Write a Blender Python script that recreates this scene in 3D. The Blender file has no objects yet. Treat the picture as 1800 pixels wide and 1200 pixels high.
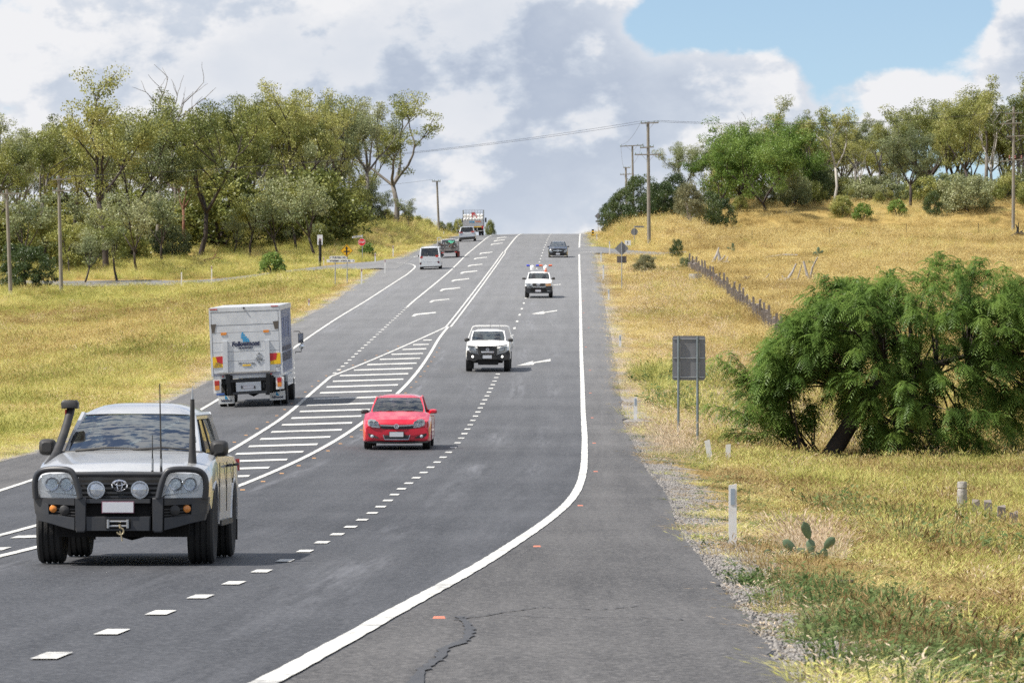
import bpy, bmesh, math, random
import numpy as np
from mathutils import Vector, Matrix, noise as mnoise

R = math.radians
S = bpy.context.scene
COL = S.collection
random.seed(7)
rng = np.random.default_rng(11)

# ------------------------------------------------------------------ camera
F = 8600.0          # focal length in pixels of the 1800 px wide photograph
CZ = 3.0            # camera height in world coordinates (the road near it lies at about 1.7)
cam_d = bpy.data.cameras.new('camera')
cam_d.sensor_width = 36.0
cam_d.lens = F / 1800 * 36.0
cam_d.clip_start = 0.5
cam_d.clip_end = 12000
cam_d.dof.use_dof = True
cam_d.dof.focus_distance = 85
cam_d.dof.aperture_fstop = 14.0
cam = bpy.data.objects.new('camera', cam_d)
COL.objects.link(cam)
cam.location = (0, 0, CZ)
cam.rotation_euler = (R(90), 0, 0)
S.camera = cam

# ------------------------------------------------------------------ light
SUN_EL = R(54)
SUN_AZ = R(-104)    # clockwise from +Y: the sun stands to the left, a little behind the camera
sun_dir = Vector((math.sin(SUN_AZ) * math.cos(SUN_EL), math.cos(SUN_AZ) * math.cos(SUN_EL), math.sin(SUN_EL)))
sl = bpy.data.lights.new('sun', 'SUN')
sl.energy = 5.0
sl.angle = R(0.53)
sl.color = (1.0, 0.945, 0.86)
sun = bpy.data.objects.new('sun', sl)
COL.objects.link(sun)
sun.rotation_euler = sun_dir.to_track_quat('Z', 'Y').to_euler()
sun.location = sun_dir * 60

W = bpy.data.worlds.new('World')
S.world = W
W.use_nodes = True


def make_world():
    nt = W.node_tree
    nt.nodes.clear()
    N = nt.nodes.new
    L = nt.links.new

    def math_(op, a, b=None, c=None, clamp=False):
        n = N('ShaderNodeMath')
        n.operation = op
        n.use_clamp = clamp
        for i, v in enumerate((a, b, c)):
            if v is None:
                continue
            if isinstance(v, (int, float)):
                n.inputs[i].default_value = v
            else:
                L(v, n.inputs[i])
        return n.outputs[0]

    def noise_(vec, scale, detail, rough, lac=2.0, dist=0.0):
        n = N('ShaderNodeTexNoise')
        L(vec, n.inputs['Vector'])
        n.inputs['Scale'].default_value = scale
        n.inputs['Detail'].default_value = detail
        n.inputs['Roughness'].default_value = rough
        n.inputs['Lacunarity'].default_value = lac
        n.inputs['Distortion'].default_value = dist
        return n.outputs['Fac']

    def ramp(fac, a, b):
        n = N('ShaderNodeMapRange')
        n.interpolation_type = 'SMOOTHSTEP'
        L(fac, n.inputs[0])
        n.inputs[1].default_value = a
        n.inputs[2].default_value = b
        return n.outputs[0]

    tc = N('ShaderNodeTexCoord').outputs['Generated']
    sep = N('ShaderNodeSeparateXYZ')
    L(tc, sep.inputs[0])
    x, y, z = sep.outputs
    sky = N('ShaderNodeTexSky')
    sky.sky_type = 'NISHITA'
    sky.sun_disc = False
    sky.sun_elevation = SUN_EL
    sky.sun_rotation = SUN_AZ
    sky.air_density = 1.0
    sky.dust_density = 0.25
    sky.ozone_density = 1.6
    # the clear sky over the hill is looked up a little higher than it stands: no grey haze band
    cmb = N('ShaderNodeCombineXYZ')
    L(x, cmb.inputs[0])
    L(y, cmb.inputs[1])
    L(math_('ADD', math_('MULTIPLY', math_('ABSOLUTE', z), 1.3), 0.055), cmb.inputs[2])
    nrm = N('ShaderNodeVectorMath')
    nrm.operation = 'NORMALIZE'
    L(cmb.outputs[0], nrm.inputs[0])
    L(nrm.outputs[0], sky.inputs[0])

    az = math_('ARCTAN2', x, y)                                   # radians, 0 along the road
    el = math_('ARCSINE', z)
    # cloud domain: direction squeezed vertically near the horizon
    cm2 = N('ShaderNodeCombineXYZ')
    L(x, cm2.inputs[0])
    L(y, cm2.inputs[1])
    L(math_('MULTIPLY', z, 1.55), cm2.inputs[2])
    dom = cm2.outputs[0]

    def off(v):
        n = N('ShaderNodeVectorMath')
        n.operation = 'ADD'
        L(dom, n.inputs[0])
        n.inputs[1].default_value = v
        return n.outputs[0]

    def blob(paz, pel, saz, sel, amp):
        a = math_('DIVIDE', math_('SUBTRACT', az, paz), saz)
        e = math_('DIVIDE', math_('SUBTRACT', el, pel), sel)
        r2 = math_('ADD', math_('MULTIPLY', a, a), math_('MULTIPLY', e, e))
        return math_('MULTIPLY', math_('POWER', 2.718, math_('MULTIPLY', r2, -1.0)), amp)

    def px(xp, yp):
        return (xp - 900) / F, (600 - yp) / F

    blobs = []
    for (xp, yp, sx, sy, amp) in CLOUD_BLOBS:
        a, e = px(xp, yp)
        blobs.append(blob(a, e, sx / F, sy / F, amp))
    bias = blobs[0]
    for b in blobs[1:]:
        bias = math_('ADD', bias, b)

    def field(vec):
        big = noise_(vec, 7.0, 2.0, 0.5)
        mid = noise_(vec, 24.0, 6.0, 0.56, 2.1, 0.0)
        return math_('ADD', math_('MULTIPLY', big, 0.42), math_('MULTIPLY', mid, 0.62))

    OX, OY, OZ = CLOUD_OFF
    f0 = field(off((OX, OY, OZ)))
    k = 0.010
    f1 = field(off((OX + k * sun_dir.x - 0.002, OY, OZ + k * 0.95)))
    dens = math_('ADD', f0, bias)
    cover = ramp(dens, 0.48, 0.545)
    thick = ramp(dens, 0.50, 0.76)
    lit = ramp(math_('SUBTRACT', f0, f1), -0.04, 0.045)
    wisp = noise_(off((1.0, 0.2, 2.0)), 60.0, 4.0, 0.6)
    # lit tops white, thick undersides slate blue
    bright = math_('ADD', math_('MULTIPLY', lit, 0.62), math_('MULTIPLY', math_('SUBTRACT', 1.0, thick), 0.58))
    bright = math_('ADD', bright, math_('MULTIPLY', math_('SUBTRACT', wisp, 0.5), 0.25), clamp=True)
    # everywhere along the horizon the air whitens the clouds
    bright = math_('ADD', bright, math_('MULTIPLY', math_('SUBTRACT', 1.0, ramp(el, 0.005, 0.06)), 0.42), clamp=True)
    cr = N('ShaderNodeValToRGB')
    cr.color_ramp.elements[0].position = 0.0
    cr.color_ramp.elements[0].color = (0.50, 0.575, 0.71, 1)
    cr.color_ramp.elements[1].position = 0.85
    cr.color_ramp.elements[1].color = (0.97, 0.975, 1.0, 1)
    e = cr.color_ramp.elements.new(0.42)
    e.color = (0.67, 0.735, 0.84, 1)
    L(bright, cr.inputs[0])
    vs = N('ShaderNodeVectorMath')
    vs.operation = 'SCALE'
    L(cr.outputs[0], vs.inputs[0])
    vs.inputs[3].default_value = CLOUD_GAIN
    sk = N('ShaderNodeVectorMath')
    sk.operation = 'SCALE'
    L(sky.outputs[0], sk.inputs[0])
    sk.inputs[3].default_value = SKY_GAIN
    mix = N('ShaderNodeMix')
    mix.data_type = 'RGBA'
    L(cover, mix.inputs['Factor'])
    L(sk.outputs[0], mix.inputs['A'])
    L(vs.outputs[0], mix.inputs['B'])
    bg = N('ShaderNodeBackground')
    bg.inputs['Strength'].default_value = 0.10
    L(mix.outputs['Result'], bg.inputs['Color'])
    out = N('ShaderNodeOutputWorld')
    L(bg.outputs[0], out.inputs[0])


CLOUD_OFF = (2.1, 1.7, 0.3)
CLOUD_GAIN = 6.2
SKY_GAIN = 0.95
# cloud banks of this sky: px centre, px spread, amount (minus opens a blue gap)
CLOUD_BLOBS = [(1260, 20, 170, 70, -0.24), (1620, 40, 170, 75, -0.22), (1130, 70, 60, 60, -0.06), (1440, 110, 60, 80, -0.06),
               (1270, 160, 150, 75, 0.13), (1570, 160, 110, 65, 0.13), (1800, 70, 70, 70, 0.24), (1530, 45, 30, 12, 0.10),
               (600, 120, 520, 160, 0.12), (900, 270, 400, 110, 0.10), (250, 60, 300, 120, 0.08),
               (800, 400, 700, 80, 0.12)]
make_world()
W.cycles.sampling_method = 'MANUAL'
W.cycles.sample_map_resolution = 512

S.view_settings.view_transform = 'Standard'
S.view_settings.look = 'None'
S.view_settings.exposure = 0.55
S.view_settings.gamma = 1.0
S.render.film_transparent = False
S.cycles.use_denoising = False
S.cycles.use_adaptive_sampling = False
S.cycles.max_bounces = 8
S.cycles.transparent_max_bounces = 12
S.cycles.diffuse_bounces = 3
S.cycles.glossy_bounces = 3
S.cycles.transmission_bounces = 4
S.cycles.caustics_reflective = False
S.cycles.caustics_refractive = False

# ================================================================== helpers
class MB:
    """collects simple shapes; build() links them as one mesh object"""

    def __init__(self):
        self.v, self.f, self.m = [], [], []

    def add(self, verts, faces, mi=0):
        o = len(self.v)
        self.v += [tuple(p) for p in verts]
        for fc in faces:
            self.f.append([i + o for i in fc])
            self.m.append(mi)
        return self

    def box(self, x0, x1, y0, y1, z0, z1, mi=0):
        v = [(x0, y0, z0), (x1, y0, z0), (x1, y1, z0), (x0, y1, z0), (x0, y0, z1), (x1, y0, z1), (x1, y1, z1), (x0, y1, z1)]
        return self.add(v, [(0, 3, 2, 1), (4, 5, 6, 7), (0, 1, 5, 4), (1, 2, 6, 5), (2, 3, 7, 6), (3, 0, 4, 7)], mi)

    def bar(self, a, b, w, h=None, mi=0):
        """square bar from a to b"""
        a, b = Vector(a), Vector(b)
        h = w if h is None else h
        d = (b - a).normalized()
        up = Vector((0, 0, 1)) if abs(d.z) < 0.9 else Vector((0, 1, 0))
        s = d.cross(up).normalized() * (w / 2)
        t = s.normalized().cross(d) * (h / 2)
        v = [a - s - t, a + s - t, a + s + t, a - s + t, b - s - t, b + s - t, b + s + t, b - s + t]
        return self.add(v, [(0, 1, 2, 3), (7, 6, 5, 4), (1, 0, 4, 5), (2, 1, 5, 6), (3, 2, 6, 7), (0, 3, 7, 4)], mi)

    def tube(self, pts, rad, seg=8, mi=0, cap=True):
        pts = [Vector(p) for p in pts]
        n = len(pts)
        if not hasattr(rad, '__len__'):
            rad = [rad] * n
        rings, prev = [], None
        for i, p in enumerate(pts):
            d = (pts[min(i + 1, n - 1)] - pts[max(i - 1, 0)])
            d = d.normalized() if d.length > 1e-9 else Vector((0, 0, 1))
            if prev is None:
                up = Vector((0, 0, 1)) if abs(d.z) < 0.9 else Vector((1, 0, 0))
                s = d.cross(up).normalized()
            else:
                s = (prev - d * prev.dot(d)).normalized()
            prev = s
            t = d.cross(s)
            rings.append([p + (s * math.cos(k * 2 * math.pi / seg) + t * math.sin(k * 2 * math.pi / seg)) * rad[i] for k in range(seg)])
        v = [q for r in rings for q in r]
        fc = []
        for i in range(n - 1):
            for k in range(seg):
                a, b = i * seg + k, i * seg + (k + 1) % seg
                fc.append((a, b, b + seg, a + seg))
        if cap:
            fc.append(tuple(reversed(range(seg))))
            fc.append(tuple(range((n - 1) * seg, n * seg)))
        return self.add(v, fc, mi)

    def lathe(self, prof, c=(0, 0, 0), axis='z', seg=16, mi=0):
        """prof: (radius, along axis); closed at the ends when radius is 0"""
        v, fc = [], []
        c = Vector(c)
        for (r, h) in prof:
            for k in range(seg):
                a = 2 * math.pi * k / seg
                p, q = r * math.cos(a), r * math.sin(a)
                v.append(c + Vector({'z': (p, q, h), 'x': (h, p, q), 'y': (p, h, q)}[axis]))
        for i in range(len(prof) - 1):
            for k in range(seg):
                a, b = i * seg + k, i * seg + (k + 1) % seg
                fc.append((a, b, b + seg, a + seg))
        fc.append(tuple(range(seg)))
        fc.append(tuple(range((len(prof) - 1) * seg, len(prof) * seg)))
        return self.add(v, fc, mi)

    def plate(self, poly, dfun=0.0, thick=0.02, mi=0, bev=0.0):
        """flat outline (u, z) facing the camera side (-y), following the depth dfun(u, z), with thickness"""
        fn = dfun if callable(dfun) else (lambda u, z: dfun)
        n = len(poly)
        ar = sum(poly[i][0] * poly[(i + 1) % n][1] - poly[(i + 1) % n][0] * poly[i][1] for i in range(n))
        if ar < 0:
            poly = poly[::-1]
        if bev:
            cu = sum(p[0] for p in poly) / n
            cz = sum(p[1] for p in poly) / n
            inner = []
            for (u, z) in poly:
                l = math.hypot(u - cu, z - cz) or 1
                inner.append((u - (u - cu) / l * bev, z - (z - cz) / l * bev))
            v = [(u, fn(u, z), z) for (u, z) in inner] + [(u, fn(u, z) + bev * 0.7, z) for (u, z) in poly] + [(u, fn(u, z) + thick, z) for (u, z) in poly]
            fc = [tuple(range(n))]
            for i in range(n):
                j = (i + 1) % n
                fc += [(n + i, n + j, j, i), (2 * n + i, 2 * n + j, n + j, n + i)]
            fc.append(tuple(reversed(range(2 * n, 3 * n))))
        else:
            v = [(u, fn(u, z), z) for (u, z) in poly] + [(u, fn(u, z) + thick, z) for (u, z) in poly]
            fc = [tuple(range(n))] + [(n + i, n + (i + 1) % n, (i + 1) % n, i) for i in range(n)] + [tuple(reversed(range(n, 2 * n)))]
        return self.add(v, fc, mi)

    def grid(self, rows, mi=0, close=False):
        nr, nc = len(rows), len(rows[0])
        v = [p for r in rows for p in r]
        fc = []
        for i in range(nr - 1):
            for k in range(nc - 1 + (1 if close else 0)):
                a, b = i * nc + k, i * nc + (k + 1) % nc
                fc.append((a, b, b + nc, a + nc))
        return self.add(v, fc, mi)

    def build(self, name, mats, parent=None, smooth=38, loc=None, recalc=False):
        me = bpy.data.meshes.new(name)
        me.from_pydata(self.v, [], self.f)
        if not isinstance(mats, (list, tuple)):
            mats = [mats]
        for m in mats:
            me.materials.append(m)
        if len(mats) > 1:
            me.polygons.foreach_set('material_index', self.m)
        if smooth:
            shade(me, smooth, recalc)
        me.update()
        return link(name, me, parent, loc)


def shade(me, ang, recalc=False):
    bm = bmesh.new()
    bm.from_mesh(me)
    if recalc:
        bmesh.ops.recalc_face_normals(bm, faces=bm.faces)
    c = R(ang)
    for f in bm.faces:
        f.smooth = True
    for e in bm.edges:
        if len(e.link_faces) == 2:
            e.smooth = e.calc_face_angle(0) < c
    bm.to_mesh(me)
    bm.free()


def link(name, data, parent=None, loc=None):
    o = bpy.data.objects.new(name, data)
    COL.objects.link(o)
    if parent is not None:
        o.parent = parent
    if loc is not None:
        o.location = loc
    return o


def tag(o, label=None, cat=None, group=None, kind=None):
    if label:
        o['label'] = label
    if cat:
        o['category'] = cat
    if group:
        o['group'] = group
    if kind:
        o['kind'] = kind
    return o


def empty(name, loc=(0, 0, 0), rz=0.0, label=None, cat=None, group=None):
    o = bpy.data.objects.new(name, None)
    o.empty_display_size = 0.3
    COL.objects.link(o)
    o.location = loc
    o.rotation_euler = (0, 0, rz)
    return tag(o, label, cat, group)


def copy_tree(o, parent=None):
    c = o.copy()
    COL.objects.link(c)
    c.parent = parent
    for ch in [k for k in bpy.data.objects if k.parent == o]:
        copy_tree(ch, c)
    return c


def text_mesh(s, size, depth=0.004, shear=0.0, bold=0.0, space=1.0, align='CENTER'):
    """lettering standing in the x-z plane, facing -y; returns a mesh"""
    cu = bpy.data.curves.new('txt', 'FONT')
    cu.body = s
    cu.size = size
    cu.extrude = depth / 2
    cu.shear = shear
    cu.offset = bold
    cu.space_character = space
    cu.align_x = align
    cu.align_y = 'CENTER'
    cu.resolution_u = 3
    ob = bpy.data.objects.new('txt', cu)
    COL.objects.link(ob)
    dg = bpy.context.evaluated_depsgraph_get()
    me = bpy.data.meshes.new_from_object(ob.evaluated_get(dg))
    bpy.data.objects.remove(ob)
    bpy.data.curves.remove(cu)
    me.transform(Matrix.Rotation(R(90), 4, 'X'))
    return me


def lettering(s, size, mat, parent, loc, name='lettering', **k):
    w = k.pop('width', None)
    me = text_mesh(s, size, **k)
    if w:
        xs = [v.co.x for v in me.vertices]
        me.transform(Matrix.Diagonal((w / (max(xs) - min(xs)), 1, 1, 1)))
    me.materials.clear()
    me.materials.append(mat)
    return link(name, me, parent, loc)


# ------------------------------------------------------------------ materials
MAT = {}


def mat(name, col, rough=0.5, metal=0.0, coat=0.0, var=0.08, scale=6.0, spec=0.5, bump=0.0, bscale=40.0, coord='Object', dirt=None, emit=0.0, var2=None):
    if name in MAT:
        return MAT[name]
    m = bpy.data.materials.new(name)
    m.use_nodes = True
    nt = m.node_tree
    b = nt.nodes['Principled BSDF']
    b.inputs['Roughness'].default_value = rough
    b.inputs['Metallic'].default_value = metal
    b.inputs['Coat Weight'].default_value = coat
    b.inputs['Coat Roughness'].default_value = 0.06
    b.inputs['Specular IOR Level'].default_value = spec
    tc = nt.nodes.new('ShaderNodeTexCoord')
    nz = nt.nodes.new('ShaderNodeTexNoise')
    nz.inputs['Scale'].default_value = scale
    nz.inputs['Detail'].default_value = 5
    nz.inputs['Roughness'].default_value = 0.6
    nt.links.new(tc.outputs[coord], nz.inputs['Vector'])
    mx = nt.nodes.new('ShaderNodeMix')
    mx.data_type = 'RGBA'
    c = Vector(col)
    d = Vector(dirt) if dirt else c * (1 - var * 2)
    mr = nt.nodes.new('ShaderNodeMapRange')
    mr.inputs[1].default_value = 0.3
    mr.inputs[2].default_value = 0.75
    nt.links.new(nz.outputs['Fac'], mr.inputs[0])
    mx.inputs['A'].default_value = (*(c * (1 + var) if not dirt else c), 1)
    mx.inputs['B'].default_value = (*d, 1)
    nt.links.new(mr.outputs[0], mx.inputs['Factor'])
    nt.links.new(mx.outputs['Result'], b.inputs['Base Color'])
    if emit:
        b.inputs['Emission Color'].default_value = (*col, 1)
        b.inputs['Emission Strength'].default_value = emit
    if bump:
        n2 = nt.nodes.new('ShaderNodeTexNoise')
        n2.inputs['Scale'].default_value = bscale
        n2.inputs['Detail'].default_value = 4
        nt.links.new(tc.outputs[coord], n2.inputs['Vector'])
        bp = nt.nodes.new('ShaderNodeBump')
        bp.inputs['Strength'].default_value = bump
        bp.inputs['Distance'].default_value = 0.02
        nt.links.new(n2.outputs['Fac'], bp.inputs['Height'])
        nt.links.new(bp.outputs[0], b.inputs['Normal'])
    MAT[name] = m
    return m


def glass_mat(name, tint, ior=1.9, rough=0.0):
    m = bpy.data.materials.new(name)
    m.use_nodes = True
    nt = m.node_tree
    nt.nodes.clear()
    o = nt.nodes.new('ShaderNodeOutputMaterial')
    tr = nt.nodes.new('ShaderNodeBsdfTransparent')
    tr.inputs[0].default_value = (*tint, 1)
    gl = nt.nodes.new('ShaderNodeBsdfGlossy')
    gl.inputs['Roughness'].default_value = rough
    gl.inputs['Color'].default_value = (0.92, 0.97, 1.0, 1)
    fr = nt.nodes.new('ShaderNodeFresnel')
    fr.inputs[0].default_value = ior
    # faint dust film so that the pane is never perfectly clean
    nz = nt.nodes.new('ShaderNodeTexNoise')
    nz.inputs['Scale'].default_value = 3.0
    tc = nt.nodes.new('ShaderNodeTexCoord')
    nt.links.new(tc.outputs['Object'], nz.inputs['Vector'])
    df = nt.nodes.new('ShaderNodeBsdfDiffuse')
    df.inputs[0].default_value = (0.4, 0.38, 0.34, 1)
    ml = nt.nodes.new('ShaderNodeMath')
    ml.operation = 'MULTIPLY'
    ml.inputs[1].default_value = 0.05
    nt.links.new(nz.outputs['Fac'], ml.inputs[0])
    m1 = nt.nodes.new('ShaderNodeMixShader')
    m2 = nt.nodes.new('ShaderNodeMixShader')
    nt.links.new(fr.outputs[0], m1.inputs[0])
    nt.links.new(tr.outputs[0], m1.inputs[1])
    nt.links.new(gl.outputs[0], m1.inputs[2])
    nt.links.new(ml.outputs[0], m2.inputs[0])
    nt.links.new(m1.outputs[0], m2.inputs[1])
    nt.links.new(df.outputs[0], m2.inputs[2])
    nt.links.new(m2.outputs[0], o.inputs[0])
    MAT[name] = m
    return m


def leaf_mat(name, cols, trans=0.35, wscale=0.25, gloss=0.0, fine=3.0):
    """foliage: colour ramp driven by object random + world noise, part of the light passes through"""
    m = bpy.data.materials.new(name)
    m.use_nodes = True
    nt = m.node_tree
    nt.nodes.clear()
    N, L = nt.nodes.new, nt.links.new
    o = N('ShaderNodeOutputMaterial')
    ge = N('ShaderNodeNewGeometry')
    oi = N('ShaderNodeObjectInfo')
    n1 = N('ShaderNodeTexNoise')
    n1.inputs['Scale'].default_value = wscale
    n1.inputs['Detail'].default_value = 4
    n1.inputs['Roughness'].default_value = 0.65
    L(ge.outputs['Position'], n1.inputs['Vector'])
    n2 = N('ShaderNodeTexNoise')
    n2.inputs['Scale'].default_value = fine
    n2.inputs['Detail'].default_value = 2
    L(ge.outputs['Position'], n2.inputs['Vector'])

    def mt(op, a, b):
        n = N('ShaderNodeMath')
        n.operation = op
        for i, v in enumerate((a, b)):
            if isinstance(v, (int, float)):
                n.inputs[i].default_value = v
            else:
                L(v, n.inputs[i])
        return n.outputs[0]
    t = mt('ADD', mt('MULTIPLY', mt('SUBTRACT', n1.outputs['Fac'], 0.5), 2.3), mt('MULTIPLY', mt('SUBTRACT', n2.outputs['Fac'], 0.5), 0.5))
    t = mt('ADD', t, mt('MULTIPLY', mt('SUBTRACT', oi.outputs['Random'], 0.5), 0.45))
    t = mt('ADD', t, 0.5)
    cr = N('ShaderNodeValToRGB')
    el = cr.color_ramp.elements
    el[0].position, el[0].color = 0.0, (*cols[0], 1)
    el[1].position, el[1].color = 1.0, (*cols[-1], 1)
    for i, c in enumerate(cols[1:-1]):
        e = el.new((i + 1) / (len(cols) - 1))
        e.color = (*c, 1)
    L(t, cr.inputs[0])
    d = N('ShaderNodeBsdfDiffuse')
    tr = N('ShaderNodeBsdfTranslucent')
    L(cr.outputs[0], d.inputs[0])
    L(cr.outputs[0], tr.inputs[0])
    mx = N('ShaderNodeMixShader')
    mx.inputs[0].default_value = trans
    L(d.outputs[0], mx.inputs[1])
    L(tr.outputs[0], mx.inputs[2])
    last = mx.outputs[0]
    if gloss:
        g = N('ShaderNodeBsdfGlossy')
        g.inputs['Roughness'].default_value = 0.42
        m2 = N('ShaderNodeMixShader')
        m2.inputs[0].default_value = gloss
        L(last, m2.inputs[1])
        L(g.outputs[0], m2.inputs[2])
        last = m2.outputs[0]
    L(last, o.inputs[0])
    MAT[name] = m
    return m

# ================================================================== road profile
# height of the road along its length, from the evenly spaced dashes (4 m pitch) and the known widths of the vehicles on it
_PC = [2.12034, -3.37616, -4.01732, 6.20692, -1.70424, 1.09518, 10.87156, 2.05424]
_Yt = np.arange(-60, 6000.1, 1.0)


def _profile():
    t = (np.clip(_Yt, 27, 550) - 300) / 300
    z = np.polyval(_PC, t)
    gs = np.polyval(np.polyder(_PC), (np.array([27, 550]) - 300) / 300) / 300
    z = np.where(_Yt < 27, z + (_Yt - 27) * gs[0], z)
    far = _Yt > 550
    d = _Yt[far] - 550
    g = gs[1] - 0.00025 * d
    g = np.where(g < -0.03, -0.03, g)
    g = np.where(d > 450, -0.03 * np.clip(1 - (d - 450) / 250, 0, 1), g)
    z[far] = z[_Yt == 550][0] + np.cumsum(g)
    return z


_Zt = _profile()


def zc(Y):
    return np.interp(Y, _Yt, _Zt)


_Yv = np.arange(20, 600.01, 0.25)
_yv = 600 - zc(_Yv) * F / _Yv            # picture row of the road surface at each distance


def smooth01(x, a, b):
    t = np.clip((np.asarray(x, float) - a) / (b - a), 0, 1)
    return t * t * (3 - 2 * t)


CROSS = 0.03
_crown = None
_jr = np.random.default_rng(5).normal(0, 1, 400)


def ragged(Y, k=0):
    'broken edge of the seal'
    if Y > 170:
        return 0.0
    t = np.arange(400) * 0.5
    return float(0.035 * np.interp(Y + k * 7.3, t, _jr) + 0.06 * np.interp(Y * 0.35 + k * 31, t, _jr))


def crown(Y):
    return np.interp(Y, _crown[0], _crown[1])


def road_z(X, Y):
    """road surface relative to the camera: level right of the crown, falling 3 % to the left"""
    return zc(Y) - CROSS * np.clip(crown(Y) - X, 0, 14)


def px2road(x, y):
    """picture point on the road -> (X, Y)"""
    Y = float(np.interp(-y, -_yv, _Yv))
    if _crown is not None:
        for _ in range(12):
            X = (x - 900) * Y / F
            drop = float(zc(Y) - road_z(X, Y))
            Y = float(np.interp(-(y - drop * F / Y), -_yv, _Yv))
    return (x - 900) * Y / F, Y


def spline(pts, n=6):
    out = []
    P = [pts[0]] + list(pts) + [pts[-1]]
    for i in range(1, len(P) - 2):
        p0, p1, p2, p3 = (np.array(P[i + k], float) for k in (-1, 0, 1, 2))
        for k in range(n):
            t = k / n
            out.append(tuple(0.5 * (2 * p1 + (p2 - p0) * t + (2 * p0 - 5 * p1 + 4 * p2 - p3) * t * t + (3 * p1 - p0 - 3 * p2 + p3) * t ** 3)))
    out.append(tuple(pts[-1]))
    return out


YG = np.arange(-40, 1000.1, 2.0)


def line_fn(pts, far_slope=None, win=6, near_slope=None):
    """picture polyline -> X on the grid YG, run on straight at both ends"""
    w = sorted((px2road(*p)[::-1] for p in pts))
    Y = np.array([a for a, b in w])
    X = np.array([b for a, b in w])
    g = np.interp(YG, Y, X)
    n = YG < Y[0]
    k = near_slope if near_slope is not None else (X[1] - X[0]) / (Y[1] - Y[0])
    g[n] = X[0] + (YG[n] - Y[0]) * k
    fr = YG > Y[-1]
    s = far_slope if far_slope is not None else (X[-1] - X[-3]) / (Y[-1] - Y[-3])
    g[fr] = X[-1] + (YG[fr] - Y[-1]) * s
    if win:
        ker = np.ones(2 * win + 1) / (2 * win + 1)
        gp = np.concatenate([g[0] - (g[1] - g[0]) * np.arange(win, 0, -1), g, g[-1] + (g[-1] - g[-2]) * np.arange(1, win + 1)])
        g = np.convolve(gp, ker, 'valid')
    return g


SL = 0.0148          # the road runs off to the right by this much per metre
_crown = (YG, line_fn([(0, 977.5), (70, 960), (414, 856), (473, 832), (547, 798), (609, 762.5), (643, 738.5), (703, 687.5), (725, 665), (752.5, 627.5),
                       (772.5, 592.5), (790, 572), (831, 519), (860, 480), (885, 445), (898, 428)], SL, 5))
G_CROWN = _crown[1]
G_LANE = line_fn([(95, 1152), (198, 1111), (281, 1077), (351, 1049.5), (409, 1026.5), (500, 987), (592, 939.5), (657, 902), (703, 858.5), (799, 786),
                  (843, 719), (876, 656), (904, 578), (922, 530), (936, 490), (948.8, 459), (955, 440)], SL, 4)
G_REDGE = line_fn([(470, 1199), (550, 1157.5), (650, 1100), (750, 1045), (850, 990), (900, 957), (930, 938), (975, 905), (1003, 880), (1020, 852), (1027, 820),
                   (1028, 770), (1025, 720), (1023.7, 670), (1021.7, 620), (1020, 520), (1018.5, 470), (1018, 440)], SL, 2)
XR = line_fn([(1433, 1200), (1387, 1163), (1343, 1100), (1297, 1047), (1243, 983), (1200, 927), (1177, 860), (1155, 842), (1137, 822), (1125, 790), (1105, 760),
              (1092, 710), (1087, 670), (1081, 625), (1072, 582), (1065, 550), (1059, 510), (1051.5, 475), (1046.5, 446), (1038, 428)], SL, 4, 0.03)
XL = line_fn([(0, 812), (67, 794), (306, 704), (329, 689), (367, 671), (519, 566), (577.5, 536), (625, 502.5), (676, 471), (712, 450), (760, 430), (788, 420)], SL, 6)
G_LEDGE = line_fn([(0, 862), (57, 842), (366, 713), (381, 703), (535.6, 597), (591, 560), (640, 531), (680, 505), (715, 482.5), (745, 461), (780, 437), (806, 421)], SL, 6)
G_TURN = line_fn([(406, 791), (450, 764), (499, 733), (541, 696), (572.5, 669), (590, 654.5), (640, 609), (686, 567), (726, 530), (760, 502.5), (790, 477.5),
                  (820, 447.5), (845, 427)], SL, 4)


def gx(g, Y):
    return np.interp(Y, YG, g)


# ================================================================== terrain
def ground_off(side, u, Y):
    """ground height relative to the road edge; u metres outside the seal"""
    u = np.maximum(u, 0)
    s = smooth01
    if side < 0:
        A = 0.7 + 1.1 * s(Y, 110, 260) - 1.25 * s(Y, 415, 480)
        o = -0.012 - 0.22 * s(u, 0.4, 2.5) - A * s(u, 2, 20)
        bank = 2.0 * s(Y, 462, 530) * s(u, 1.2, 7) * (1 - 0.85 * s(u, 13, 24) * (1 - s(Y, 520, 610)))
        o = o + bank + 1.2 * s(Y, 560, 680) * s(u, 4, 30)
        o = o + 0.9 * s(Y, 470, 500) * s(u, 16, 22) * (1 - s(u, 24, 30))
    else:
        D = 0.45 * (1 - s(Y, 280, 380)) + 0.12
        o = -0.012 - 0.2 * s(u, 0.5, 2.5) - D * s(u, 1.5, 6) * (1 - 0.7 * s(u, 9, 20))
        o = o + 0.8 * s(Y, 420, 545) * s(u, 6, 12) + 1.0 * s(Y, 552, 578) * s(u, 5, 14)
        o = o + 2.0 * s(Y, 486, 535) * s(u, 1.2, 5) * (1 - s(u, 8, 15) * (1 - s(Y, 552, 575)))
    return o


def _wave(X, Y):
    return (0.5 * np.sin(X * 0.21 + 1.3) * np.sin(Y * 0.057 + 0.4) + 0.3 * np.sin(X * 0.47 + Y * 0.11) + 0.25 * np.sin(Y * 0.23 - X * 0.31 + 2.0))


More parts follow.
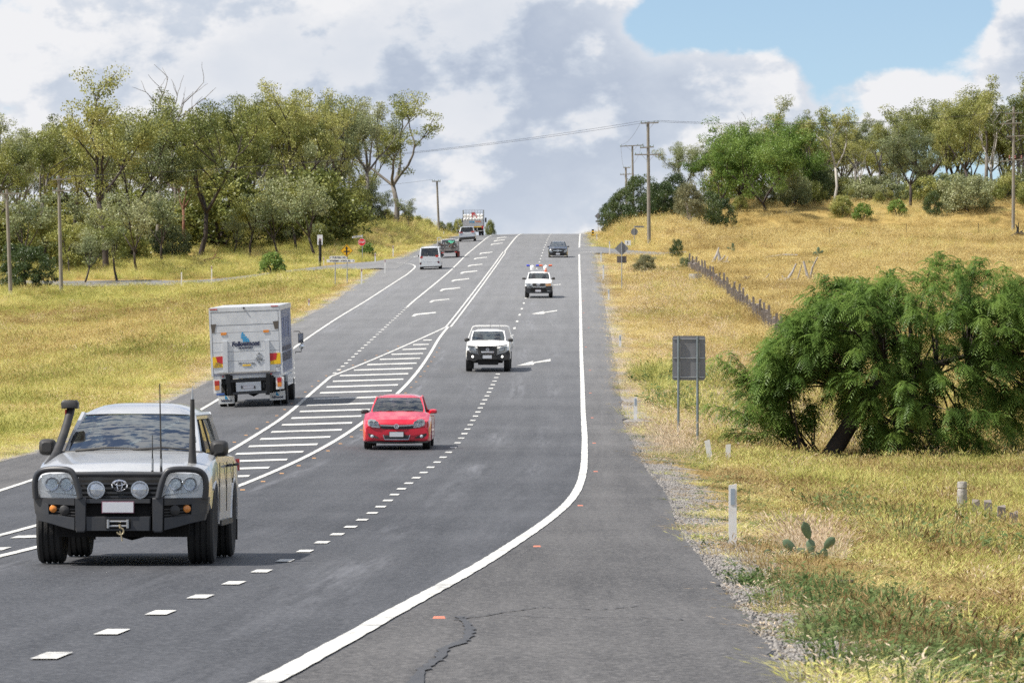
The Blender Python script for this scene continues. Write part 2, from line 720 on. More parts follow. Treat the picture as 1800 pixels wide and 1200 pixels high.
def ground_z(X, Y):
    """ground height relative to the camera for arrays or numbers"""
    X = np.asarray(X, float)
    Y = np.asarray(Y, float)
    xl, xr = gx(XL, Y), gx(XR, Y)
    uL, uR = xl - X, X - xr
    zl = road_z(xl, Y) + ground_off(-1, uL, Y) + _wave(X, Y) * (0.04 * smooth01(uL, 0.4, 3) + 0.25 * smooth01(uL, 8, 40))
    zr = road_z(xr, Y) + ground_off(1, uR, Y) + _wave(X, Y) * (0.04 * smooth01(uR, 0.4, 3) + 0.25 * smooth01(uR, 8, 40))
    z = np.where(uL > 0, zl, np.where(uR > 0, zr, road_z(X, Y) - 0.16))
    return z


def gpos(X, Y, dz=0.0):
    return Vector((float(X), float(Y), float(ground_z(X, Y)) + CZ + dz))


def at(px, Y, dz=0.0):
    """picture column and distance -> a point on the ground"""
    return gpos((px - 900) * Y / F, Y, dz)


def ground_material():
    m = bpy.data.materials.new('dry_ground')
    m.use_nodes = True
    nt = m.node_tree
    b = nt.nodes['Principled BSDF']
    b.inputs['Roughness'].default_value = 0.95
    b.inputs['Specular IOR Level'].default_value = 0.1
    N, L = nt.nodes.new, nt.links.new
    ge = N('ShaderNodeNewGeometry')
    at_ = N('ShaderNodeAttribute')
    at_.attribute_name = 'edge'

    def nz(s, d=5, r=0.6):
        n = N('ShaderNodeTexNoise')
        n.inputs['Scale'].default_value = s
        n.inputs['Detail'].default_value = d
        n.inputs['Roughness'].default_value = r
        L(ge.outputs['Position'], n.inputs['Vector'])
        return n.outputs['Fac']

    def ramp(f, *st):
        r = N('ShaderNodeValToRGB')
        e = r.color_ramp.elements
        e[0].position, e[0].color = st[0][0], (*st[0][1], 1)
        e[1].position, e[1].color = st[-1][0], (*st[-1][1], 1)
        for p, c in st[1:-1]:
            q = e.new(p)
            q.color = (*c, 1)
        L(f, r.inputs[0])
        return r.outputs[0]
    soil = ramp(nz(0.35), (0.3, (0.20, 0.17, 0.07)), (0.45, (0.33, 0.25, 0.10)), (0.6, (0.42, 0.32, 0.13)), (0.72, (0.25, 0.25, 0.08)))
    fine = ramp(nz(9.0, 6, 0.7), (0.3, (0.55, 0.5, 0.42)), (0.7, (1.25, 1.2, 1.1)))
    mu = N('ShaderNodeMix')
    mu.data_type = 'RGBA'
    mu.blend_type = 'MULTIPLY'
    mu.inputs['Factor'].default_value = 1
    L(soil, mu.inputs['A'])
    L(fine, mu.inputs['B'])
    grav = ramp(nz(22.0, 6, 0.8), (0.32, (0.10, 0.09, 0.085)), (0.5, (0.25, 0.235, 0.22)), (0.66, (0.42, 0.40, 0.385)))
    # gravel beside the seal, broken up by noise
    ad = N('ShaderNodeMath')
    ad.operation = 'MULTIPLY_ADD'
    L(nz(0.9, 4), ad.inputs[0])
    ad.inputs[1].default_value = 2.6
    L(at_.outputs['Fac'], ad.inputs[2])
    mr = N('ShaderNodeMapRange')
    L(ad.outputs[0], mr.inputs[0])
    mr.inputs[1].default_value = 1.75
    mr.inputs[2].default_value = 2.35
    mx = N('ShaderNodeMix')
    mx.data_type = 'RGBA'
    L(mr.outputs[0], mx.inputs['Factor'])
    L(grav, mx.inputs['A'])
    L(mu.outputs['Result'], mx.inputs['B'])
    L(mx.outputs['Result'], b.inputs['Base Color'])
    bp = N('ShaderNodeBump')
    bp.inputs['Strength'].default_value = 0.8
    bp.inputs['Distance'].default_value = 0.05
    L(nz(14.0, 6, 0.75), bp.inputs['Height'])
    L(bp.outputs[0], b.inputs['Normal'])
    return m


def build_ground():
    rows = np.concatenate([np.arange(-60, 20, 5), np.arange(20, 70, 0.5), np.arange(70, 150, 1.0), np.arange(150, 320, 2.5), np.arange(320, 700, 3.0), np.arange(700, 1000, 20),
                           np.arange(1000, 6001, 500)])
    uo = np.concatenate([[0, .15, .35, .6, .9, 1.3, 1.8, 2.4], np.arange(3, 30, 1.0), np.arange(30, 70, 2.5), np.arange(70, 150, 10), [160, 220, 320, 500, 900, 1600, 3000]])
    V, E = [], []
    ncol = 2 * len(uo) + 2
    for Y in rows:
        xl, xr = float(gx(XL, Y)), float(gx(XR, Y))
        xl += ragged(Y)
        xr += ragged(Y, 1)
        xs = np.concatenate([xl - uo[::-1], [xl + 0.5, xr - 0.5], xr + uo])
        ed = np.concatenate([uo[::-1], [-0.5, -0.5], uo])
        zz = ground_z(xs, Y)
        k = len(uo)
        zz[k - 1] = float(road_z(xl, Y)) - 0.012
        zz[k + 2] = float(road_z(xr, Y)) - 0.012
        V += list(zip(xs, [Y] * ncol, zz + CZ))
        E += list(ed)
    fc = []
    for i in range(len(rows) - 1):
        for c in range(ncol - 1):
            a = i * ncol + c
            fc.append((a, a + 1, a + 1 + ncol, a + ncol))
    me = bpy.data.meshes.new('ground')
    me.from_pydata([tuple(map(float, p)) for p in V], [], fc)
    a = me.attributes.new('edge', 'FLOAT', 'POINT')
    a.data.foreach_set('value', np.array(E, dtype=np.float32))
    me.materials.append(ground_material())
    me.polygons.foreach_set('use_smooth', [True] * len(me.polygons))
    tag(link('ground', me), kind='structure')


build_ground()


# ================================================================== road
def asphalt_material(name, base, worn, streaks=True):
    m = bpy.data.materials.new(name)
    m.use_nodes = True
    nt = m.node_tree
    b = nt.nodes['Principled BSDF']
    N, L = nt.nodes.new, nt.links.new
    ge = N('ShaderNodeNewGeometry')
    al = N('ShaderNodeAttribute')
    al.attribute_name = 'lat'

    def mt(op, a, c=None, clamp=False):
        n = N('ShaderNodeMath')
        n.operation = op
        n.use_clamp = clamp
        for i, v in enumerate((a, c)):
            if v is None:
                continue
            if isinstance(v, (int, float)):
                n.inputs[i].default_value = v
            else:
                L(v, n.inputs[i])
        return n.outputs[0]

    def nz(vec, s, d=5, r=0.6):
        n = N('ShaderNodeTexNoise')
        n.inputs['Scale'].default_value = s
        n.inputs['Detail'].default_value = d
        n.inputs['Roughness'].default_value = r
        L(vec, n.inputs['Vector'])
        return n.outputs['Fac']
    pos = ge.outputs['Position']
    sep = N('ShaderNodeSeparateXYZ')
    L(pos, sep.inputs[0])
    cb = N('ShaderNodeCombineXYZ')
    L(al.outputs['Fac'], cb.inputs[0])
    L(mt('MULTIPLY', sep.outputs[1], 0.03), cb.inputs[1])
    stretched = cb.outputs[0]
    big = nz(pos, 0.12, 4)
    grain = nz(pos, 17.0, 8, 0.85)
    speck = nz(pos, 70.0, 3, 0.9)
    lane = nz(stretched, 1.6, 5, 0.65)
    t = mt('ADD', mt('MULTIPLY', mt('SUBTRACT', big, 0.5), 0.6), mt('MULTIPLY', mt('SUBTRACT', grain, 0.5), 2.6))
    t = mt('ADD', t, mt('MULTIPLY', mt('SUBTRACT', lane, 0.5), 0.9))
    t = mt('ADD', t, mt('MULTIPLY', mt('SUBTRACT', speck, 0.5), 1.1))
    # single stones of the seal
    vo = N('ShaderNodeTexVoronoi')
    vo.inputs['Scale'].default_value = 34.0
    L(pos, vo.inputs['Vector'])
    sx = N('ShaderNodeSeparateColor')
    L(vo.outputs['Color'], sx.inputs[0])
    st = mt('POWER', sx.outputs[0], 4.0)
    t = mt('ADD', t, mt('MULTIPLY', mt('SUBTRACT', st, 0.2), 0.75))
    t = mt('ADD', t, 0.45, True)
    mx = N('ShaderNodeMix')
    mx.data_type = 'RGBA'
    L(t, mx.inputs['Factor'])
    mx.inputs['A'].default_value = (*base, 1)
    mx.inputs['B'].default_value = (*worn, 1)
    # the seal colour grows paler with distance, from the dip up the hill
    far_fac = N('ShaderNodeMapRange')
    far_fac.interpolation_type = 'SMOOTHSTEP'
    L(mt('ADD', sep.outputs[1], mt('MULTIPLY', mt('SUBTRACT', big, 0.5), 60.0)), far_fac.inputs[0])
    far_fac.inputs[1].default_value = 60.0
    far_fac.inputs[2].default_value = 360.0
    old = N('ShaderNodeMix')  # paler mix of the same seal colours for the far end
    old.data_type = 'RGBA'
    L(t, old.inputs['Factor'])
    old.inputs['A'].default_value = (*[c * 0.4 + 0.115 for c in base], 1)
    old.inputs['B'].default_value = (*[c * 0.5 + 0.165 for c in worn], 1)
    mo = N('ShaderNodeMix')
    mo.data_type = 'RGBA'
    L(far_fac.outputs[0], mo.inputs['Factor'])
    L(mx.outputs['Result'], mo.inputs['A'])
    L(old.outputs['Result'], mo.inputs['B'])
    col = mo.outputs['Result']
    if streaks:
        # pale dust swept along the wheel paths: places across the road (metres right of the crown), width, strength
        mask = None
        wob = mt('MULTIPLY', mt('SUBTRACT', nz(pos, 0.06, 2), 0.5), 0.8)
        for c, w, a in ((0.55, 0.16, 0.55), (4.3, 0.35, 0.42), (-6.4, 0.5, 0.5), (-8.1, 0.4, 0.3), (2.6, 0.3, 0.2), (5.6, 0.3, 0.25)):
            q = mt('DIVIDE', mt('SUBTRACT', al.outputs['Fac'], mt('ADD', c, wob)), w)
            g = mt('MULTIPLY', mt('POWER', 2.718, mt('MULTIPLY', mt('MULTIPLY', q, q), -1.0)), a)
            mask = g if mask is None else mt('ADD', mask, g)
        br = N('ShaderNodeMapRange')
        L(nz(stretched, 5.0, 6, 0.7), br.inputs[0])
        br.inputs[1].default_value = 0.42
        br.inputs[2].default_value = 0.68
        patch = N('ShaderNodeMapRange')
        L(nz(pos, 0.035, 2), patch.inputs[0])
        patch.inputs[1].default_value = 0.42
        patch.inputs[2].default_value = 0.62
        mask = mt('MULTIPLY', mt('MULTIPLY', mask, br.outputs[0]), patch.outputs[0], True)
        m2 = N('ShaderNodeMix')
        m2.data_type = 'RGBA'
        L(mask, m2.inputs['Factor'])
        L(col, m2.inputs['A'])
        m2.inputs['B'].default_value = (0.27, 0.275, 0.30, 1)
        col = m2.outputs['Result']
    L(col, b.inputs['Base Color'])
    b.inputs['Roughness'].default_value = 0.62
    b.inputs['Specular IOR Level'].default_value = 0.22
    bp = N('ShaderNodeBump')
    bp.inputs['Strength'].default_value = 0.3
    bp.inputs['Distance'].default_value = 0.006
    L(mt('ADD', grain, speck), bp.inputs['Height'])
    L(bp.outputs[0], b.inputs['Normal'])
    return m


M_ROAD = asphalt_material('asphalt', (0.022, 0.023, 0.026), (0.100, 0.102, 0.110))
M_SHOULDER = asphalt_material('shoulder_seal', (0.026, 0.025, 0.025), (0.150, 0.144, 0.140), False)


def paint_material():
    m = bpy.data.materials.new('line_paint')
    m.use_nodes = True
    nt = m.node_tree
    b = nt.nodes['Principled BSDF']
    N, L = nt.nodes.new, nt.links.new
    ge = N('ShaderNodeNewGeometry')
    n = N('ShaderNodeTexNoise')
    n.inputs['Scale'].default_value = 13.0
    n.inputs['Detail'].default_value = 8
    n.inputs['Roughness'].default_value = 0.75
    L(ge.outputs['Position'], n.inputs['Vector'])
    r = N('ShaderNodeValToRGB')
    e = r.color_ramp.elements
    e[0].position, e[0].color = 0.36, (0.14, 0.14, 0.145, 1)
    e[1].position, e[1].color = 0.50, (0.57, 0.565, 0.535, 1)
    n3 = N('ShaderNodeTexNoise')
    n3.inputs['Scale'].default_value = 1.1
    n3.inputs['Detail'].default_value = 4
    L(ge.outputs['Position'], n3.inputs['Vector'])
    mm = N('ShaderNodeMix')
    mm.inputs['Factor'].default_value = 0.38
    L(n.outputs['Fac'], mm.inputs['A'])
    L(n3.outputs['Fac'], mm.inputs['B'])
    L(mm.outputs['Result'], r.inputs[0])
    L(r.outputs[0], b.inputs['Base Color'])
    b.inputs['Roughness'].default_value = 0.7
    return m


M_PAINT = paint_material()


def strip_mesh(name, rows, material, skirt=0.0, parent=None, kind=None):
    """rows: list of (list of X, Y); z from the road surface; optional skirt down at both edges"""
    V, lat = [], []
    nc = len(rows[0][0])
    for xs, Y in rows:
        xs = np.asarray(xs, float)
        zz = road_z(xs, Y) + CZ
        if skirt:
            zz[0] -= skirt
            zz[-1] -= skirt
        V += [(float(x), float(Y), float(z)) for x, z in zip(xs, zz)]
        lat += list(xs - crown(Y))
    fc = []
    for i in range(len(rows) - 1):
        for c in range(nc - 1):
            a = i * nc + c
            fc.append((a, a + 1, a + 1 + nc, a + nc))
    me = bpy.data.meshes.new(name)
    me.from_pydata(V, [], fc)
    a = me.attributes.new('lat', 'FLOAT', 'POINT')
    a.data.foreach_set('value', np.array(lat, dtype=np.float32))
    me.materials.append(material)
    o = link(name, me, parent)
    if kind:
        tag(o, kind=kind)
    return o


_rows = np.concatenate([np.arange(-40, 24, 4), np.arange(24, 80, 0.5), np.arange(80, 160, 1.0), np.arange(160, 320, 2), np.arange(320, 660, 2.5), np.arange(660, 960, 10)])
rr = []
for Y in _rows:
    xl, xr = float(gx(XL, Y)), float(gx(XR, Y))
    xl += ragged(Y)
    xr += ragged(Y, 1)
    c = float(crown(Y))
    rr.append(([xl - 0.10, xl, xl + (c - xl) * 0.33, xl + (c - xl) * 0.66, c, c + (xr - c) * 0.33, c + (xr - c) * 0.66, xr, xr + 0.10], Y))
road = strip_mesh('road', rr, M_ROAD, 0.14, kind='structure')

# coarser, greyer shoulder seal outside the right edge line and left of the left edge line
rr = []
for Y in [v for v in _rows if 8 < v < 700]:
    a, b_ = float(gx(G_REDGE, Y)), float(gx(XR, Y))
    b_ += ragged(Y, 1) - 0.015
    a = min(a + 0.1, b_ - 0.1)
    rr.append(([a, (a + b_) / 2, b_], Y))
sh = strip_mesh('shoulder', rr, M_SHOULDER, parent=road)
sh.location.z = 0.004
rr = []
for Y in [v for v in _rows if 60 < v < 412]:
    a, b_ = float(gx(XL, Y)), float(gx(G_LEDGE, Y))
    a += ragged(Y) + 0.015
    b_ = max(b_ - 0.1, a + 0.1)
    rr.append(([a, (a + b_) / 2, b_], Y))
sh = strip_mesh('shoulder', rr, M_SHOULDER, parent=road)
sh.location.z = 0.004


def side_road(sgn, Ya, Yb, Yna, Ynb, reach, name):
    """sealed side road leaving the highway, its mouth flared from Yna..Ynb to Ya..Yb"""
    rows = []
    for k in np.linspace(0, 1, 40):
        d = -1.2 + (reach + 1.2) * k ** 1.5
        f = smooth01(d, 0, 9)
        ya, yb = Ya + (Yna - Ya) * f, Yb + (Ynb - Yb) * f
        r = []
        for t in (0, 0.25, 0.5, 0.75, 1):
            Y = float(ya + (yb - ya) * t)
            e = float(gx(XL if sgn < 0 else XR, Y))
            X = e + sgn * d
            zr_ = float(road_z(min(X, 1e9) if sgn < 0 else X, Y)) if d < 0 else None
            zg = float(ground_z(X, Y)) if d > 0 else zr_
            zz = (zr_ + 0.009 if d < 0 else max(zg + 0.10, float(road_z(e, Y)) - 0.12 * d + 0.009 if d < 1.0 else -99))
            r.append((X, Y, zz + CZ))
        rows.append(r)
    mb = MB().grid(rows)
    o = mb.build(name, M_SHOULDER, None, 60)
    return tag(o, kind='structure')


side_road(-1, 416, 452, 430, 438, 70, 'side_road')
side_road(1, 462, 490, 470, 477, 9, 'side_road')


# ------------------------------------------------------------------ painted markings
def path_strip(path, w, name='edge_line', lift=0.010, mtl=None, jit=0.0):
    """path: world (X, Y); w metres wide"""
    V, fc = [], []
    n = len(path)
    for i, (X, Y) in enumerate(path):
        a, b_ = path[max(i - 1, 0)], path[min(i + 1, n - 1)]
        dx, dy = b_[0] - a[0], b_[1] - a[1]
        l = math.hypot(dx, dy) or 1
        nx, ny = -dy / l * w / 2, dx / l * w / 2
        for s in (1, -1):
            x, y = X + s * nx + jit * random.uniform(-1, 1), Y + s * ny
            V.append((x, y, float(road_z(x, y)) + CZ + lift))
        if i:
            k = 2 * i
            fc.append((k - 2, k - 1, k + 1, k))
    me = bpy.data.meshes.new(name)
    me.from_pydata(V, [], fc)
    me.materials.append(mtl or M_PAINT)
    return link(name, me, road)


def along(g, Y0, Y1, step=1.0, dx=0.0):
    n = max(2, int(abs(Y1 - Y0) / step) + 1)
    return [(float(gx(g, Y)) + dx, float(Y)) for Y in np.linspace(Y0, Y1, n)]


path_strip(along(G_REDGE, 6, 460, 0.5), 0.16, jit=0.006)
path_strip(along(G_REDGE, 489, 800, 2.0), 0.16)
path_strip(along(G_LEDGE, 50, 392, 1.0), 0.15)
path_strip(along(G_LEDGE, 462, 800, 3), 0.15)
# the left edge line swings into the side road
path_strip([px2road(x, y) for x, y in spline([(712, 485), (722, 477), (728.5, 471), (729, 467.3), (723, 464.6), (712, 463), (695, 462.3), (670, 461.8)], 5)], 0.15)
path_strip([px2road(x, y) for x, y in spline([(650, 455.5), (680, 454.6), (720, 453), (738, 449), (748, 444)], 5)], 0.13)
# right side road mouth
path_strip([px2road(x, y) for x, y in [(1018, 444), (1030, 443), (1046, 442)]], 0.15)
path_strip([px2road(x, y) for x, y in [(1018, 430.5), (1032, 432), (1050, 433)]], 0.15)

# dashed lines: 1 m dashes every 4 m near, 3 m dashes every 12 m further up the hill
for k in range(-5, 43):
    Y = 30.8 + 4 * k
    path_strip(along(G_LANE, Y - 0.5, Y + 0.5, 0.5), 0.17, 'lane_dash')
for k in range(0, 46):
    Y = 226 + 12 * k
    if Y < 760:
        path_strip(along(G_LANE, Y - 1.5, Y + 1.5, 0.75), 0.13, 'lane_dash')
for k in range(0, 26):
    Y = 203 + 4 * k
    path_strip(along(G_TURN, Y - 0.6, Y + 0.6, 0.6), 0.17, 'lane_dash')
path_strip(along(G_TURN, 305, 760, 2.0), 0.15, 'lane_line')
# painted island: borders, apex and hatch bars
APEX = float(np.mean([px2road(790, 573)[1], px2road(785, 576)[1]]))
path_strip(along(G_CROWN, 8, APEX, 1.0), 0.14, 'island_border')
path_strip(along(G_TURN, 30, 199, 1.0), 0.14, 'island_border')
A0, A1 = (float(gx(G_TURN, 199)), 199.0), (float(crown(APEX)) - 0.1, APEX)
path_strip([(A0[0] + (A1[0] - A0[0]) * t, A0[1] + (A1[1] - A0[1]) * t) for t in np.linspace(0, 1, 30)], 0.14, 'island_border')


def island_left(Y):
    return float(gx(G_TURN, Y)) if Y < 199 else A0[0] + (A1[0] - A0[0]) * (Y - A0[1]) / (A1[1] - A0[1])


HATCH = [591.75, 600.5, 609.5, 619, 629, 639, 649, 660, 670.5, 681, 692, 702, 713, 723.5, 734.5, 745.6, 756.4, 768.8, 779.6, 791.5, 802.8, 815.5, 828.6, 842.8]
hy = [px2road((900 - 150), y)[1] for y in HATCH]
hfit = np.polyfit(np.arange(len(hy)), hy, 1)
print('hatch pitch', hfit, np.abs(np.polyval(hfit, np.arange(len(hy))) - hy).max(), 'apex', APEX)
for k in range(0, 40):
    Y = float(np.polyval(hfit, k))
    if Y < 25:
        break
    a, b_ = island_left(Y) + 0.32, float(crown(Y)) - 0.32
    if b_ - a > 0.4:
        path_strip([(a + (b_ - a) * t, Y + (b_ - a) * 0.02 * t) for t in np.linspace(0, 1, 5)], 1.5, 'hatch_bar')
# double barrier line above the island
path_strip(along(G_CROWN, APEX, 470, 1.5, -0.12), 0.11, 'barrier_line')
path_strip(along(G_CROWN, APEX, 470, 1.5, 0.14), 0.11, 'barrier_line')
path_strip(along(G_CROWN, 470, 800, 2.0), 0.16, 'barrier_line')


def flat_poly(poly_px, name, lift=0.010, mtl=None):
    pts = [px2road(x, y) for x, y in poly_px]
    V = [(x, y, float(road_z(x, y)) + CZ + lift) for x, y in pts]
    bm = bmesh.new()
    f = bm.faces.new([bm.verts.new(v) for v in V])
    if f.normal.z < 0 or f.calc_center_median() is None:
        f.normal_flip()
    bmesh.ops.triangulate(bm, faces=bm.faces)
    bmesh.ops.recalc_face_normals(bm, faces=bm.faces)
    me = bpy.data.meshes.new(name)
    bm.to_mesh(me)
    bm.free()
    me.materials.append(mtl or M_PAINT)
    return link(name, me, road)


# merge arrows in the kerb-side lane
_A1 = [(907.8, 642.8), (937.8, 634.4), (935.6, 637.2), (967.8, 631.1), (967.8, 635), (938.9, 638.3), (938.3, 641.1)]
flat_poly(_A1, 'lane_arrow')
_A2 = [(932, 552), (956.3, 547), (955, 548.8), (979.5, 545), (979, 547), (957.5, 550), (956.3, 552)]
flat_poly(_A2, 'lane_arrow')
flat_poly([(958, 503), (970, 500.5), (969.5, 501.3), (986, 499.3), (986, 500.4), (970.5, 502), (970, 503)], 'lane_arrow')
# right-turn arrows in the middle lane
for cx, cy, w in ((745, 552.5, 43), (772.5, 528.5, 36), (791, 508.5, 37), (809, 492.3, 32), (824, 478.5, 31), (835, 466.5, 27), (844.5, 454, 24), (854, 445, 24), (873, 429, 22),
                  (877.5, 423, 20), (882, 418, 18)):
    h = w * 0.095
    flat_poly([(cx - w * .5, cy + h * .9), (cx - w * .4, cy - h * .1), (cx - w * .2, cy - h * .35), (cx + w * .48, cy - h), (cx + w * .5, cy - h * .55), (cx - w * .05, cy + h * .1), (cx - w * .26, cy + h * .3),
               (cx - w * .4, cy + h)], 'lane_arrow')

# bitumen sealed cracks on the near shoulder
M_TAR = mat('crack_sealant', (0.028, 0.028, 0.03), 0.6, var=0.5, scale=9.0, dirt=(0.07, 0.07, 0.074))


def crack(pts, w):
    sp = spline(pts, 8)
    path = [px2road(x + random.uniform(-2.5, 2.5), y + random.uniform(-0.8, 0.8)) for x, y in sp]
    V, fc = [], []
    for i, (X, Y) in enumerate(path):
        ww = w * random.uniform(0.5, 1.4)
        a, b_ = path[max(i - 1, 0)], path[min(i + 1, len(path) - 1)]
        dx, dy = b_[0] - a[0], b_[1] - a[1]
        l = math.hypot(dx, dy) or 1
        for s in (1, -1):
            x, y = X - s * dy / l * ww / 2, Y + s * dx / l * ww / 2
            V.append((x, y, float(road_z(x, y)) + CZ + 0.0125))
        if i:
            fc.append((2 * i - 2, 2 * i - 1, 2 * i + 1, 2 * i))
    me = bpy.data.meshes.new('crack')
    me.from_pydata(V, [], fc)
    me.materials.append(M_TAR)
    link('crack', me, road)


crack([(725, 1215), (742, 1180), (770, 1160), (785, 1140), (815, 1128), (825, 1115), (822, 1100), (805, 1085)], 0.075)
crack([(800, 1090), (840, 1085), (900, 1075), (960, 1068), (1050, 1072), (1120, 1066)], 0.022)
crack([(805, 1088), (880, 1082), (1000, 1088), (1100, 1085), (1200, 1090)], 0.018)

# raised reflective pavement markers, each a small block glued to the road
M_RED = mat('red_reflector', (0.58, 0.20, 0.13), 0.5, var=0.15)
M_AMB = mat('amber_reflector', (0.55, 0.30, 0.13), 0.5, var=0.15)
_mk = MB()
_mk.add([(-.05, -.045, 0), (.05, -.045, 0), (.05, .045, 0), (-.05, .045, 0), (-.04, -.02, .016), (.04, -.02, .016), (.04, .02, .016), (-.04, .02, .016)],
        [(0, 1, 5, 4), (1, 2, 6, 5), (2, 3, 7, 6), (3, 0, 4, 7), (4, 5, 6, 7)])
mk_r = _mk.build('pavement_marker', M_RED)
mk_a = _mk.build('pavement_marker', M_AMB)
_used = {0: False, 1: False}


def marker(X, Y, red):
    src = mk_r if red else mk_a
    if _used[red]:
        o = src.copy()
        COL.objects.link(o)
    else:
        o, _used[red] = src, True
    o.location = (X, Y, float(road_z(X, Y)) + CZ + 0.004)
    if red:
        tag(o, 'small red raised reflector glued outside the white edge line', 'road marker', 'red raised reflectors along the edge line')
    else:
        tag(o, 'small amber raised reflector glued beside the hatched painted island', 'road marker', 'amber raised reflectors round the painted island')


for p in ((772, 1087), (944, 961), (1020, 889), (1047, 829), (1044.5, 779), (1041, 734.5), (1037.5, 691), (1037, 651), (1030, 610), (1034.5, 576), (1026, 550), (1025, 529)):
    marker(*px2road(*p), 1)
for Y in np.arange(64, 235, 6.0):
    marker(float(crown(Y)) + 0.28, Y, 0)
for Y in np.arange(86, 240, 6.0):
    marker(island_left(Y) - 0.28, Y, 0)

# ================================================================== grass
M_STRAW = leaf_mat('straw_grass', [(0.27, 0.20, 0.08), (0.52, 0.41, 0.18), (0.74, 0.63, 0.32), (0.66, 0.57, 0.25)], 0.35, 0.10, fine=1.5)
M_LIME = leaf_mat('yellow_green_grass', [(0.13, 0.18, 0.045), (0.36, 0.37, 0.10), (0.70, 0.66, 0.26), (0.36, 0.40, 0.11)], 0.35, 0.10, fine=1.5)
M_RUST = leaf_mat('rusty_dry_grass', [(0.17, 0.11, 0.055), (0.33, 0.23, 0.11), (0.48, 0.36, 0.18), (0.35, 0.28, 0.12)], 0.3, 0.3, fine=2.0)
M_PLUME = leaf_mat('pale_seed_grass', [(0.50, 0.38, 0.26), (0.68, 0.56, 0.42), (0.76, 0.65, 0.50), (0.62, 0.52, 0.33)], 0.4, 0.4, fine=2.0)
M_WEED = leaf_mat('low_green_weed', [(0.045, 0.085, 0.03), (0.09, 0.14, 0.05), (0.17, 0.22, 0.09), (0.24, 0.24, 0.11)], 0.3, 0.5, fine=4.0)


def tuft_mesh(name, seed, n, h, spread, width, lean, droop, material, plume=0.0, leafy=0.0):
    r = np.random.default_rng(seed)
    V, Fc = [], []
    for _ in range(n):
        a = r.uniform(0, 2 * math.pi)
        d = spread * math.sqrt(r.uniform(0, 1))
        bx, by = d * math.cos(a), d * math.sin(a)
        hh = h * r.uniform(0.45, 1.0)
        la = a + r.normal(0, 0.8)
        ln = lean * r.uniform(0.1, 1.0) * hh
        w = width * r.uniform(0.6, 1.3)
        sx, sy = -math.sin(la + r.uniform(-1, 1)), math.cos(la + r.uniform(-1, 1))
        pts = []
        for t in (0, 0.55, 1.0):
            q = ln * t ** 1.6
            pts.append((bx + q * math.cos(la), by + q * math.sin(la), hh * (t - droop * t ** 3 * 0.5)))
        o = len(V)
        for k, ww in ((0, w), (1, w * 0.8)):
            p = pts[k]
            V += [(p[0] - sx * ww / 2, p[1] - sy * ww / 2, p[2]), (p[0] + sx * ww / 2, p[1] + sy * ww / 2, p[2])]
        V.append(pts[2])
        Fc += [(o, o + 1, o + 3, o + 2), (o + 2, o + 3, o + 4)]
        if r.uniform() < plume:
            p, q = pts[2], pts[1]
            ux, uy, uz = p[0] - q[0], p[1] - q[1], p[2] - q[2]
            l = math.sqrt(ux * ux + uy * uy + uz * uz) or 1
            L_ = 0.11
            for k in range(3):
                aa = r.uniform(0, math.pi)
                s = (math.cos(aa) * 0.008, math.sin(aa) * 0.008)
                o = len(V)
                e = (p[0] + ux / l * L_, p[1] + uy / l * L_, p[2] + uz / l * L_)
                m = (p[0] + ux / l * L_ * .5, p[1] + uy / l * L_ * .5, p[2] + uz / l * L_ * .5)
                V += [p, (m[0] - s[0], m[1] - s[1], m[2]), e, (m[0] + s[0], m[1] + s[1], m[2])]
                Fc.append((o, o + 1, o + 2, o + 3))
        if r.uniform() < leafy:
            for k in range(3):
                t = r.uniform(0.2, 1.0)
                p = [pts[0][i] + (pts[2][i] - pts[0][i]) * t for i in range(3)]
                aa = r.uniform(0, 6.28)
                l = r.uniform(0.03, 0.07)
                dx, dy, dz = math.cos(aa) * l, math.sin(aa) * l, r.uniform(-.3, .6) * l
                o = len(V)
                V += [tuple(p), (p[0] + dx * .5 - dy * .3, p[1] + dy * .5 + dx * .3, p[2] + dz * .6), (p[0] + dx, p[1] + dy, p[2] + dz), (p[0] + dx * .5 + dy * .3, p[1] + dy * .5 - dx * .3, p[2] + dz * .6)]
                Fc.append((o, o + 1, o + 2, o + 3))
    me = bpy.data.meshes.new(name)
    me.from_pydata([tuple(map(float, v)) for v in V], [], Fc)
    me.materials.append(material)
    return me


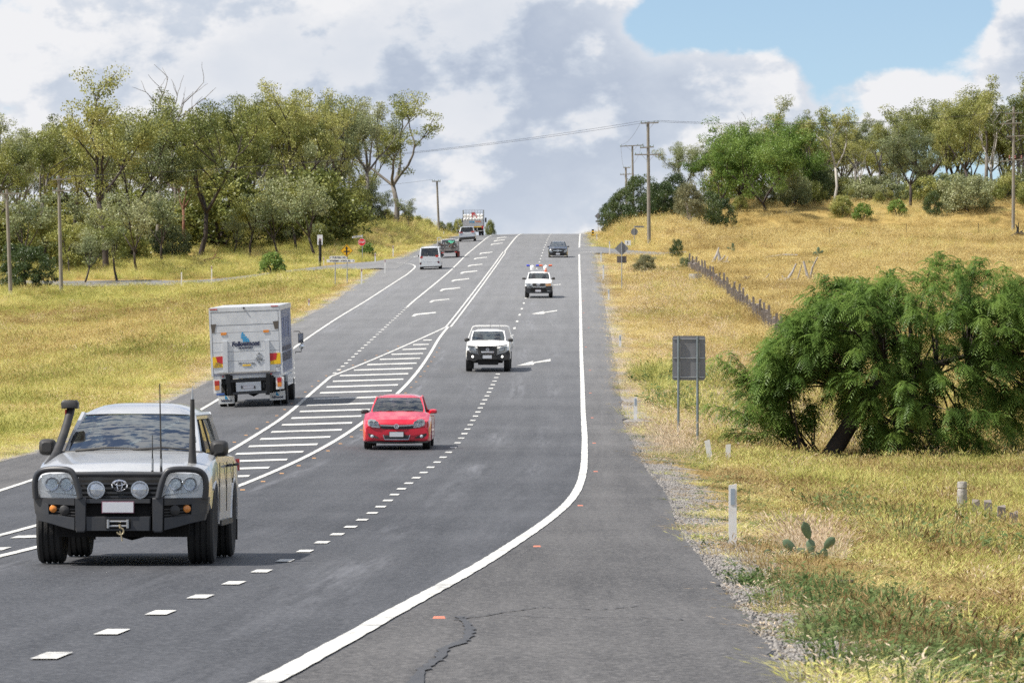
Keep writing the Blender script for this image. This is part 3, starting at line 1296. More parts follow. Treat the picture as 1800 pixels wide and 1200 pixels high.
def scatter(name, pts, rot, scl, meshes, kind='stuff'):
    """one object that carries the points; geometry nodes set a tuft on each"""
    src = bpy.data.collections.new(name + '_tufts')
    for me in meshes:
        src.objects.link(bpy.data.objects.new(me.name, me))
    me = bpy.data.meshes.new(name)
    me.from_pydata([tuple(map(float, p)) for p in pts], [], [])
    a = me.attributes.new('rot', 'FLOAT_VECTOR', 'POINT')
    a.data.foreach_set('vector', np.asarray(rot, dtype=np.float32).ravel())
    a = me.attributes.new('scl', 'FLOAT_VECTOR', 'POINT')
    a.data.foreach_set('vector', np.asarray(scl, dtype=np.float32).ravel())
    o = link(name, me)
    tag(o, kind=kind)
    ng = bpy.data.node_groups.new(name, 'GeometryNodeTree')
    ng.interface.new_socket('Geometry', in_out='INPUT', socket_type='NodeSocketGeometry')
    ng.interface.new_socket('Geometry', in_out='OUTPUT', socket_type='NodeSocketGeometry')
    N, L = ng.nodes.new, ng.links.new
    gi, go = N('NodeGroupInput'), N('NodeGroupOutput')
    ci = N('GeometryNodeCollectionInfo')
    ci.inputs[0].default_value = src
    ci.inputs['Separate Children'].default_value = True
    ci.inputs['Reset Children'].default_value = True
    ip = N('GeometryNodeInstanceOnPoints')
    ip.inputs['Pick Instance'].default_value = True
    ar = N('GeometryNodeInputNamedAttribute')
    ar.data_type = 'FLOAT_VECTOR'
    ar.inputs[0].default_value = 'rot'
    asc = N('GeometryNodeInputNamedAttribute')
    asc.data_type = 'FLOAT_VECTOR'
    asc.inputs[0].default_value = 'scl'
    er = N('FunctionNodeEulerToRotation')
    L(ar.outputs['Attribute'], er.inputs[0])
    L(gi.outputs[0], ip.inputs['Points'])
    L(ci.outputs[0], ip.inputs['Instance'])
    L(er.outputs[0], ip.inputs['Rotation'])
    L(asc.outputs['Attribute'], ip.inputs['Scale'])
    L(ip.outputs[0], go.inputs[0])
    md = o.modifiers.new('tufts', 'NODES')
    md.node_group = ng
    return o


def vnoise(X, Y, s, seed=0):
    """cheap smooth value noise, 0..1"""
    def h(i, j):
        n = np.sin(i * 127.1 + j * 311.7 + seed * 74.7) * 43758.5453
        return n - np.floor(n)
    x, y = X / s, Y / s
    i, j = np.floor(x), np.floor(y)
    fx, fy = x - i, y - j
    fx, fy = fx * fx * (3 - 2 * fx), fy * fy * (3 - 2 * fy)
    return (h(i, j) * (1 - fx) + h(i + 1, j) * fx) * (1 - fy) + (h(i, j + 1) * (1 - fx) + h(i + 1, j + 1) * fx) * fy


def sample_side(sgn, Ya, Yb, dens, umin=0.05):
    """random ground points beside the road inside the field of view and a margin round it"""
    Y = []
    lim = lambda y: 0.1047 * y * 1.10 + 2.5
    wmax = max(lim(Yb) + 14, 6)
    n = int((Yb - Ya) * wmax * dens)
    y = rng.uniform(Ya, Yb, n)
    u = rng.uniform(umin, wmax, n)
    X = gx(XL, y) - u if sgn < 0 else gx(XR, y) + u
    ok = np.abs(X) < lim(y)
    X, y, u = X[ok], y[ok], u[ok]
    if sgn < 0:
        road_hit = (y > 428) & (y < 440)
    else:
        road_hit = (y > 468) & (y < 479)
    road_hit |= (u < 7) & ((y > 418) & (y < 452) if sgn < 0 else (y > 463) & (y < 488)) & (rng.uniform(0, 1, len(u)) > 0)
    k = ~road_hit
    return X[k], y[k], u[k]


TUFTS = {
    'straw': [tuft_mesh('straw_tuft', 10 + i, 90, 0.62, 0.24, 0.0045, 0.75, 0.55, M_STRAW, plume=0.25) for i in range(4)],
    'lime': [tuft_mesh('lime_tuft', 30 + i, 84, 0.60, 0.24, 0.0055, 0.75, 0.5, M_LIME, plume=0.15) for i in range(4)],
    'rust': [tuft_mesh('rust_tuft', 50 + i, 80, 0.42, 0.24, 0.0045, 0.9, 0.5, M_RUST, plume=0.2) for i in range(3)],
    'plume': [tuft_mesh('plume_tuft', 70 + i, 50, 0.62, 0.20, 0.004, 0.8, 0.6, M_PLUME, plume=0.9) for i in range(3)],
    'weed': [tuft_mesh('weed_tuft', 90 + i, 26, 0.26, 0.22, 0.010, 1.0, 0.4, M_WEED, leafy=1.0) for i in range(3)],
}
ACC = {k: [[], [], []] for k in TUFTS}


def put(kind, X, Y, size, hs):
    n = len(X)
    if not n:
        return
    z = ground_z(X, Y) + CZ - 0.02
    ACC[kind][0].append(np.stack([X, Y, z], 1))
    ACC[kind][1].append(np.stack([rng.normal(0, .10, n), rng.normal(0, .10, n), rng.uniform(0, 6.28, n)], 1))
    s = size * rng.uniform(0.75, 1.3, n)
    ACC[kind][2].append(np.stack([s, s, s * hs * rng.uniform(0.8, 1.2, n)], 1))


def grow(sgn, Ya, Yb, dens, size, hmul):
    X, Y, u = sample_side(sgn, Ya, Yb, dens)
    r = rng.uniform(0, 1, len(X))
    a = vnoise(X, Y * 0.45, 4.0, 1) * .65 + vnoise(X, Y * .5, 1.3, 7) * .35
    b = vnoise(X, Y * 0.45, 1.7, 2)
    c = vnoise(X, Y * 0.4, 12.0, 3)
    near_edge = 1 - smooth01(u, 0.5, 2.2)
    # bare gravel patches beside the seal
    if sgn > 0:
        bare = (u < 0.5 + 0.9 * b) & (a + 0.3 * b < 0.75) & (Y < 200)
        keep = ~(bare & (r < 0.86))
    else:
        bare = u < 0.35
        keep = ~(bare & (r < 0.8))
    X, Y, u, r, a, b, c, near_edge = (q[keep] for q in (X, Y, u, r, a, b, c, near_edge))
    if sgn > 0:
        wl = 0.22 + 0.20 * (Y < 140) + 0.75 * smooth01(a, 0.52, 0.75) + 0.45 * np.exp(-((Y - 175) / 40) ** 2) - 0.5 * smooth01(Y, 200, 300) * (u > 8)
        wr = 0.10 + 0.9 * smooth01(b, 0.5, 0.75) * near_edge + 0.40 * smooth01(c, 0.35, 0.7) * (u > 8) * (Y > 190) + 0.25 * smooth01(b, .6, .8) + (0.5 + 0.9 * smooth01(b, .35, .65)) * (Y < 145)
        wp = 0.10 + 0.7 * near_edge * smooth01(a, .3, .6) * (Y < 260) + 0.45 * (Y > 140) * (Y < 420) * (u < 7)
        ww = (2.2 * (1 - smooth01(u, .8, 3.0)) * smooth01(b, .2, .5) + 0.30 + 0.9 * smooth01(b * a, .28, .45)) * (Y < 150) + 0.10 * near_edge
        wsx = 0.40 + 0.7 * smooth01(Y, 130, 200)
    else:
        wl = 0.75 + 1.3 * smooth01(a, 0.4, 0.7) + 0.5 * np.exp(-((Y - 405) / 25) ** 2) - 0.3 * near_edge + 0.5 * (Y > 445) * (u > 8)
        wr = 0.10 + 0.55 * near_edge * (Y > 250) + 2.6 * np.exp(-((Y - 350) / 20) ** 2) * smooth01(u, 3, 8) + 0.2 * smooth01(b, .55, .8)
        wp = 0.12 + 0.55 * near_edge * (Y < 330)
        ww = 0.10 + 0.25 * near_edge * (Y < 200) + 0.9 * np.exp(-((Y - 397) / 14) ** 2)
        wsx = 0.55 + 0.3 * near_edge + 1.3 * np.exp(-((Y - 275) / 45) ** 2) * smooth01(c, .25, .6)
    w = np.stack([np.full(len(X), 1.0) * wsx, wl, wr, wp, ww]).clip(0.0, None)
    w = w ** 1.9
    w = w / w.sum(0)
    cum = np.cumsum(w, 0)
    q = rng.uniform(0, 1, len(X))
    idx = (q > cum).sum(0)
    hs = (0.28 + 0.72 * smooth01(u, 0.3, 4.0)) * hmul * (0.45 + 0.6 * c + 0.5 * a)
    for i, k in enumerate(('straw', 'lime', 'rust', 'plume', 'weed')):
        s = idx == i
        if s.any():
            put(k, X[s], Y[s], size, hs[s])


for sgn in (1, -1):
    grow(sgn, 22 if sgn > 0 else 70, 60 if sgn > 0 else 110, 20, 0.80, 0.72)
    grow(sgn, 60 if sgn > 0 else 110, 140, 11, 0.95, 0.72)
    grow(sgn, 140, 240, 3.6, 1.25, 0.95)
    grow(sgn, 240, 360, 1.7, 1.6, 0.75)
    grow(sgn, 360, 490, 1.1, 1.9, 0.62)
    grow(sgn, 490, 660, 0.75, 2.3, 0.6)
# weedy thickets: beside the near fence posts and behind the two-legged sign
for k, n, (xa, xb), (ya, yb), s in (('weed', 90, (5.6, 8.8), (74, 96), 1.9), ('rust', 60, (5.4, 8.8), (72, 96), 1.2), ('weed', 170, (5.2, 9.5), (158, 205), 2.6), ('lime', 160, (5.0, 9.5), (158, 205), 1.6),
                                ('weed', 160, (1.9, 3.4), (27, 48), 0.9), ('rust', 60, (2.0, 3.2), (30, 60), 0.7), ('plume', 26, (3.4, 4.0), (58, 64), 0.8), ('plume', 40, (3.4, 4.6), (118, 135), 1.0)):
    X = rng.uniform(xa, xb, n)
    Y = rng.uniform(ya, yb, n)
    ok = X > gx(XR, Y) + 0.25
    put(k, X[ok], Y[ok], s, np.ones(int(ok.sum())))
for k, nm in (('straw', 'straw_grass'), ('lime', 'yellow_green_grass'), ('rust', 'rusty_grass'), ('plume', 'seed_head_grass'), ('weed', 'low_weeds')):
    P, Ro, Sc = (np.concatenate(q) for q in ACC[k])
    o = scatter(nm, P, Ro, Sc, TUFTS[k])
    o['label'] = {'straw': 'golden straw grass covering verges and paddock', 'lime': 'yellow green long grass covering verges and field', 'rust': 'rusty brown dry grass in bands along the verges',
                  'plume': 'pale pinkish seed heads of grass beside the seal', 'weed': 'low green creeping weeds along the gravel edge'}[k]
    o['category'] = 'grass' if k != 'weed' else 'weeds'

# loose gravel beside the seal
M_STONE = mat('gravel_stone', (0.30, 0.28, 0.26), 0.9, var=0.35, scale=3.0, coord='Object')


def stone_mesh(seed):
    bm = bmesh.new()
    bmesh.ops.create_icosphere(bm, subdivisions=1, radius=0.011)
    r = random.Random(seed)
    for v in bm.verts:
        v.co = v.co * r.uniform(0.6, 1.25)
        v.co.z *= 0.6
    me = bpy.data.meshes.new('stone')
    bm.to_mesh(me)
    bm.free()
    me.materials.append(M_STONE)
    return me


_n = 12000
_y = rng.uniform(24, 150, _n) ** 1.0
_u = np.abs(rng.normal(0, 0.42, _n)) - 0.07
_x = gx(XR, _y) + _u
o = scatter('gravel', np.stack([_x, _y, np.where(_u > 0.02, ground_z(_x, _y), road_z(_x, _y)) + CZ + 0.004], 1), rng.uniform(0, 6.28, (_n, 3)), np.repeat(rng.uniform(0.5, 2.2, (_n, 1)), 3, 1), [stone_mesh(i) for i in range(3)])
tag(o, 'loose grey gravel along the right seal edge', 'gravel')


# ================================================================== trees
M_BARK_D = mat('dark_bark', (0.055, 0.043, 0.036), 0.95, var=0.3, scale=1.5, bump=0.6, bscale=6)
M_BARK_G = mat('grey_bark', (0.22, 0.20, 0.18), 0.9, var=0.3, scale=1.0, bump=0.4, bscale=5, dirt=(0.09, 0.08, 0.07))
M_BARK_P = mat('pale_bark', (0.50, 0.47, 0.43), 0.85, var=0.2, scale=0.8, bump=0.2, bscale=5, dirt=(0.27, 0.25, 0.22))
M_BARK_R = mat('red_brown_bark', (0.20, 0.095, 0.06), 0.95, var=0.3, scale=1.5, bump=0.6, bscale=6)
M_LEAF = {
    'olive': leaf_mat('olive_leaf', [(0.075, 0.10, 0.028), (0.185, 0.21, 0.055), (0.34, 0.345, 0.10), (0.43, 0.41, 0.15)], 0.26, 0.22, 0.03, 1.2),
    'grey': leaf_mat('grey_green_leaf', [(0.09, 0.12, 0.055), (0.19, 0.225, 0.105), (0.31, 0.335, 0.165), (0.37, 0.375, 0.20)], 0.26, 0.22, 0.03, 1.2),
    'bright': leaf_mat('bright_green_leaf', [(0.07, 0.13, 0.028), (0.12, 0.20, 0.04), (0.18, 0.27, 0.06), (0.22, 0.30, 0.08)], 0.35, 0.3, 0.02, 1.2),
    'dark': leaf_mat('dark_green_leaf', [(0.03, 0.055, 0.018), (0.055, 0.09, 0.027), (0.085, 0.125, 0.038), (0.12, 0.155, 0.05)], 0.3, 0.3, 0.04, 1.5),
    'pale': leaf_mat('pale_silver_leaf', [(0.15, 0.16, 0.085), (0.22, 0.22, 0.12), (0.29, 0.28, 0.155), (0.33, 0.30, 0.18)], 0.3, 0.3, 0.02, 1.2),
}


def leaves_mesh(name, centres, radii, per, leaf, material, seed, droop=0.5, flat=0.75):
    """clumps of small pointed leaf quads"""
    r = np.random.default_rng(seed)
    C = np.repeat(np.asarray(centres, float), per, 0)
    RR = np.repeat(np.asarray(radii, float), per)
    n = len(C)
    d = r.normal(0, 1, (n, 3))
    d /= np.linalg.norm(d, axis=1)[:, None]
    rad = RR * r.uniform(0.25, 1.0, n) ** 0.6
    P = C + d * rad[:, None] * np.array([1, 1, flat])
    L_ = leaf * r.uniform(0.6, 1.35, n)
    a = r.normal(0, 1, (n, 3))
    a[:, 2] -= droop * 1.6
    a /= np.linalg.norm(a, axis=1)[:, None]
    b = np.cross(a, r.normal(0, 1, (n, 3)))
    b /= np.linalg.norm(b, axis=1)[:, None]
    A = a * L_[:, None]
    B = b * (L_ * 0.34)[:, None]
    V = np.stack([P, P + A * 0.45 + B, P + A, P + A * 0.45 - B], 1).reshape(-1, 3)
    me = bpy.data.meshes.new(name)
    me.vertices.add(4 * n)
    me.vertices.foreach_set('co', V.astype(np.float32).ravel())
    me.loops.add(4 * n)
    me.loops.foreach_set('vertex_index', np.arange(4 * n, dtype=np.int32))
    me.polygons.add(n)
    me.polygons.foreach_set('loop_start', np.arange(0, 4 * n, 4, dtype=np.int32))
    me.polygons.foreach_set('loop_total', np.full(n, 4, dtype=np.int32))
    me.materials.append(material)
    me.update()
    me.validate()
    return me


def gum_tree(seed, H=16.0, fork=0.32, spread=0.30, limbs=4, leafcol='olive', bark=None, per=170, clump=1.1, leaf=0.17, trunk_r=0.26, lean=0.04, levels=3, bare=False, airy=0.0):
    """eucalypt: forked trunk, long limbs, leaves gathered in clumps at the twig ends"""
    r = random.Random(seed)
    mb = MB()
    C, Rd = [], []
    top = Vector((r.uniform(-lean, lean) * H, r.uniform(-lean, lean) * H, H * fork))
    mid = top * 0.5 + Vector((r.uniform(-.02, .02) * H, r.uniform(-.02, .02) * H, 0))
    mb.tube([(0, 0, -0.4), (0, 0, 0.15), mid, top], [trunk_r * 1.45, trunk_r * 1.15, trunk_r * 0.92, trunk_r * 0.8], 8)

    def branch(p, d, L, rad, lv):
        n = 4
        pts, q, dd = [p], p, d.normalized()
        for k in range(n):
            dd = (dd + Vector((r.uniform(-1, 1), r.uniform(-1, 1), r.uniform(-.4, .9))) * 0.24).normalized()
            q = q + dd * (L / n)
            pts.append(q)
        mb.tube(pts, [rad * (1 - 0.55 * k / n) for k in range(n + 1)], 6 if lv < 2 else 4, cap=False)
        if lv >= levels:
            if not bare:
                C.append(tuple(pts[-1]))
                Rd.append(clump * r.uniform(0.75, 1.25))
                if r.random() > airy:
                    C.append(tuple(pts[2]))
                    Rd.append(clump * r.uniform(0.55, 0.95))
            return
        nb = r.choice((2, 3, 3)) if lv else r.choice((3, 3, 4))
        for k in range(nb):
            t = r.uniform(0.45, 1.0) if k else 1.0
            i = min(int(t * n), n - 1)
            s = pts[i] + (pts[i + 1] - pts[i]) * (t * n - i)
            a = r.uniform(0, 6.28)
            side = Vector((math.cos(a), math.sin(a), r.uniform(-.15, .6)))
            branch(s, dd * 0.75 + side * r.uniform(0.45, 0.95), L * r.uniform(0.5, 0.72), rad * 0.52, lv + 1)
        if not bare and lv >= 1:
            C.append(tuple(pts[-1]))
            Rd.append(clump * r.uniform(0.7, 1.1))
            if r.random() > 0.25 + airy * 0.6:
                j = pts[r.choice((2, 3))]
                C.append((j.x + r.uniform(-.8, .8), j.y + r.uniform(-.8, .8), j.z + r.uniform(-1.2, .3)))
                Rd.append(clump * r.uniform(0.7, 1.15))

    a0 = r.uniform(0, 6.28)
    for k in range(limbs):
        a = a0 + k * 2 * math.pi / limbs + r.uniform(-.4, .4)
        up = r.uniform(0.9, 1.7) if k else 2.6
        branch(top, Vector((math.cos(a) * spread * 3, math.sin(a) * spread * 3, up)), H * (1 - fork) * r.uniform(0.42, 0.58), trunk_r * 0.62, 1)
    zmax = max([c[2] + rr_ for c, rr_ in zip(C, Rd)]) if C else max(v[2] for v in mb.v)
    k = H / zmax
    mb.v = [(x * k, y * k, z * k) for x, y, z in mb.v]
    t = bpy.data.meshes.new('trunk')
    t.from_pydata(mb.v, [], mb.f)
    t.polygons.foreach_set('use_smooth', [True] * len(t.polygons))
    t.materials.append(bark or M_BARK_D)
    lm = None
    if C:
        lm = leaves_mesh('crown', np.array(C) * k, np.array(Rd), per, leaf, M_LEAF[leafcol], seed, 0.55, 0.62)
    return t, lm, H


def bush(seed, H, Wd, leafcol, per=60, clump=0.55, leaf=0.2, n=60, base=0.12, stems=5, bark=None):
    """rounded shrub: several stems, clumps over a dome"""
    r = random.Random(seed)
    mb = MB()
    C, Rd = [], []
    for k in range(n):
        a = r.uniform(0, 6.28)
        h = r.uniform(base, 1.0)
        prof = math.sqrt(max(0.03, 1 - (abs(h - 0.45) / 0.58) ** 2.2))
        rad = Wd / 2 * prof * r.uniform(0.45, 1.0) * r.uniform(0.85, 1.1)
        C.append((rad * math.cos(a), rad * math.sin(a), H * h * r.uniform(0.86, 1.0)))
        Rd.append(clump * r.uniform(0.6, 1.25))
    for k in range(stems):
        c = C[r.randrange(len(C))]
        mb.tube([(r.uniform(-.15, .15), r.uniform(-.15, .15), -0.2), (c[0] * .35, c[1] * .35, c[2] * .5), c], [0.09, 0.06, 0.02], 5, cap=False)
    t = bpy.data.meshes.new('trunk')
    t.from_pydata(mb.v, [], mb.f)
    t.materials.append(bark or M_BARK_D)
    return t, leaves_mesh('crown', C, Rd, per, leaf, M_LEAF[leafcol], seed, 0.3, 0.8), H


PROTO = {
    'g1': gum_tree(1, 17, 0.34, 0.26, 4), 'g2': gum_tree(2, 17, 0.30, 0.32, 4, 'olive', M_BARK_D), 'g3': gum_tree(3, 17, 0.40, 0.24, 3, 'olive', M_BARK_G),
    'g4': gum_tree(4, 16, 0.26, 0.34, 5, 'olive', M_BARK_D), 'g5': gum_tree(5, 17, 0.36, 0.28, 4, 'grey', M_BARK_G), 'g6': gum_tree(6, 15, 0.28, 0.36, 5, 'grey', M_BARK_D),
    'tall': gum_tree(17, 17, 0.30, 0.36, 4, 'olive', M_BARK_G, per=170, clump=1.15, airy=0.35, trunk_r=0.30),
    'white': gum_tree(23, 14, 0.36, 0.24, 3, 'olive', M_BARK_P, per=130, clump=0.9, airy=0.5, trunk_r=0.2),
    'sap1': gum_tree(31, 7, 0.22, 0.24, 4, 'grey', M_BARK_D, per=150, clump=0.8, leaf=0.14, trunk_r=0.09, levels=2),
    'sap2': gum_tree(32, 7, 0.30, 0.20, 3, 'olive', M_BARK_D, per=150, clump=0.85, leaf=0.14, trunk_r=0.09, levels=2),
    'dead': gum_tree(43, 15, 0.34, 0.22, 3, 'olive', M_BARK_P, trunk_r=0.22, bare=True, levels=3),
    'deadg': gum_tree(44, 16, 0.5, 0.22, 4, 'olive', M_BARK_G, trunk_r=0.15, bare=True, levels=3),
    'bd': bush(51, 4.6, 5.4, 'dark', per=170, n=120, base=0.03, leaf=0.13), 'bd2': bush(52, 4.2, 5.0, 'dark', per=160, n=100, base=0.04, leaf=0.13), 'bg': bush(53, 3.0, 4.6, 'grey', per=160, n=85, base=0.05, leaf=0.13),
    'bo': bush(54, 3.0, 3.4, 'olive', per=130, n=65, leaf=0.13), 'bp': bush(55, 4.6, 4.2, 'pale', per=150, n=90, leaf=0.13, base=0.25, stems=7, bark=M_BARK_P),
    'bb': bush(56, 1.6, 2.0, 'bright', per=50, n=34, clump=0.35, leaf=0.16),
    'c1': gum_tree(61, 10, 0.10, 0.30, 5, 'bright', M_BARK_D, per=190, clump=0.95, leaf=0.15, trunk_r=0.16), 'c2': gum_tree(67, 9, 0.08, 0.36, 5, 'bright', M_BARK_D, per=190, clump=0.95, leaf=0.15, trunk_r=0.15),
}
KEYLOOK = {'g1': 'olive green gum with dark trunk', 'g2': 'wide olive green gum with dark limbs', 'g3': 'olive green gum with grey trunk', 'g4': 'low forked olive gum with dark trunk', 'g5': 'grey green gum with grey trunk',
           'g6': 'grey green spreading gum with dark trunk', 'white': 'olive gum with pale trunk'}


def plant(key, px, Y, top=None, H=None, name='gum_tree', label='', cat='tree', group=None, wx=1.0, rz=None, dx=0.0):
    """px: picture column of the trunk; top: picture row of the tree top (with the distance it gives the height)"""
    t, lm, H0 = PROTO[key]
    p = at(px, Y)
    if H is None:
        H = (600 - top) * Y / F + CZ - p.z
    s = H / H0
    if key in KEYLOOK and group:
        label = KEYLOOK[key] + label
    e = empty(name, p, random.uniform(0, 6.28) if rz is None else rz, label, cat, group)
    e.scale = (s * wx, s * wx, s)
    link('trunk', t, e)
    if lm:
        link('crown', lm, e)
    return e


GW = 'gum trees of the wood beyond the stop sign'
GE = 'gum trees of the wood behind the dry paddock'
LW = ' in the thick wood beyond the stop sign'
LE = ' in the wood above the dry paddock'
# ---- the wood on the left
plant('g1', 186, 458, 99, label='tallest broad gum of the wood, crown standing above its neighbours behind two poles', rz=0.4, wx=1.0)
plant('g4', 352, 478, 140, label='spreading gum with black forked trunk in front of the grassy bank', rz=2.0, wx=0.95)
plant('tall', 697, 560, 150, label='tall open gum with bare forked trunks, last of the wood before the hill crest', rz=1.2, wx=1.25)
plant('deadg', 305, 500, 108, name='dead_tree', label='grey leafless snag poking out above the gum crowns', rz=0.3)
for key, px, Y, top, wx in (('g2', -20, 462, 205, 1.0), ('g5', 30, 485, 225, 1.0), ('g3', 78, 474, 190, 1.0), ('g1', 128, 500, 205, 1.0), ('g6', 235, 478, 175, 1.0), ('g3', 275, 505, 165, 1.0),
                             ('g2', 398, 492, 158, 1.0), ('g1', 412, 498, 178, 0.9), ('g3', 455, 512, 150, 1.0), ('g2', 505, 508, 138, 1.0), ('g4', 548, 520, 128, 0.75), ('g6', 590, 530, 158, 0.9),
                             ('g5', 640, 545, 162, 0.9), ('g6', 440, 530, 170, 1.1), ('g4', 340, 520, 165, 1.0), ('g2', 160, 520, 180, 1.0), ('g5', 10, 510, 190, 1.1), ('g3', 610, 555, 175, 0.9),
                             ('g6', 480, 545, 165, 1.0), ('g1', 570, 545, 150, 0.9), ('g2', 655, 575, 190, 0.8), ('g5', 90, 530, 215, 1.1), ('g4', 220, 530, 190, 1.0), ('g6', 385, 545, 185, 1.1)):
    plant(key, px, Y, top, label=LW, group=GW, wx=wx)
e = plant('g3', 326, 486, 250, label='gum with straight rust brown trunk on the grassy bank', rz=0.7)
for ch in e.children:
    if ch.name.startswith('trunk'):
        m2 = ch.data.copy()
        m2.materials[0] = M_BARK_R
        ch.data = m2
for key, px, Y, top in (('sap1', 150, 436, 392), ('sap2', 205, 438, 360), ('sap1', 240, 452, 330), ('sap2', 120, 450, 370), ('sap1', 285, 470, 330), ('sap2', 440, 478, 320), ('sap1', 488, 476, 330),
                        ('sap2', 520, 486, 290), ('sap1', 553, 470, 300), ('sap2', 620, 520, 300), ('sap1', 655, 535, 310), ('sap2', 585, 512, 300), ('sap1', 40, 455, 330), ('sap2', 75, 462, 350), ('sap1', 720, 560, 345),
                        ('sap1', 410, 482, 360), ('sap1', 470, 505, 300), ('sap2', 640, 552, 330), ('sap1', 180, 470, 330), ('sap2', 258, 482, 340), ('sap1', 330, 505, 330), ('sap1', 375, 508, 330),
                        ('sap2', 5, 470, 330), ('sap1', 545, 500, 310), ('sap2', 605, 500, 330), ('sap1', 680, 545, 330)):
    plant(key, px, Y, top, name='young_gum', label='slender young gum under the tall trees beyond the stop sign road', group='young gums at the foot of the left wood', wx=1.15)
plant('bd', 45, 418, 428, name='round_bush', label='dense dark green round bush beside two leaning timber power poles', cat='bush', wx=1.05)
for key, px, Y, top, wx in (('bo', 735, 590, 380, 0.8), ('bo', 752, 600, 385, 0.8), ('bo', 715, 575, 372, 0.9), ('bo', 790, 640, 392, 0.7), ('bo', 862, 660, 388, 0.5), ('bo', 680, 560, 368, 0.9), ('bg', 660, 545, 360, 0.7), ('bo', 775, 625, 390, 0.7),
                            ('bo', 806, 650, 386, 0.6)):
    plant(key, px, Y, top, name='roadside_shrub', label='small olive shrub by the crest of the hill near the lone pole', cat='shrub', group='shrubs by the hill crest', wx=wx)
plant('bb', 645, 468, 428, name='leafy_shrub', label='small dark shrub directly behind the stop sign', cat='shrub', wx=1.0)
plant('bb', 480, 432, 445, name='leafy_shrub', label='small bright green shrub alone in grass before the side road', cat='shrub', wx=1.0)
for px, Y, top, key, wx in ((560, 490, 395, 'bo', 1.0), (600, 515, 375, 'bo', 1.0), (500, 500, 380, 'bg', 0.9), (300, 480, 392, 'bg', .8), (230, 470, 405, 'bo', 1.0), (140, 460, 400, 'bo', 1.1), (420, 505, 380, 'bo', 1.0),
                            (90, 465, 400, 'bo', 1.1), (20, 470, 390, 'bo', 1.2), (185, 480, 385, 'bg', 1.0), (360, 515, 375, 'bo', 1.1), (640, 545, 370, 'bo', 1.0), (455, 520, 375, 'bg', 1.0), (540, 520, 370, 'bg', 1.0)):
    plant(key, px, Y, top, name='understorey_shrub', label='low shrub growing between the trunks of the left wood', cat='shrub', group='shrubs inside the left wood', wx=wx)
# ---- the wood on the right
plant('g6', 1205, 575, 240, label='round pale gum rising behind the dark shrubs next to the crossarm pole', wx=0.9, rz=2.2)
plant('bp', 1211, 532, 321, name='wattle_tree', label='pale silvery round wattle in front of the dark shrubs', wx=0.85)
for key, px, Y, top, wx in (('bd', 1095, 560, 330, 0.75), ('bd2', 1130, 552, 308, 0.85), ('bd', 1165, 548, 318, 0.9), ('bd2', 1238, 545, 335, 0.9), ('bd', 1265, 555, 345, 0.8), ('bd2', 1185, 565, 305, 0.8), ('bd', 1072, 575, 352, 0.6)):
    plant(key, px, Y, top, name='dark_shrub', label='dense dark green shrub on the bank beside the crossarm pole', cat='shrub', group='dark shrubs on the bank by the pole', wx=wx)
for key, px, Y, top, wx in (('c1', 1300, 575, 196, 1.0), ('c2', 1345, 568, 212, 1.1), ('c1', 1395, 580, 190, 0.95), ('c2', 1270, 572, 245, 1.0), ('c1', 1330, 585, 205, 0.9)):
    plant(key, px, Y, top, name='cypress_tree', label='bright green bushy cypress in the wood above the paddock', group='bright cypresses above the paddock', wx=wx)
plant('deadg', 1312, 592, 192, name='dead_tree', label='bare grey snag leaning among the bright cypresses', rz=1.0, wx=0.8)
plant('dead', 1738, 598, 165, name='dead_tree', label='white leafless gum with spreading limbs next to the transformer pole', rz=2.4, wx=0.9)
plant('white', 1466, 575, 178, label='gum with slim white trunk and airy top above the paddock', rz=0.4)
plant('g6', 1600, 572, 214, label='wide grey green gum with black trunk standing forward of the wood above the paddock', rz=0.6, wx=1.05)
for key, px, Y, top, wx in (('g1', 1375, 590, 158, 0.8), ('g3', 1420, 595, 190, 0.9), ('g2', 1440, 600, 215, 0.9), ('g5', 1500, 590, 200, 0.9), ('white', 1515, 585, 230, 0.9), ('g3', 1545, 600, 195, 0.9), ('g4', 1640, 600, 160, 0.9),
                             ('g1', 1670, 595, 175, 0.9), ('g2', 1705, 590, 150, 0.9), ('g3', 1730, 605, 128, 1.0), ('g1', 1795, 595, 118, 1.0), ('g2', 1770, 610, 150, 1.0), ('g5', 1575, 610, 190, 1.0), ('g6', 1480, 610, 205, 1.0), ('g4', 1850, 600, 130, 1.0),
                             ('g6', 1690, 615, 170, 1.0), ('g4', 1410, 612, 215, 1.0), ('g2', 1620, 615, 180, 1.0)):
    plant(key, px, Y, top, label=LE, group=GE, wx=wx)
for key, px, Y, top, wx in (('bg', 1700, 568, 306, 1.0), ('bo', 1480, 565, 345, 1.1), ('bg', 1395, 572, 300, 0.7), ('bd2', 1640, 566, 335, 0.7), ('bo', 1545, 575, 338, 0.9), ('bb', 1578, 566, 352, 1.1), ('bo', 1430, 575, 320, 0.9), ('bo', 1770, 575, 310, 1.0),
                            ('bd2', 1440, 580, 300, 0.7), ('bo', 1810, 570, 320, 1.0), ('bg', 1520, 590, 310, 1.0), ('bo', 1600, 590, 320, 1.0), ('bo', 1665, 585, 320, 1.0), ('bg', 1350, 575, 330, 0.9), ('bo', 1300, 568, 345, 0.9), ('bb', 1515, 563, 358, 1.0)):
    plant(key, px, Y, top, name='paddock_shrub', label='low rounded shrub at the foot of the wood above the paddock', cat='shrub', group='shrubs at the upper edge of the paddock', wx=wx)


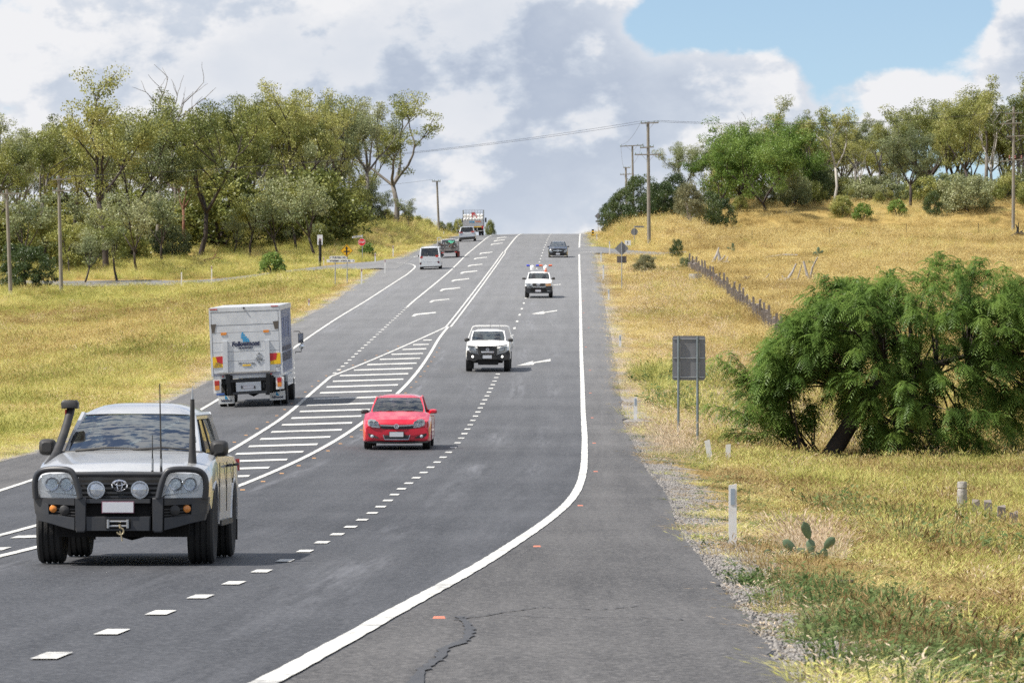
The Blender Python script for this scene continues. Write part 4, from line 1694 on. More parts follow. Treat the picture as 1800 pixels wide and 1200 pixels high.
_rt = random.Random(77)
for px in range(1262, 1880, 26):
    plant(_rt.choice(('g4', 'g6', 'g5', 'g2')), px + _rt.uniform(-8, 8), _rt.uniform(598, 632), _rt.uniform(205, 260) - 50 * (px > 1600), label=LE, group=GE, wx=1.15)
    plant(_rt.choice(('sap1', 'sap2', 'bo', 'bg')), px + _rt.uniform(-10, 10), _rt.uniform(580, 596), _rt.uniform(285, 330), name='young_gum', label='young tree filling the lower storey of the wood above the paddock',
          group='young trees of the wood above the paddock', wx=1.2)
for px in range(-15, 665, 40):
    plant(_rt.choice(('g4', 'g6', 'g5', 'g3')), px + _rt.uniform(-8, 8), _rt.uniform(520, 570), _rt.uniform(235, 285), label=LW, group=GW, wx=1.0)
    plant(_rt.choice(('sap1', 'sap2', 'sap2', 'bo')), px + _rt.uniform(-12, 12), _rt.uniform(492, 530), _rt.uniform(300, 350), name='young_gum', label='slender young gum under the tall trees beyond the stop sign road',
          group='young gums at the foot of the left wood', wx=1.2)


# ---- the big feathery tree by the right verge
def feathery_tree():
    Yt = 137.0
    base = at(1456, Yt)
    e = empty('feathery_tree', base, 0, 'big dark green feathery tree with leaning trunk and drooping fronds by the right verge', 'tree')
    r = random.Random(99)
    rg = np.random.default_rng(99)
    sc = Yt / F

    def loc(px, py, dy=0.0):
        return Vector(((px - 1456) * sc, dy, (600 - py) * sc + CZ - base.z))
    mb = MB()
    T1 = [loc(1448, 822), loc(1470, 785, 0.1), loc(1497, 742, 0.2), loc(1525, 700, 0.3), loc(1560, 640, 0.4)]
    mb.tube(T1, [0.30, 0.26, 0.23, 0.2, 0.14], 9)
    T2 = [loc(1572, 852, -1.2), loc(1566, 815, -1.1), loc(1575, 750, -0.8), loc(1610, 660, -0.3)]
    mb.tube(T2, [0.16, 0.14, 0.12, 0.08], 8)
    tips = []
    # crown outline (px): dome of upper heights and drooping skirt, per column
    cols = [1330, 1370, 1400, 1440, 1480, 1520, 1560, 1600, 1650, 1700, 1750, 1800, 1850, 1900]
    upr = [635, 575, 525, 492, 470, 462, 468, 455, 442, 442, 455, 465, 490, 550]
    low = [690, 695, 680, 690, 720, 775, 835, 862, 865, 850, 825, 795, 750, 680]
    for k in range(760):
        px = r.uniform(1335, 1900)
        u, l = np.interp(px, cols, upr), np.interp(px, cols, low)
        dy = r.uniform(-1, 1)
        half = 3.4 * math.sqrt(max(0.05, 1 - ((px - 1620) / 300) ** 2))
        t = r.random() ** 1.25
        shrink = 1 - 0.38 * abs(dy) ** 2
        um = (u + l) / 2
        py = u + (l - u) * t
        py = um + (py - um) * shrink
        tips.append(loc(px, py, dy * half + 0.5))
    roots = [T1[3], T1[4], T2[2], T2[3], loc(1600, 640, 0.5), loc(1650, 660, 0.6), loc(1700, 640, 0.2)]
    mb.tube([T1[3], loc(1600, 640, .5), loc(1650, 640, .6), loc(1720, 620, .2)], [0.16, 0.12, 0.1, 0.05], 7)
    W_ = []           # whorl positions with outward direction
    for i, tp in enumerate(tips):
        rt = min(roots, key=lambda q: (q - tp).length)
        mid = rt.lerp(tp, 0.55) + Vector((r.uniform(-.2, .2), r.uniform(-.2, .2), r.uniform(0.1, 0.45)))
        if i % 3 == 0:
            mb.tube([rt, mid, tp], [0.045, 0.025, 0.008], 4, cap=False)
        out = (tp - mid).normalized()
        for s in (1.0, 0.86, 0.7):
            W_.append((mid.lerp(tp, s), out))
    # arching young shoots on the left, thrown up from the foot of the trunk
    for k in range(18):
        tx, ty = r.uniform(1262, 1432), 0
        ty = np.interp(tx, [1262, 1300, 1350, 1400, 1432], [655, 625, 640, 610, 600]) + r.uniform(0, 150)
        if k < 6:
            tx, ty = [(1262, 628), (1290, 622), (1256, 712), (1275, 760), (1300, 690), (1345, 615)][k]
        a, b = loc(1425 + r.uniform(-25, 25), 808, r.uniform(-.6, .6)), loc(tx, ty, r.uniform(-1.6, 1.0))
        mid = a.lerp(b, 0.5) + Vector((0.1, 0, 0.35))
        mb.tube([a, a.lerp(mid, .6), mid, b], [0.028, 0.022, 0.015, 0.006], 4, cap=False)
        out = (b - mid).normalized()
        for s in np.linspace(0.05, 1.0, 9):
            p = mid.lerp(b, float(s))
            W_.append((p, out))
    t = bpy.data.meshes.new('trunk')
    t.from_pydata(mb.v, [], mb.f)
    t.polygons.foreach_set('use_smooth', [True] * len(t.polygons))
    t.materials.append(M_BARK_D)
    link('trunk', t, e)
    # fronds: a drooping rachis with pairs of narrow pinnae
    V, n_f = [], 0
    npair = 8
    P0 = []
    for (p, out) in W_:
        for k in range(r.choice((7, 8, 9))):
            P0.append((p, out))
    n = len(P0)
    B = np.array([q[0] for q in P0]) + rg.normal(0, 0.05, (n, 3))
    O = np.array([q[1] for q in P0])
    d = O * 0.6 + rg.normal(0, 0.75, (n, 3))
    d[:, 2] *= 0.55
    d /= np.linalg.norm(d, axis=1)[:, None]
    Ln = rg.uniform(0.28, 0.52, n)
    side = np.cross(d, np.array([0, 0, 1.0]))
    side /= (np.linalg.norm(side, axis=1)[:, None] + 1e-6)
    quads = []
    drp = rg.uniform(0.35, 0.95, n)
    for i in range(npair):
        t0 = (i + 0.7) / npair
        c = B + d * (Ln * t0)[:, None]
        c[:, 2] -= drp * Ln * t0 ** 2
        tang = d.copy()
        tang[:, 2] -= 2 * drp * t0
        tang /= np.linalg.norm(tang, axis=1)[:, None]
        pl = Ln * (0.34 - 0.20 * abs(t0 - 0.45))
        for s in (-1, 1):
            dirp = side * s * 0.8 + tang * 0.55
            dirp[:, 2] -= 0.25
            w = tang * (Ln * 0.045)[:, None]
            e1 = c + dirp * pl[:, None]
            m1 = c + dirp * (pl * 0.5)[:, None]
            quads.append(np.stack([c, m1 - w, e1, m1 + w], 1))
    Q = np.stack(quads, 1).reshape(-1, 3)
    nq = len(Q) // 4
    me = bpy.data.meshes.new('crown')
    me.vertices.add(4 * nq)
    me.vertices.foreach_set('co', Q.astype(np.float32).ravel())
    me.loops.add(4 * nq)
    me.loops.foreach_set('vertex_index', np.arange(4 * nq, dtype=np.int32))
    me.polygons.add(nq)
    me.polygons.foreach_set('loop_start', np.arange(0, 4 * nq, 4, dtype=np.int32))
    me.polygons.foreach_set('loop_total', np.full(nq, 4, dtype=np.int32))
    me.materials.append(leaf_mat('feathery_leaf', [(0.07, 0.125, 0.03), (0.12, 0.20, 0.042), (0.20, 0.29, 0.065), (0.30, 0.38, 0.10)], 0.42, 0.9, 0.012, 5.0))
    me.update()
    link('crown', me, e)
    # yellow-green seed pods hanging in the crown
    pm = MB()
    for k in range(260):
        p, o_ = W_[r.randrange(len(W_))]
        l = r.uniform(0.08, 0.15)
        pm.bar(p + Vector((0, 0, -0.05)), p + Vector((r.uniform(-.03, .03), r.uniform(-.03, .03), -0.05 - l)), 0.018, 0.006)
    po = pm.build('pod', mat('yellow_pod', (0.42, 0.36, 0.06), 0.6, var=0.2), e, 0)
    po['kind'] = 'stuff'
    print('feathery quads', nq)


feathery_tree()

# ================================================================== vehicles
M_SILVER = mat('silver_paint', (0.60, 0.61, 0.62), 0.30, 0.55, 0.8, var=0.03)
M_WHITE = mat('white_paint', (0.80, 0.80, 0.79), 0.35, 0.0, 0.7, var=0.02, dirt=(0.70, 0.69, 0.66))
M_REDP = mat('red_paint', (0.62, 0.012, 0.035), 0.28, 0.0, 0.9, var=0.05)
M_BLACKP = mat('black_paint', (0.012, 0.013, 0.017), 0.22, 0.0, 1.0, var=0.1)
M_PEARL = mat('pearl_paint', (0.66, 0.68, 0.70), 0.32, 0.2, 0.7, var=0.03)
M_GREYP = mat('grey_paint', (0.45, 0.47, 0.50), 0.32, 0.4, 0.7, var=0.03)
M_GUN = mat('gunmetal', (0.036, 0.040, 0.048), 0.42, 0.2, 0.0, var=0.12, scale=4, dirt=(0.065, 0.063, 0.062))
M_BLK = mat('black_plastic', (0.020, 0.020, 0.022), 0.55, var=0.15, dirt=(0.05, 0.047, 0.043))
M_UNDER = mat('underbody', (0.014, 0.013, 0.013), 0.9, var=0.2)
M_TYRE = mat('tyre_rubber', (0.020, 0.020, 0.021), 0.85, var=0.2, dirt=(0.045, 0.042, 0.038), bump=0.3, bscale=60)
M_RIM = mat('alloy_rim', (0.45, 0.46, 0.47), 0.35, 0.8, var=0.08)
M_STEELR = mat('steel_rim', (0.16, 0.15, 0.14), 0.5, 0.5, var=0.15)
M_CHROME = mat('chrome', (0.80, 0.80, 0.82), 0.12, 1.0, var=0.04)
M_LAMP = mat('lamp_reflector', (0.74, 0.77, 0.80), 0.3, 0.4, var=0.18, scale=35)
M_SEAT = mat('seat_fabric', (0.045, 0.045, 0.05), 0.9, var=0.15)
M_DASH = mat('dashboard', (0.05, 0.052, 0.055), 0.7, var=0.1)
M_PLATE = mat('number_plate', (0.62, 0.63, 0.66), 0.5, var=0.03)
M_PBORD = mat('plate_border', (0.28, 0.12, 0.16), 0.5, var=0.05)
M_AMBER = mat('amber_lens', (0.72, 0.25, 0.04), 0.25, coat=0.5, var=0.08)
M_TAIL = mat('tail_lens', (0.45, 0.02, 0.02), 0.2, coat=0.8, var=0.1)
M_MIRG = mat('mirror_glass', (0.75, 0.78, 0.8), 0.03, 1.0, var=0.01)
M_GALV = mat('galvanised_steel', (0.40, 0.42, 0.44), 0.45, 0.6, var=0.12, scale=5)
M_ALU = mat('aluminium_panel', (0.66, 0.68, 0.71), 0.42, 0.15, 0.2, var=0.04, scale=2.5, dirt=(0.50, 0.52, 0.55))
G_WIN = glass_mat('windscreen_glass', (0.30, 0.37, 0.40), 3.6)
G_WIN2 = glass_mat('clear_windscreen_glass', (0.48, 0.58, 0.62), 2.1)
G_SIDE = glass_mat('side_glass', (0.26, 0.29, 0.29), 2.2)
G_TINT = glass_mat('privacy_glass', (0.10, 0.11, 0.12), 1.7)
G_LENS = glass_mat('lamp_lens', (0.96, 0.97, 0.98), 1.3)
M_DECK = mat('dark_frame', (0.03, 0.031, 0.034), 0.6, 0.2, var=0.2)


class Veh:
    def __init__(self, name, label, cat, contact, axle_d, W, bow=0.0, roll=0.0, group=None, yaw=None, z0=0.0):
        X, Y = px2road(*contact)
        s = SL if yaw is None else yaw
        g = float(zc(Y + 2) - zc(Y - 2)) / 4
        self.e = empty(name, (0, 0, 0), 0, label, cat, group)
        self.e.rotation_euler = (math.atan(g), -R(roll), -math.atan(s))
        Mx = self.e.rotation_euler.to_matrix()
        base = Vector((X, Y, float(road_z(X, Y)) + CZ + 0.005 + z0)) - Mx @ Vector((0, axle_d, 0))
        self.e.location = base
        self.M = Matrix.Translation(base) @ Mx.to_4x4()
        self.I = self.M.inverted()
        self.W, self.bow = W, bow
        self.zr = (0, 0, 1)

    def zoom(self, x0, y0, k):
        self.zr = (x0, y0, k)

    def p(self, zx, zy, d=0.0):
        """zoomed picture point at the depth d behind the near face -> (u, z)"""
        x, y = self.zr[0] + zx / self.zr[2], self.zr[1] + zy / self.zr[2]
        D = Vector(((x - 900) / F, 1, (600 - y) / F))
        a = self.I @ Vector((0, 0, CZ))
        b = self.I.to_3x3() @ D
        t = (d - a.y) / b.y
        q = a + b * t
        return q.x, q.z

    def poly(self, pts, d=0.0):
        return [self.p(x, y, d) for x, y in pts]

    def df(self, d=0.0):
        return lambda u, z: d + self.bow * (2 * u / self.W) ** 2

    def plate(self, name, mt_, pts, d, thick=0.02, parent=None, bev=0.0, mirror=False, zoom=True, **k):
        """outline in zoomed picture points on the near face"""
        pl = self.poly(pts, d) if zoom else pts
        o = MB().plate(pl, self.df(d), thick, bev=bev).build(name, mt_, parent or self.e, 30)
        if mirror:
            o2 = MB().plate([(-u, z) for u, z in pl], self.df(d), thick, bev=bev).build(name, mt_, parent or self.e, 30)
            return o, o2
        return o


def shell(v, L, W, zb, top, axles, wr, cab, paint, crown_=0.03, nose=0.10, tail=0.10, d0=0.0, tub=0.5, nose_len=0.8, tail_len=0.7, shoulder=0.985, name='body', parent=None, z_front=None):
    """body below the windows: hood, sides with wheel arches, open cabin"""
    ds = set([d0, d0 + 0.03, d0 + 0.10, d0 + 0.22, d0 + 0.4, L - 0.4, L - 0.18, L - 0.06, L])
    for a in axles:
        for k in range(-4, 5):
            ds.add(a + (wr + 0.07) * math.sin(k * math.pi / 8) * 1.0)
        ds.add(a - wr - 0.10)
        ds.add(a + wr + 0.10)
    for t in top:
        ds.add(t[0])
    ds.update((cab[0], cab[0] + 0.03, cab[1] - 0.03, cab[1]))
    ds = sorted(x for x in ds if d0 <= x <= L)
    dd = [ds[0]]
    for x in ds[1:]:
        if x - dd[-1] > 0.012:
            dd.append(x)
    rows = []
    td, tz = [t[0] for t in top], [t[1] for t in top]
    for d in dd:
        w = W / 2
        if d < d0 + nose_len:
            w *= 1 - nose * (1 - (d - d0) / nose_len) ** 2.2
        if d > L - tail_len:
            w *= 1 - tail * (1 - (L - d) / tail_len) ** 2.2
        zt = float(np.interp(d, td, tz))
        e = min(d - d0, L - d)
        zin = 0.05 * max(0, 1 - e / 0.10) ** 2
        zt2 = zt - zin
        zz = zb + (zin * 0.8)
        if z_front is not None:
            zz = zb + (z_front - zb) * max(0, 1 - (d - d0) / 0.5)
        arch = 0
        for a in axles:
            q = (d - a) / (wr + 0.07)
            if abs(q) <= 1.0:
                arch = max(arch, wr + (wr + 0.07) * math.sqrt(max(0, 1 - q * q)))
        zo = max(zz, arch)
        zm = max(zo + 0.05, (zz + zt2) / 2)
        zu = max(zm + 0.04, zt2 - 0.11)
        b = v.bow * max(0, 1 - (d - d0) / 1.1)
        pr = [(0, zz), (w * .8, zz), (w * .955, zo), (w, zo + 0.03), (w, zm), (w * shoulder, zu), (w * shoulder * .965, max(zt2 - 0.02, zu + .02))]
        if cab[0] + 0.02 < d < cab[1] - 0.02:
            pr += [(w * .90, max(zt2 - 0.02, zu + .02)), (w * .88, tub), (0, tub)]
        else:
            pr += [(w * .82, zt2 + crown_ * .35), (w * .5, zt2 + crown_ * .8), (0, zt2 + crown_)]
        full = [(u, d + b * (2 * u / W) ** 2, z) for u, z in pr] + [(-u, d + b * (2 * u / W) ** 2, z) for u, z in pr[-2:0:-1]]
        rows.append(full)
    mb = MB().grid(rows, close=True)
    n = len(rows[0])
    mb.f.append(list(range(n)))
    mb.m.append(0)
    mb.f.append(list(range((len(rows) - 1) * n, len(rows) * n))[::-1])
    mb.m.append(0)
    return mb.build(name, paint, parent or v.e, 34, recalc=True)


def wheel(v, u, d, r, w, rim=None, n=10, parent=None, tread=True):
    """tyre with grooves and a spoked rim; the outer face looks away from the car's middle"""
    s = 1 if u > 0 else -1
    g = []
    prof = [(r * .60, -w * .42), (r * .80, -w * .5), (r * .94, -w * .49), (r, -w * .40)]
    if tread:
        for k in (-.22, 0, .22):
            prof += [(r, (k - .05) * w), (r * .965, (k - .03) * w), (r * .965, (k + .03) * w), (r, (k + .05) * w)]
    prof += [(r, w * .40), (r * .94, w * .49), (r * .80, w * .5), (r * .60, w * .42)]
    we = bpy.data.objects.new('wheel', None)
    we.empty_display_size = 0.1
    COL.objects.link(we)
    we.parent = parent or v.e
    we.location = (u, d, r)
    MB().lathe(prof, axis='x', seg=28).build('tyre', M_TYRE, we, 30)
    m = MB()
    o = s * w * .34
    m.lathe([(r * .60, o), (r * .62, o + s * .02), (r * .52, o + s * .012), (r * .50, o - s * .05)], axis='x', seg=24)
    for k in range(6):
        a = k * math.pi / 3
        m.bar((o - s * .01, 0, 0), (o, r * .54 * math.cos(a), r * .54 * math.sin(a)), 0.03, 0.05)
    m.lathe([(0.01, o + s * .02), (r * .16, o + s * .02), (r * .18, o - s * .02)], axis='x', seg=12)
    m.build('rim', rim or M_RIM, we, 30)
    return we


def wheels(v, axles, track, r, w, rim=None):
    for a in axles:
        for s in (-1, 1):
            wheel(v, s * track / 2, a, r, w, rim)


def greenhouse(v, A, B, C, D_, paint, bow=0.07, gl=None, gside=None, grear=None, roof_crown=0.05, pillar=0.055, bpill=None, rails=False):
    """A screen base, B screen top, C rear glass top, D_ rear glass base, each (half width, depth, height)"""
    gl, gside, grear = gl or G_WIN, gside or G_SIDE, grear or G_SIDE

    def pane(P, Q, name, mt_, sgn):
        rows = []
        for i in range(9):
            t = i / 8
            vb = 0.032 * 4 * t * (1 - t)
            w = P[0] + (Q[0] - P[0]) * t
            row = []
            for k in range(13):
                q = -1 + k / 6
                b = bow * (1 - q * q)
                row.append((w * q, P[1] + (Q[1] - P[1]) * t - sgn * (b + vb * .6), P[2] + (Q[2] - P[2]) * t + 0.01 * (1 - q * q) + vb * .8))
            rows.append(row)
        return MB().grid(rows).build(name, mt_, v.e, 60)
    pane(A, B, 'windscreen', gl, 1)
    pane(D_, C, 'rear_window', grear, -1)
    # roof
    rows = []
    TS, CS = (0, .03, .09, .2, .45, .75, .93, 1), (.12, .5, .78, .94, 1, .96, .75, .35)
    nr = len(TS)
    for i in range(nr):
        t = TS[i]
        w = B[0] + (C[0] - B[0]) * t + 0.035
        d = B[1] + (C[1] - B[1]) * t
        zb_ = B[2] + (C[2] - B[2]) * t
        cr_ = roof_crown * CS[i]
        row = []
        for k in range(13):
            q = -1 + k / 6
            b = 0
            if i == 0:
                b = -bow * (1 - q * q)
            if i == nr - 1:
                b = bow * (1 - q * q)
            row.append((w * q, d + b, zb_ + cr_ * (1 - abs(q) ** 4.5)))
        rows.append([(row[0][0], row[0][1], row[0][2] - 0.05)] + row + [(row[-1][0], row[-1][1], row[-1][2] - 0.05)])
    MB().grid(rows).build('roof', paint, v.e, 50)
    for s in (-1, 1):
        m = MB()
        m.tube([(s * A[0], A[1], A[2] - 0.03), (s * (A[0] * .5 + B[0] * .5 + .012), (A[1] + B[1]) / 2, (A[2] + B[2]) / 2), (s * (B[0] + .012), B[1], B[2] + 0.01)], [pillar, pillar * .85, pillar * .8], 6)
        m.tube([(s * (B[0] + .012), B[1], B[2]), (s * (C[0] + .012), C[1], C[2])], pillar * .7, 6)
        m.tube([(s * (C[0] + .012), C[1], C[2]), (s * D_[0], D_[1], D_[2] - 0.03)], [pillar, pillar * 1.3], 6)
        m.build('pillar', paint, v.e, 50)
        # side panes and the dark posts between them
        cuts = bpill or [0.34, 0.72]
        ts = [0.02] + cuts + [0.98]
        def sp(t, top):
            P, Q = (B, C) if top else (A, D_)
            return (s * (P[0] + (Q[0] - P[0]) * t + (0.005 if top else 0.0)), P[1] + (Q[1] - P[1]) * t, P[2] + (Q[2] - P[2]) * t - (0.03 if top else 0))
        for i in range(len(ts) - 1):
            a, b = ts[i] + 0.012, ts[i + 1] - 0.012
            MB().add([sp(a, 0), sp(b, 0), sp(b, 1), sp(a, 1)], [(0, 1, 2, 3)]).build('side_window', gside, v.e, 0)
        for c in cuts:
            MB().bar(sp(c, 0), sp(c, 1), 0.02, 0.07).build('door_pillar', M_BLK, v.e, 0)


def cabin(v, W, A, D_, z=0.5, seats=2, ztop=1.2, rear=True, wheel_u=-0.36):
    """dashboard, steering wheel and seats"""
    m = MB()
    m.box(-W * .43, W * .43, A[1] + 0.12, A[1] + 0.62, z, A[2] - 0.05)
    m.build('dashboard', M_DASH, v.e, 30)
    if seats:
        rows_ = [A[1] + 1.15] + ([A[1] + 2.0] if rear else [])
        for d in rows_:
            for u in ((-.36, .36) if d == rows_[0] else (-.42, 0, .42)):
                m = MB()
                hb = ztop - z
                m.plate([(u - .23, z), (u + .23, z), (u + .24, z + hb * .6), (u + .15, z + hb * .82), (u - .15, z + hb * .82), (u - .24, z + hb * .6)], lambda a, b_: d + 0.30 + (b_ - z) * .16, 0.12, bev=0.03)
                m.plate([(u - .12, z + hb * .80), (u + .12, z + hb * .80), (u + .11, z + hb * 1.02), (u - .11, z + hb * 1.02)], d + 0.30 + hb * .15, 0.09, bev=0.02)
                m.box(u - .23, u + .23, d - 0.2, d + 0.34, z - 0.02, z + 0.10)
                m.build('seat', M_SEAT, v.e, 30)
        c = Vector((wheel_u, A[1] + 0.66, A[2] - 0.06))
        m = MB()
        m.tube([c + Vector((0.18 * math.cos(a), 0.18 * math.sin(a) * .35, 0.18 * math.sin(a))) for a in np.linspace(0, 2 * math.pi, 17)], 0.016, 6)
        m.bar(c + Vector((-.17, 0, 0)), c + Vector((.17, 0, 0)), 0.03)
        m.tube([c, c + Vector((0, -.25, -.12))], 0.03, 6)
        m.build('steering_wheel', M_BLK, v.e, 40)


def mirror_pod(v, u0, u1, z0, z1, d, paint, arm_z=None, depth=0.14):
    """door mirror: rounded pod, an arm to the door and the glass on its far side"""
    s = 1 if u1 > 0 else -1
    m = MB()
    w, h = abs(u1 - u0), z1 - z0
    cu, cz = (u0 + u1) / 2, (z0 + z1) / 2
    out = []
    for k in range(16):
        a = 2 * math.pi * k / 16
        c, q = math.cos(a), math.sin(a)
        out.append((cu + w / 2 * math.copysign(abs(c) ** .6, c), cz + h / 2 * math.copysign(abs(q) ** .6, q)))
    rows = []
    for t, sc in ((0, .55), (.25, .88), (.6, 1.0), (1, 1.0)):
        rows.append([(cu + (a - cu) * sc, d + depth * t, cz + (b - cz) * sc) for a, b in out])
    m.grid(rows, close=True)
    n = 16
    o = len(m.v) - 4 * n
    m.f.append(list(range(o, o + n)))
    m.m.append(0)
    m.f.append(list(range(o + 3 * n, o + 4 * n)))
    m.m.append(0)
    az_ = arm_z if arm_z is not None else z0 + 0.03
    inner = u0 if abs(u0) < abs(u1) else u1
    m.bar((inner + s * .02, d + depth * .6, az_), (inner - s * 0.16, d + depth * .9, az_ - 0.03), 0.05, 0.05)
    o = m.build('mirror', paint, v.e, 40, recalc=True)
    MB().plate([(cu + (a - cu) * .85, cz + (b - cz) * .85) for a, b in out], d + depth + 0.002, 0.004).build('mirror_glass', M_MIRG, o, 0)
    return o


def span(v, xl, xr, y, d):
    """half width and height of a cross line traced in the zoomed picture at depth d"""
    a, b = v.p(xl, y, d), v.p(xr, y, d)
    return (abs(b[0] - a[0]) / 2, d, (a[1] + b[1]) / 2)


def ring(m, cu, cz, a, b, d, r, seg=24, t0=0, t1=2 * math.pi):
    m.tube([(cu + a * math.cos(t), d, cz + b * math.sin(t)) for t in np.linspace(t0, t1, seg)], r, 6, cap=False)


def plate_number(v, u, z, w, h, d, border=True):
    o = MB().plate([(u - w / 2, z - h / 2), (u + w / 2, z - h / 2), (u + w / 2, z + h / 2), (u - w / 2, z + h / 2)], d, 0.012).build('number_plate', M_PBORD if border else M_PLATE, v.e, 0)
    if border:
        q = 0.008
        MB().plate([(u - w / 2 + q, z - h / 2 + q), (u + w / 2 - q, z - h / 2 + q), (u + w / 2 - q, z + h / 2 - q), (u - w / 2 + q, z + h / 2 - q)], d - 0.003, 0.004).build('plate_face', M_PLATE, o, 0)


def headlamp(v, pts, d, mirror=True, bulbs=2, deep=0.09):
    """lamp set into the front: reflector bowl behind a clear lens"""
    pl = v.poly(pts, d)
    for s in ((1, -1) if mirror else (1,)):
        q = [(s * u, z) for u, z in pl]
        h = MB().plate(q, v.df(d - 0.004), deep, bev=0.0).build('headlight', M_LAMP, v.e, 30)
        us, zs = [a for a, b in q], [b for a, b in q]
        cu, cz, w, hh = (min(us) + max(us)) / 2, (min(zs) + max(zs)) / 2, max(us) - min(us), max(zs) - min(zs)
        m = MB()
        for k in range(bulbs):
            x = cu + (k - (bulbs - 1) / 2) * w * .40
            r = min(hh * .36, w * .2)
            m.lathe([(0.003, 0.0), (r * .35, -.004), (r * .6, -.010), (r * .95, -.022), (r, -.014)], (x, v.df(d)(x, cz) - 0.004, cz), 'y', 16)
        m.build('bulb', mat('lamp_bowl', (0.62, 0.65, 0.70), 0.15, 0.7, var=0.25, scale=60), h, 40)
        MB().plate([(cu + (a - cu) * 1.0, cz + (b - cz) * 1.0) for a, b in q], v.df(d - 0.034), 0.004).build('lens', G_LENS, h, 0)


# ------------------------------------------------------------------ people in the cars
M_SKIN = mat('skin', (0.50, 0.31, 0.22), 0.55, var=0.06)
M_HAIR = mat('dark_hair', (0.03, 0.022, 0.018), 0.7, var=0.2)


def seated_person(loc, label, shirt, reach, cap=False, group=None):
    """one skinned body sitting at the wheel or beside it; loc: hips on the seat (world matrix parent free)"""
    bm = bmesh.new()
    sk = bm.verts.layers.skin.verify()

    def V(p, r, root=False):
        q = bm.verts.new(p)
        q[sk].radius = (r, r)
        q[sk].use_root = root
        return q

    def E(a, b):
        bm.edges.new((a, b))
    pel = V((0, 0, .09), .15, True)
    bel = V((0, .02, .26), .14)
    ch = V((0, .06, .46), .155)
    nk0 = V((0, .07, .60), .075)
    nk = V((0, .05, .67), .058)
    jaw = V((0, .025, .735), .072)
    hd = V((0, .045, .82), .093)
    tp = V((0, .06, .89), .068)
    for a, b in ((pel, bel), (bel, ch), (ch, nk0), (nk0, nk), (nk, jaw), (jaw, hd), (hd, tp)):
        E(a, b)
    nose = V((0, -.055, .785), .014)
    E(jaw, nose)
    hands = []
    for s in (-1, 1):
        sh = V((s * .19, .07, .55), .07)
        el = V((s * .27, -.10, .36), .05)
        hx, hy, hz = reach[0 if s < 0 else 1]
        wr_ = V((hx, hy + .05, hz), .032)
        pm = V((hx, hy - .02, hz + .02), .036)
        E(ch, sh)
        E(sh, el)
        E(el, wr_)
        E(wr_, pm)
        for k in range(4):
            a = V((hx + (k - 1.5) * .02, hy - .065, hz + .045 - .004 * abs(k - 1.5)), .009)
            b = V((hx + (k - 1.5) * .02, hy - .075, hz + .01), .008)
            E(pm, a)
            E(a, b)
        th = V((hx - s * .045, hy - .04, hz + .05), .010)
        E(wr_, th)
        th_ = V((s * .10, -.24, .10), .085)
        kn = V((s * .13, -.46, .08), .065)
        an = V((s * .13, -.66, -.06), .045)
        ft = V((s * .13, -.78, -.06), .04)
        for a, b in ((pel, th_), (th_, kn), (kn, an), (an, ft)):
            E(a, b)
    me = bpy.data.meshes.new('body')
    bm.to_mesh(me)
    bm.free()
    ob = bpy.data.objects.new('person', me)
    COL.objects.link(ob)
    ob.modifiers.new('skin', 'SKIN').use_smooth_shade = True
    ob.modifiers.new('sub', 'SUBSURF').levels = 1
    dg = bpy.context.evaluated_depsgraph_get()
    m2 = bpy.data.meshes.new_from_object(ob.evaluated_get(dg))
    bpy.data.objects.remove(ob)
    m2.materials.clear()
    for q in (shirt, M_SKIN, mat('denim', (0.04, 0.05, 0.09), 0.9, var=0.2)):
        m2.materials.append(q)
    for f in m2.polygons:
        c = f.center
        i = 0
        if c.z > .635:
            i = 1
        elif c.y < -.12 and c.z > .26 and abs(c.x) > 0.02:
            i = 1
        elif c.z < .2:
            i = 2
        f.material_index = i
        f.use_smooth = True
    o = link('person', m2, None, loc)
    tag(o, label, 'person', group)
    h = MB()
    # hair or cap over the skull, eyes in the face
    for i, (z, r) in enumerate(((.80, .100), (.85, .102), (.895, .086), (.925, .045))):
        pass
    rows = []
    for z, r in ((.79, .098), (.84, .104), (.885, .092), (.92, .058), (.935, .012)):
        rows.append([(r * math.cos(a), .065 + r * 1.08 * math.sin(a) * (1 if math.sin(a) > 0 else (.55 if z < .85 else .95)), z) for a in np.linspace(0, 2 * math.pi, 15)[:-1]])
    h.grid(rows, close=True)
    if cap:
        h.plate([(-.075, .86), (.075, .86), (.06, .872), (-.06, .872)], lambda u, z: -.115 + abs(u) * .4, 0.10)
    h.build('cap' if cap else 'hair', mat('dark_cap', (0.02, 0.025, 0.045), 0.8) if cap else M_HAIR, o, 60, recalc=True)
    ey = MB()
    for s in (-1, 1):
        ey.lathe([(0.002, -.006), (.010, 0), (.012, .01)], (s * .034, -.036, .815), 'y', 8)
    ey.lathe([(0.002, -.004), (.018, 0), (.018, .006)], (0, -.042, .752), 'y', 8)
    ey.build('eyes', M_HAIR, o, 0)
    return o


def sit(v, u, d, z, label, shirt, reach, cap=False):
    o = seated_person((0, 0, 0), label, shirt, reach, cap)
    o.matrix_world = v.M @ Matrix.Translation((u, d, z))
    return o


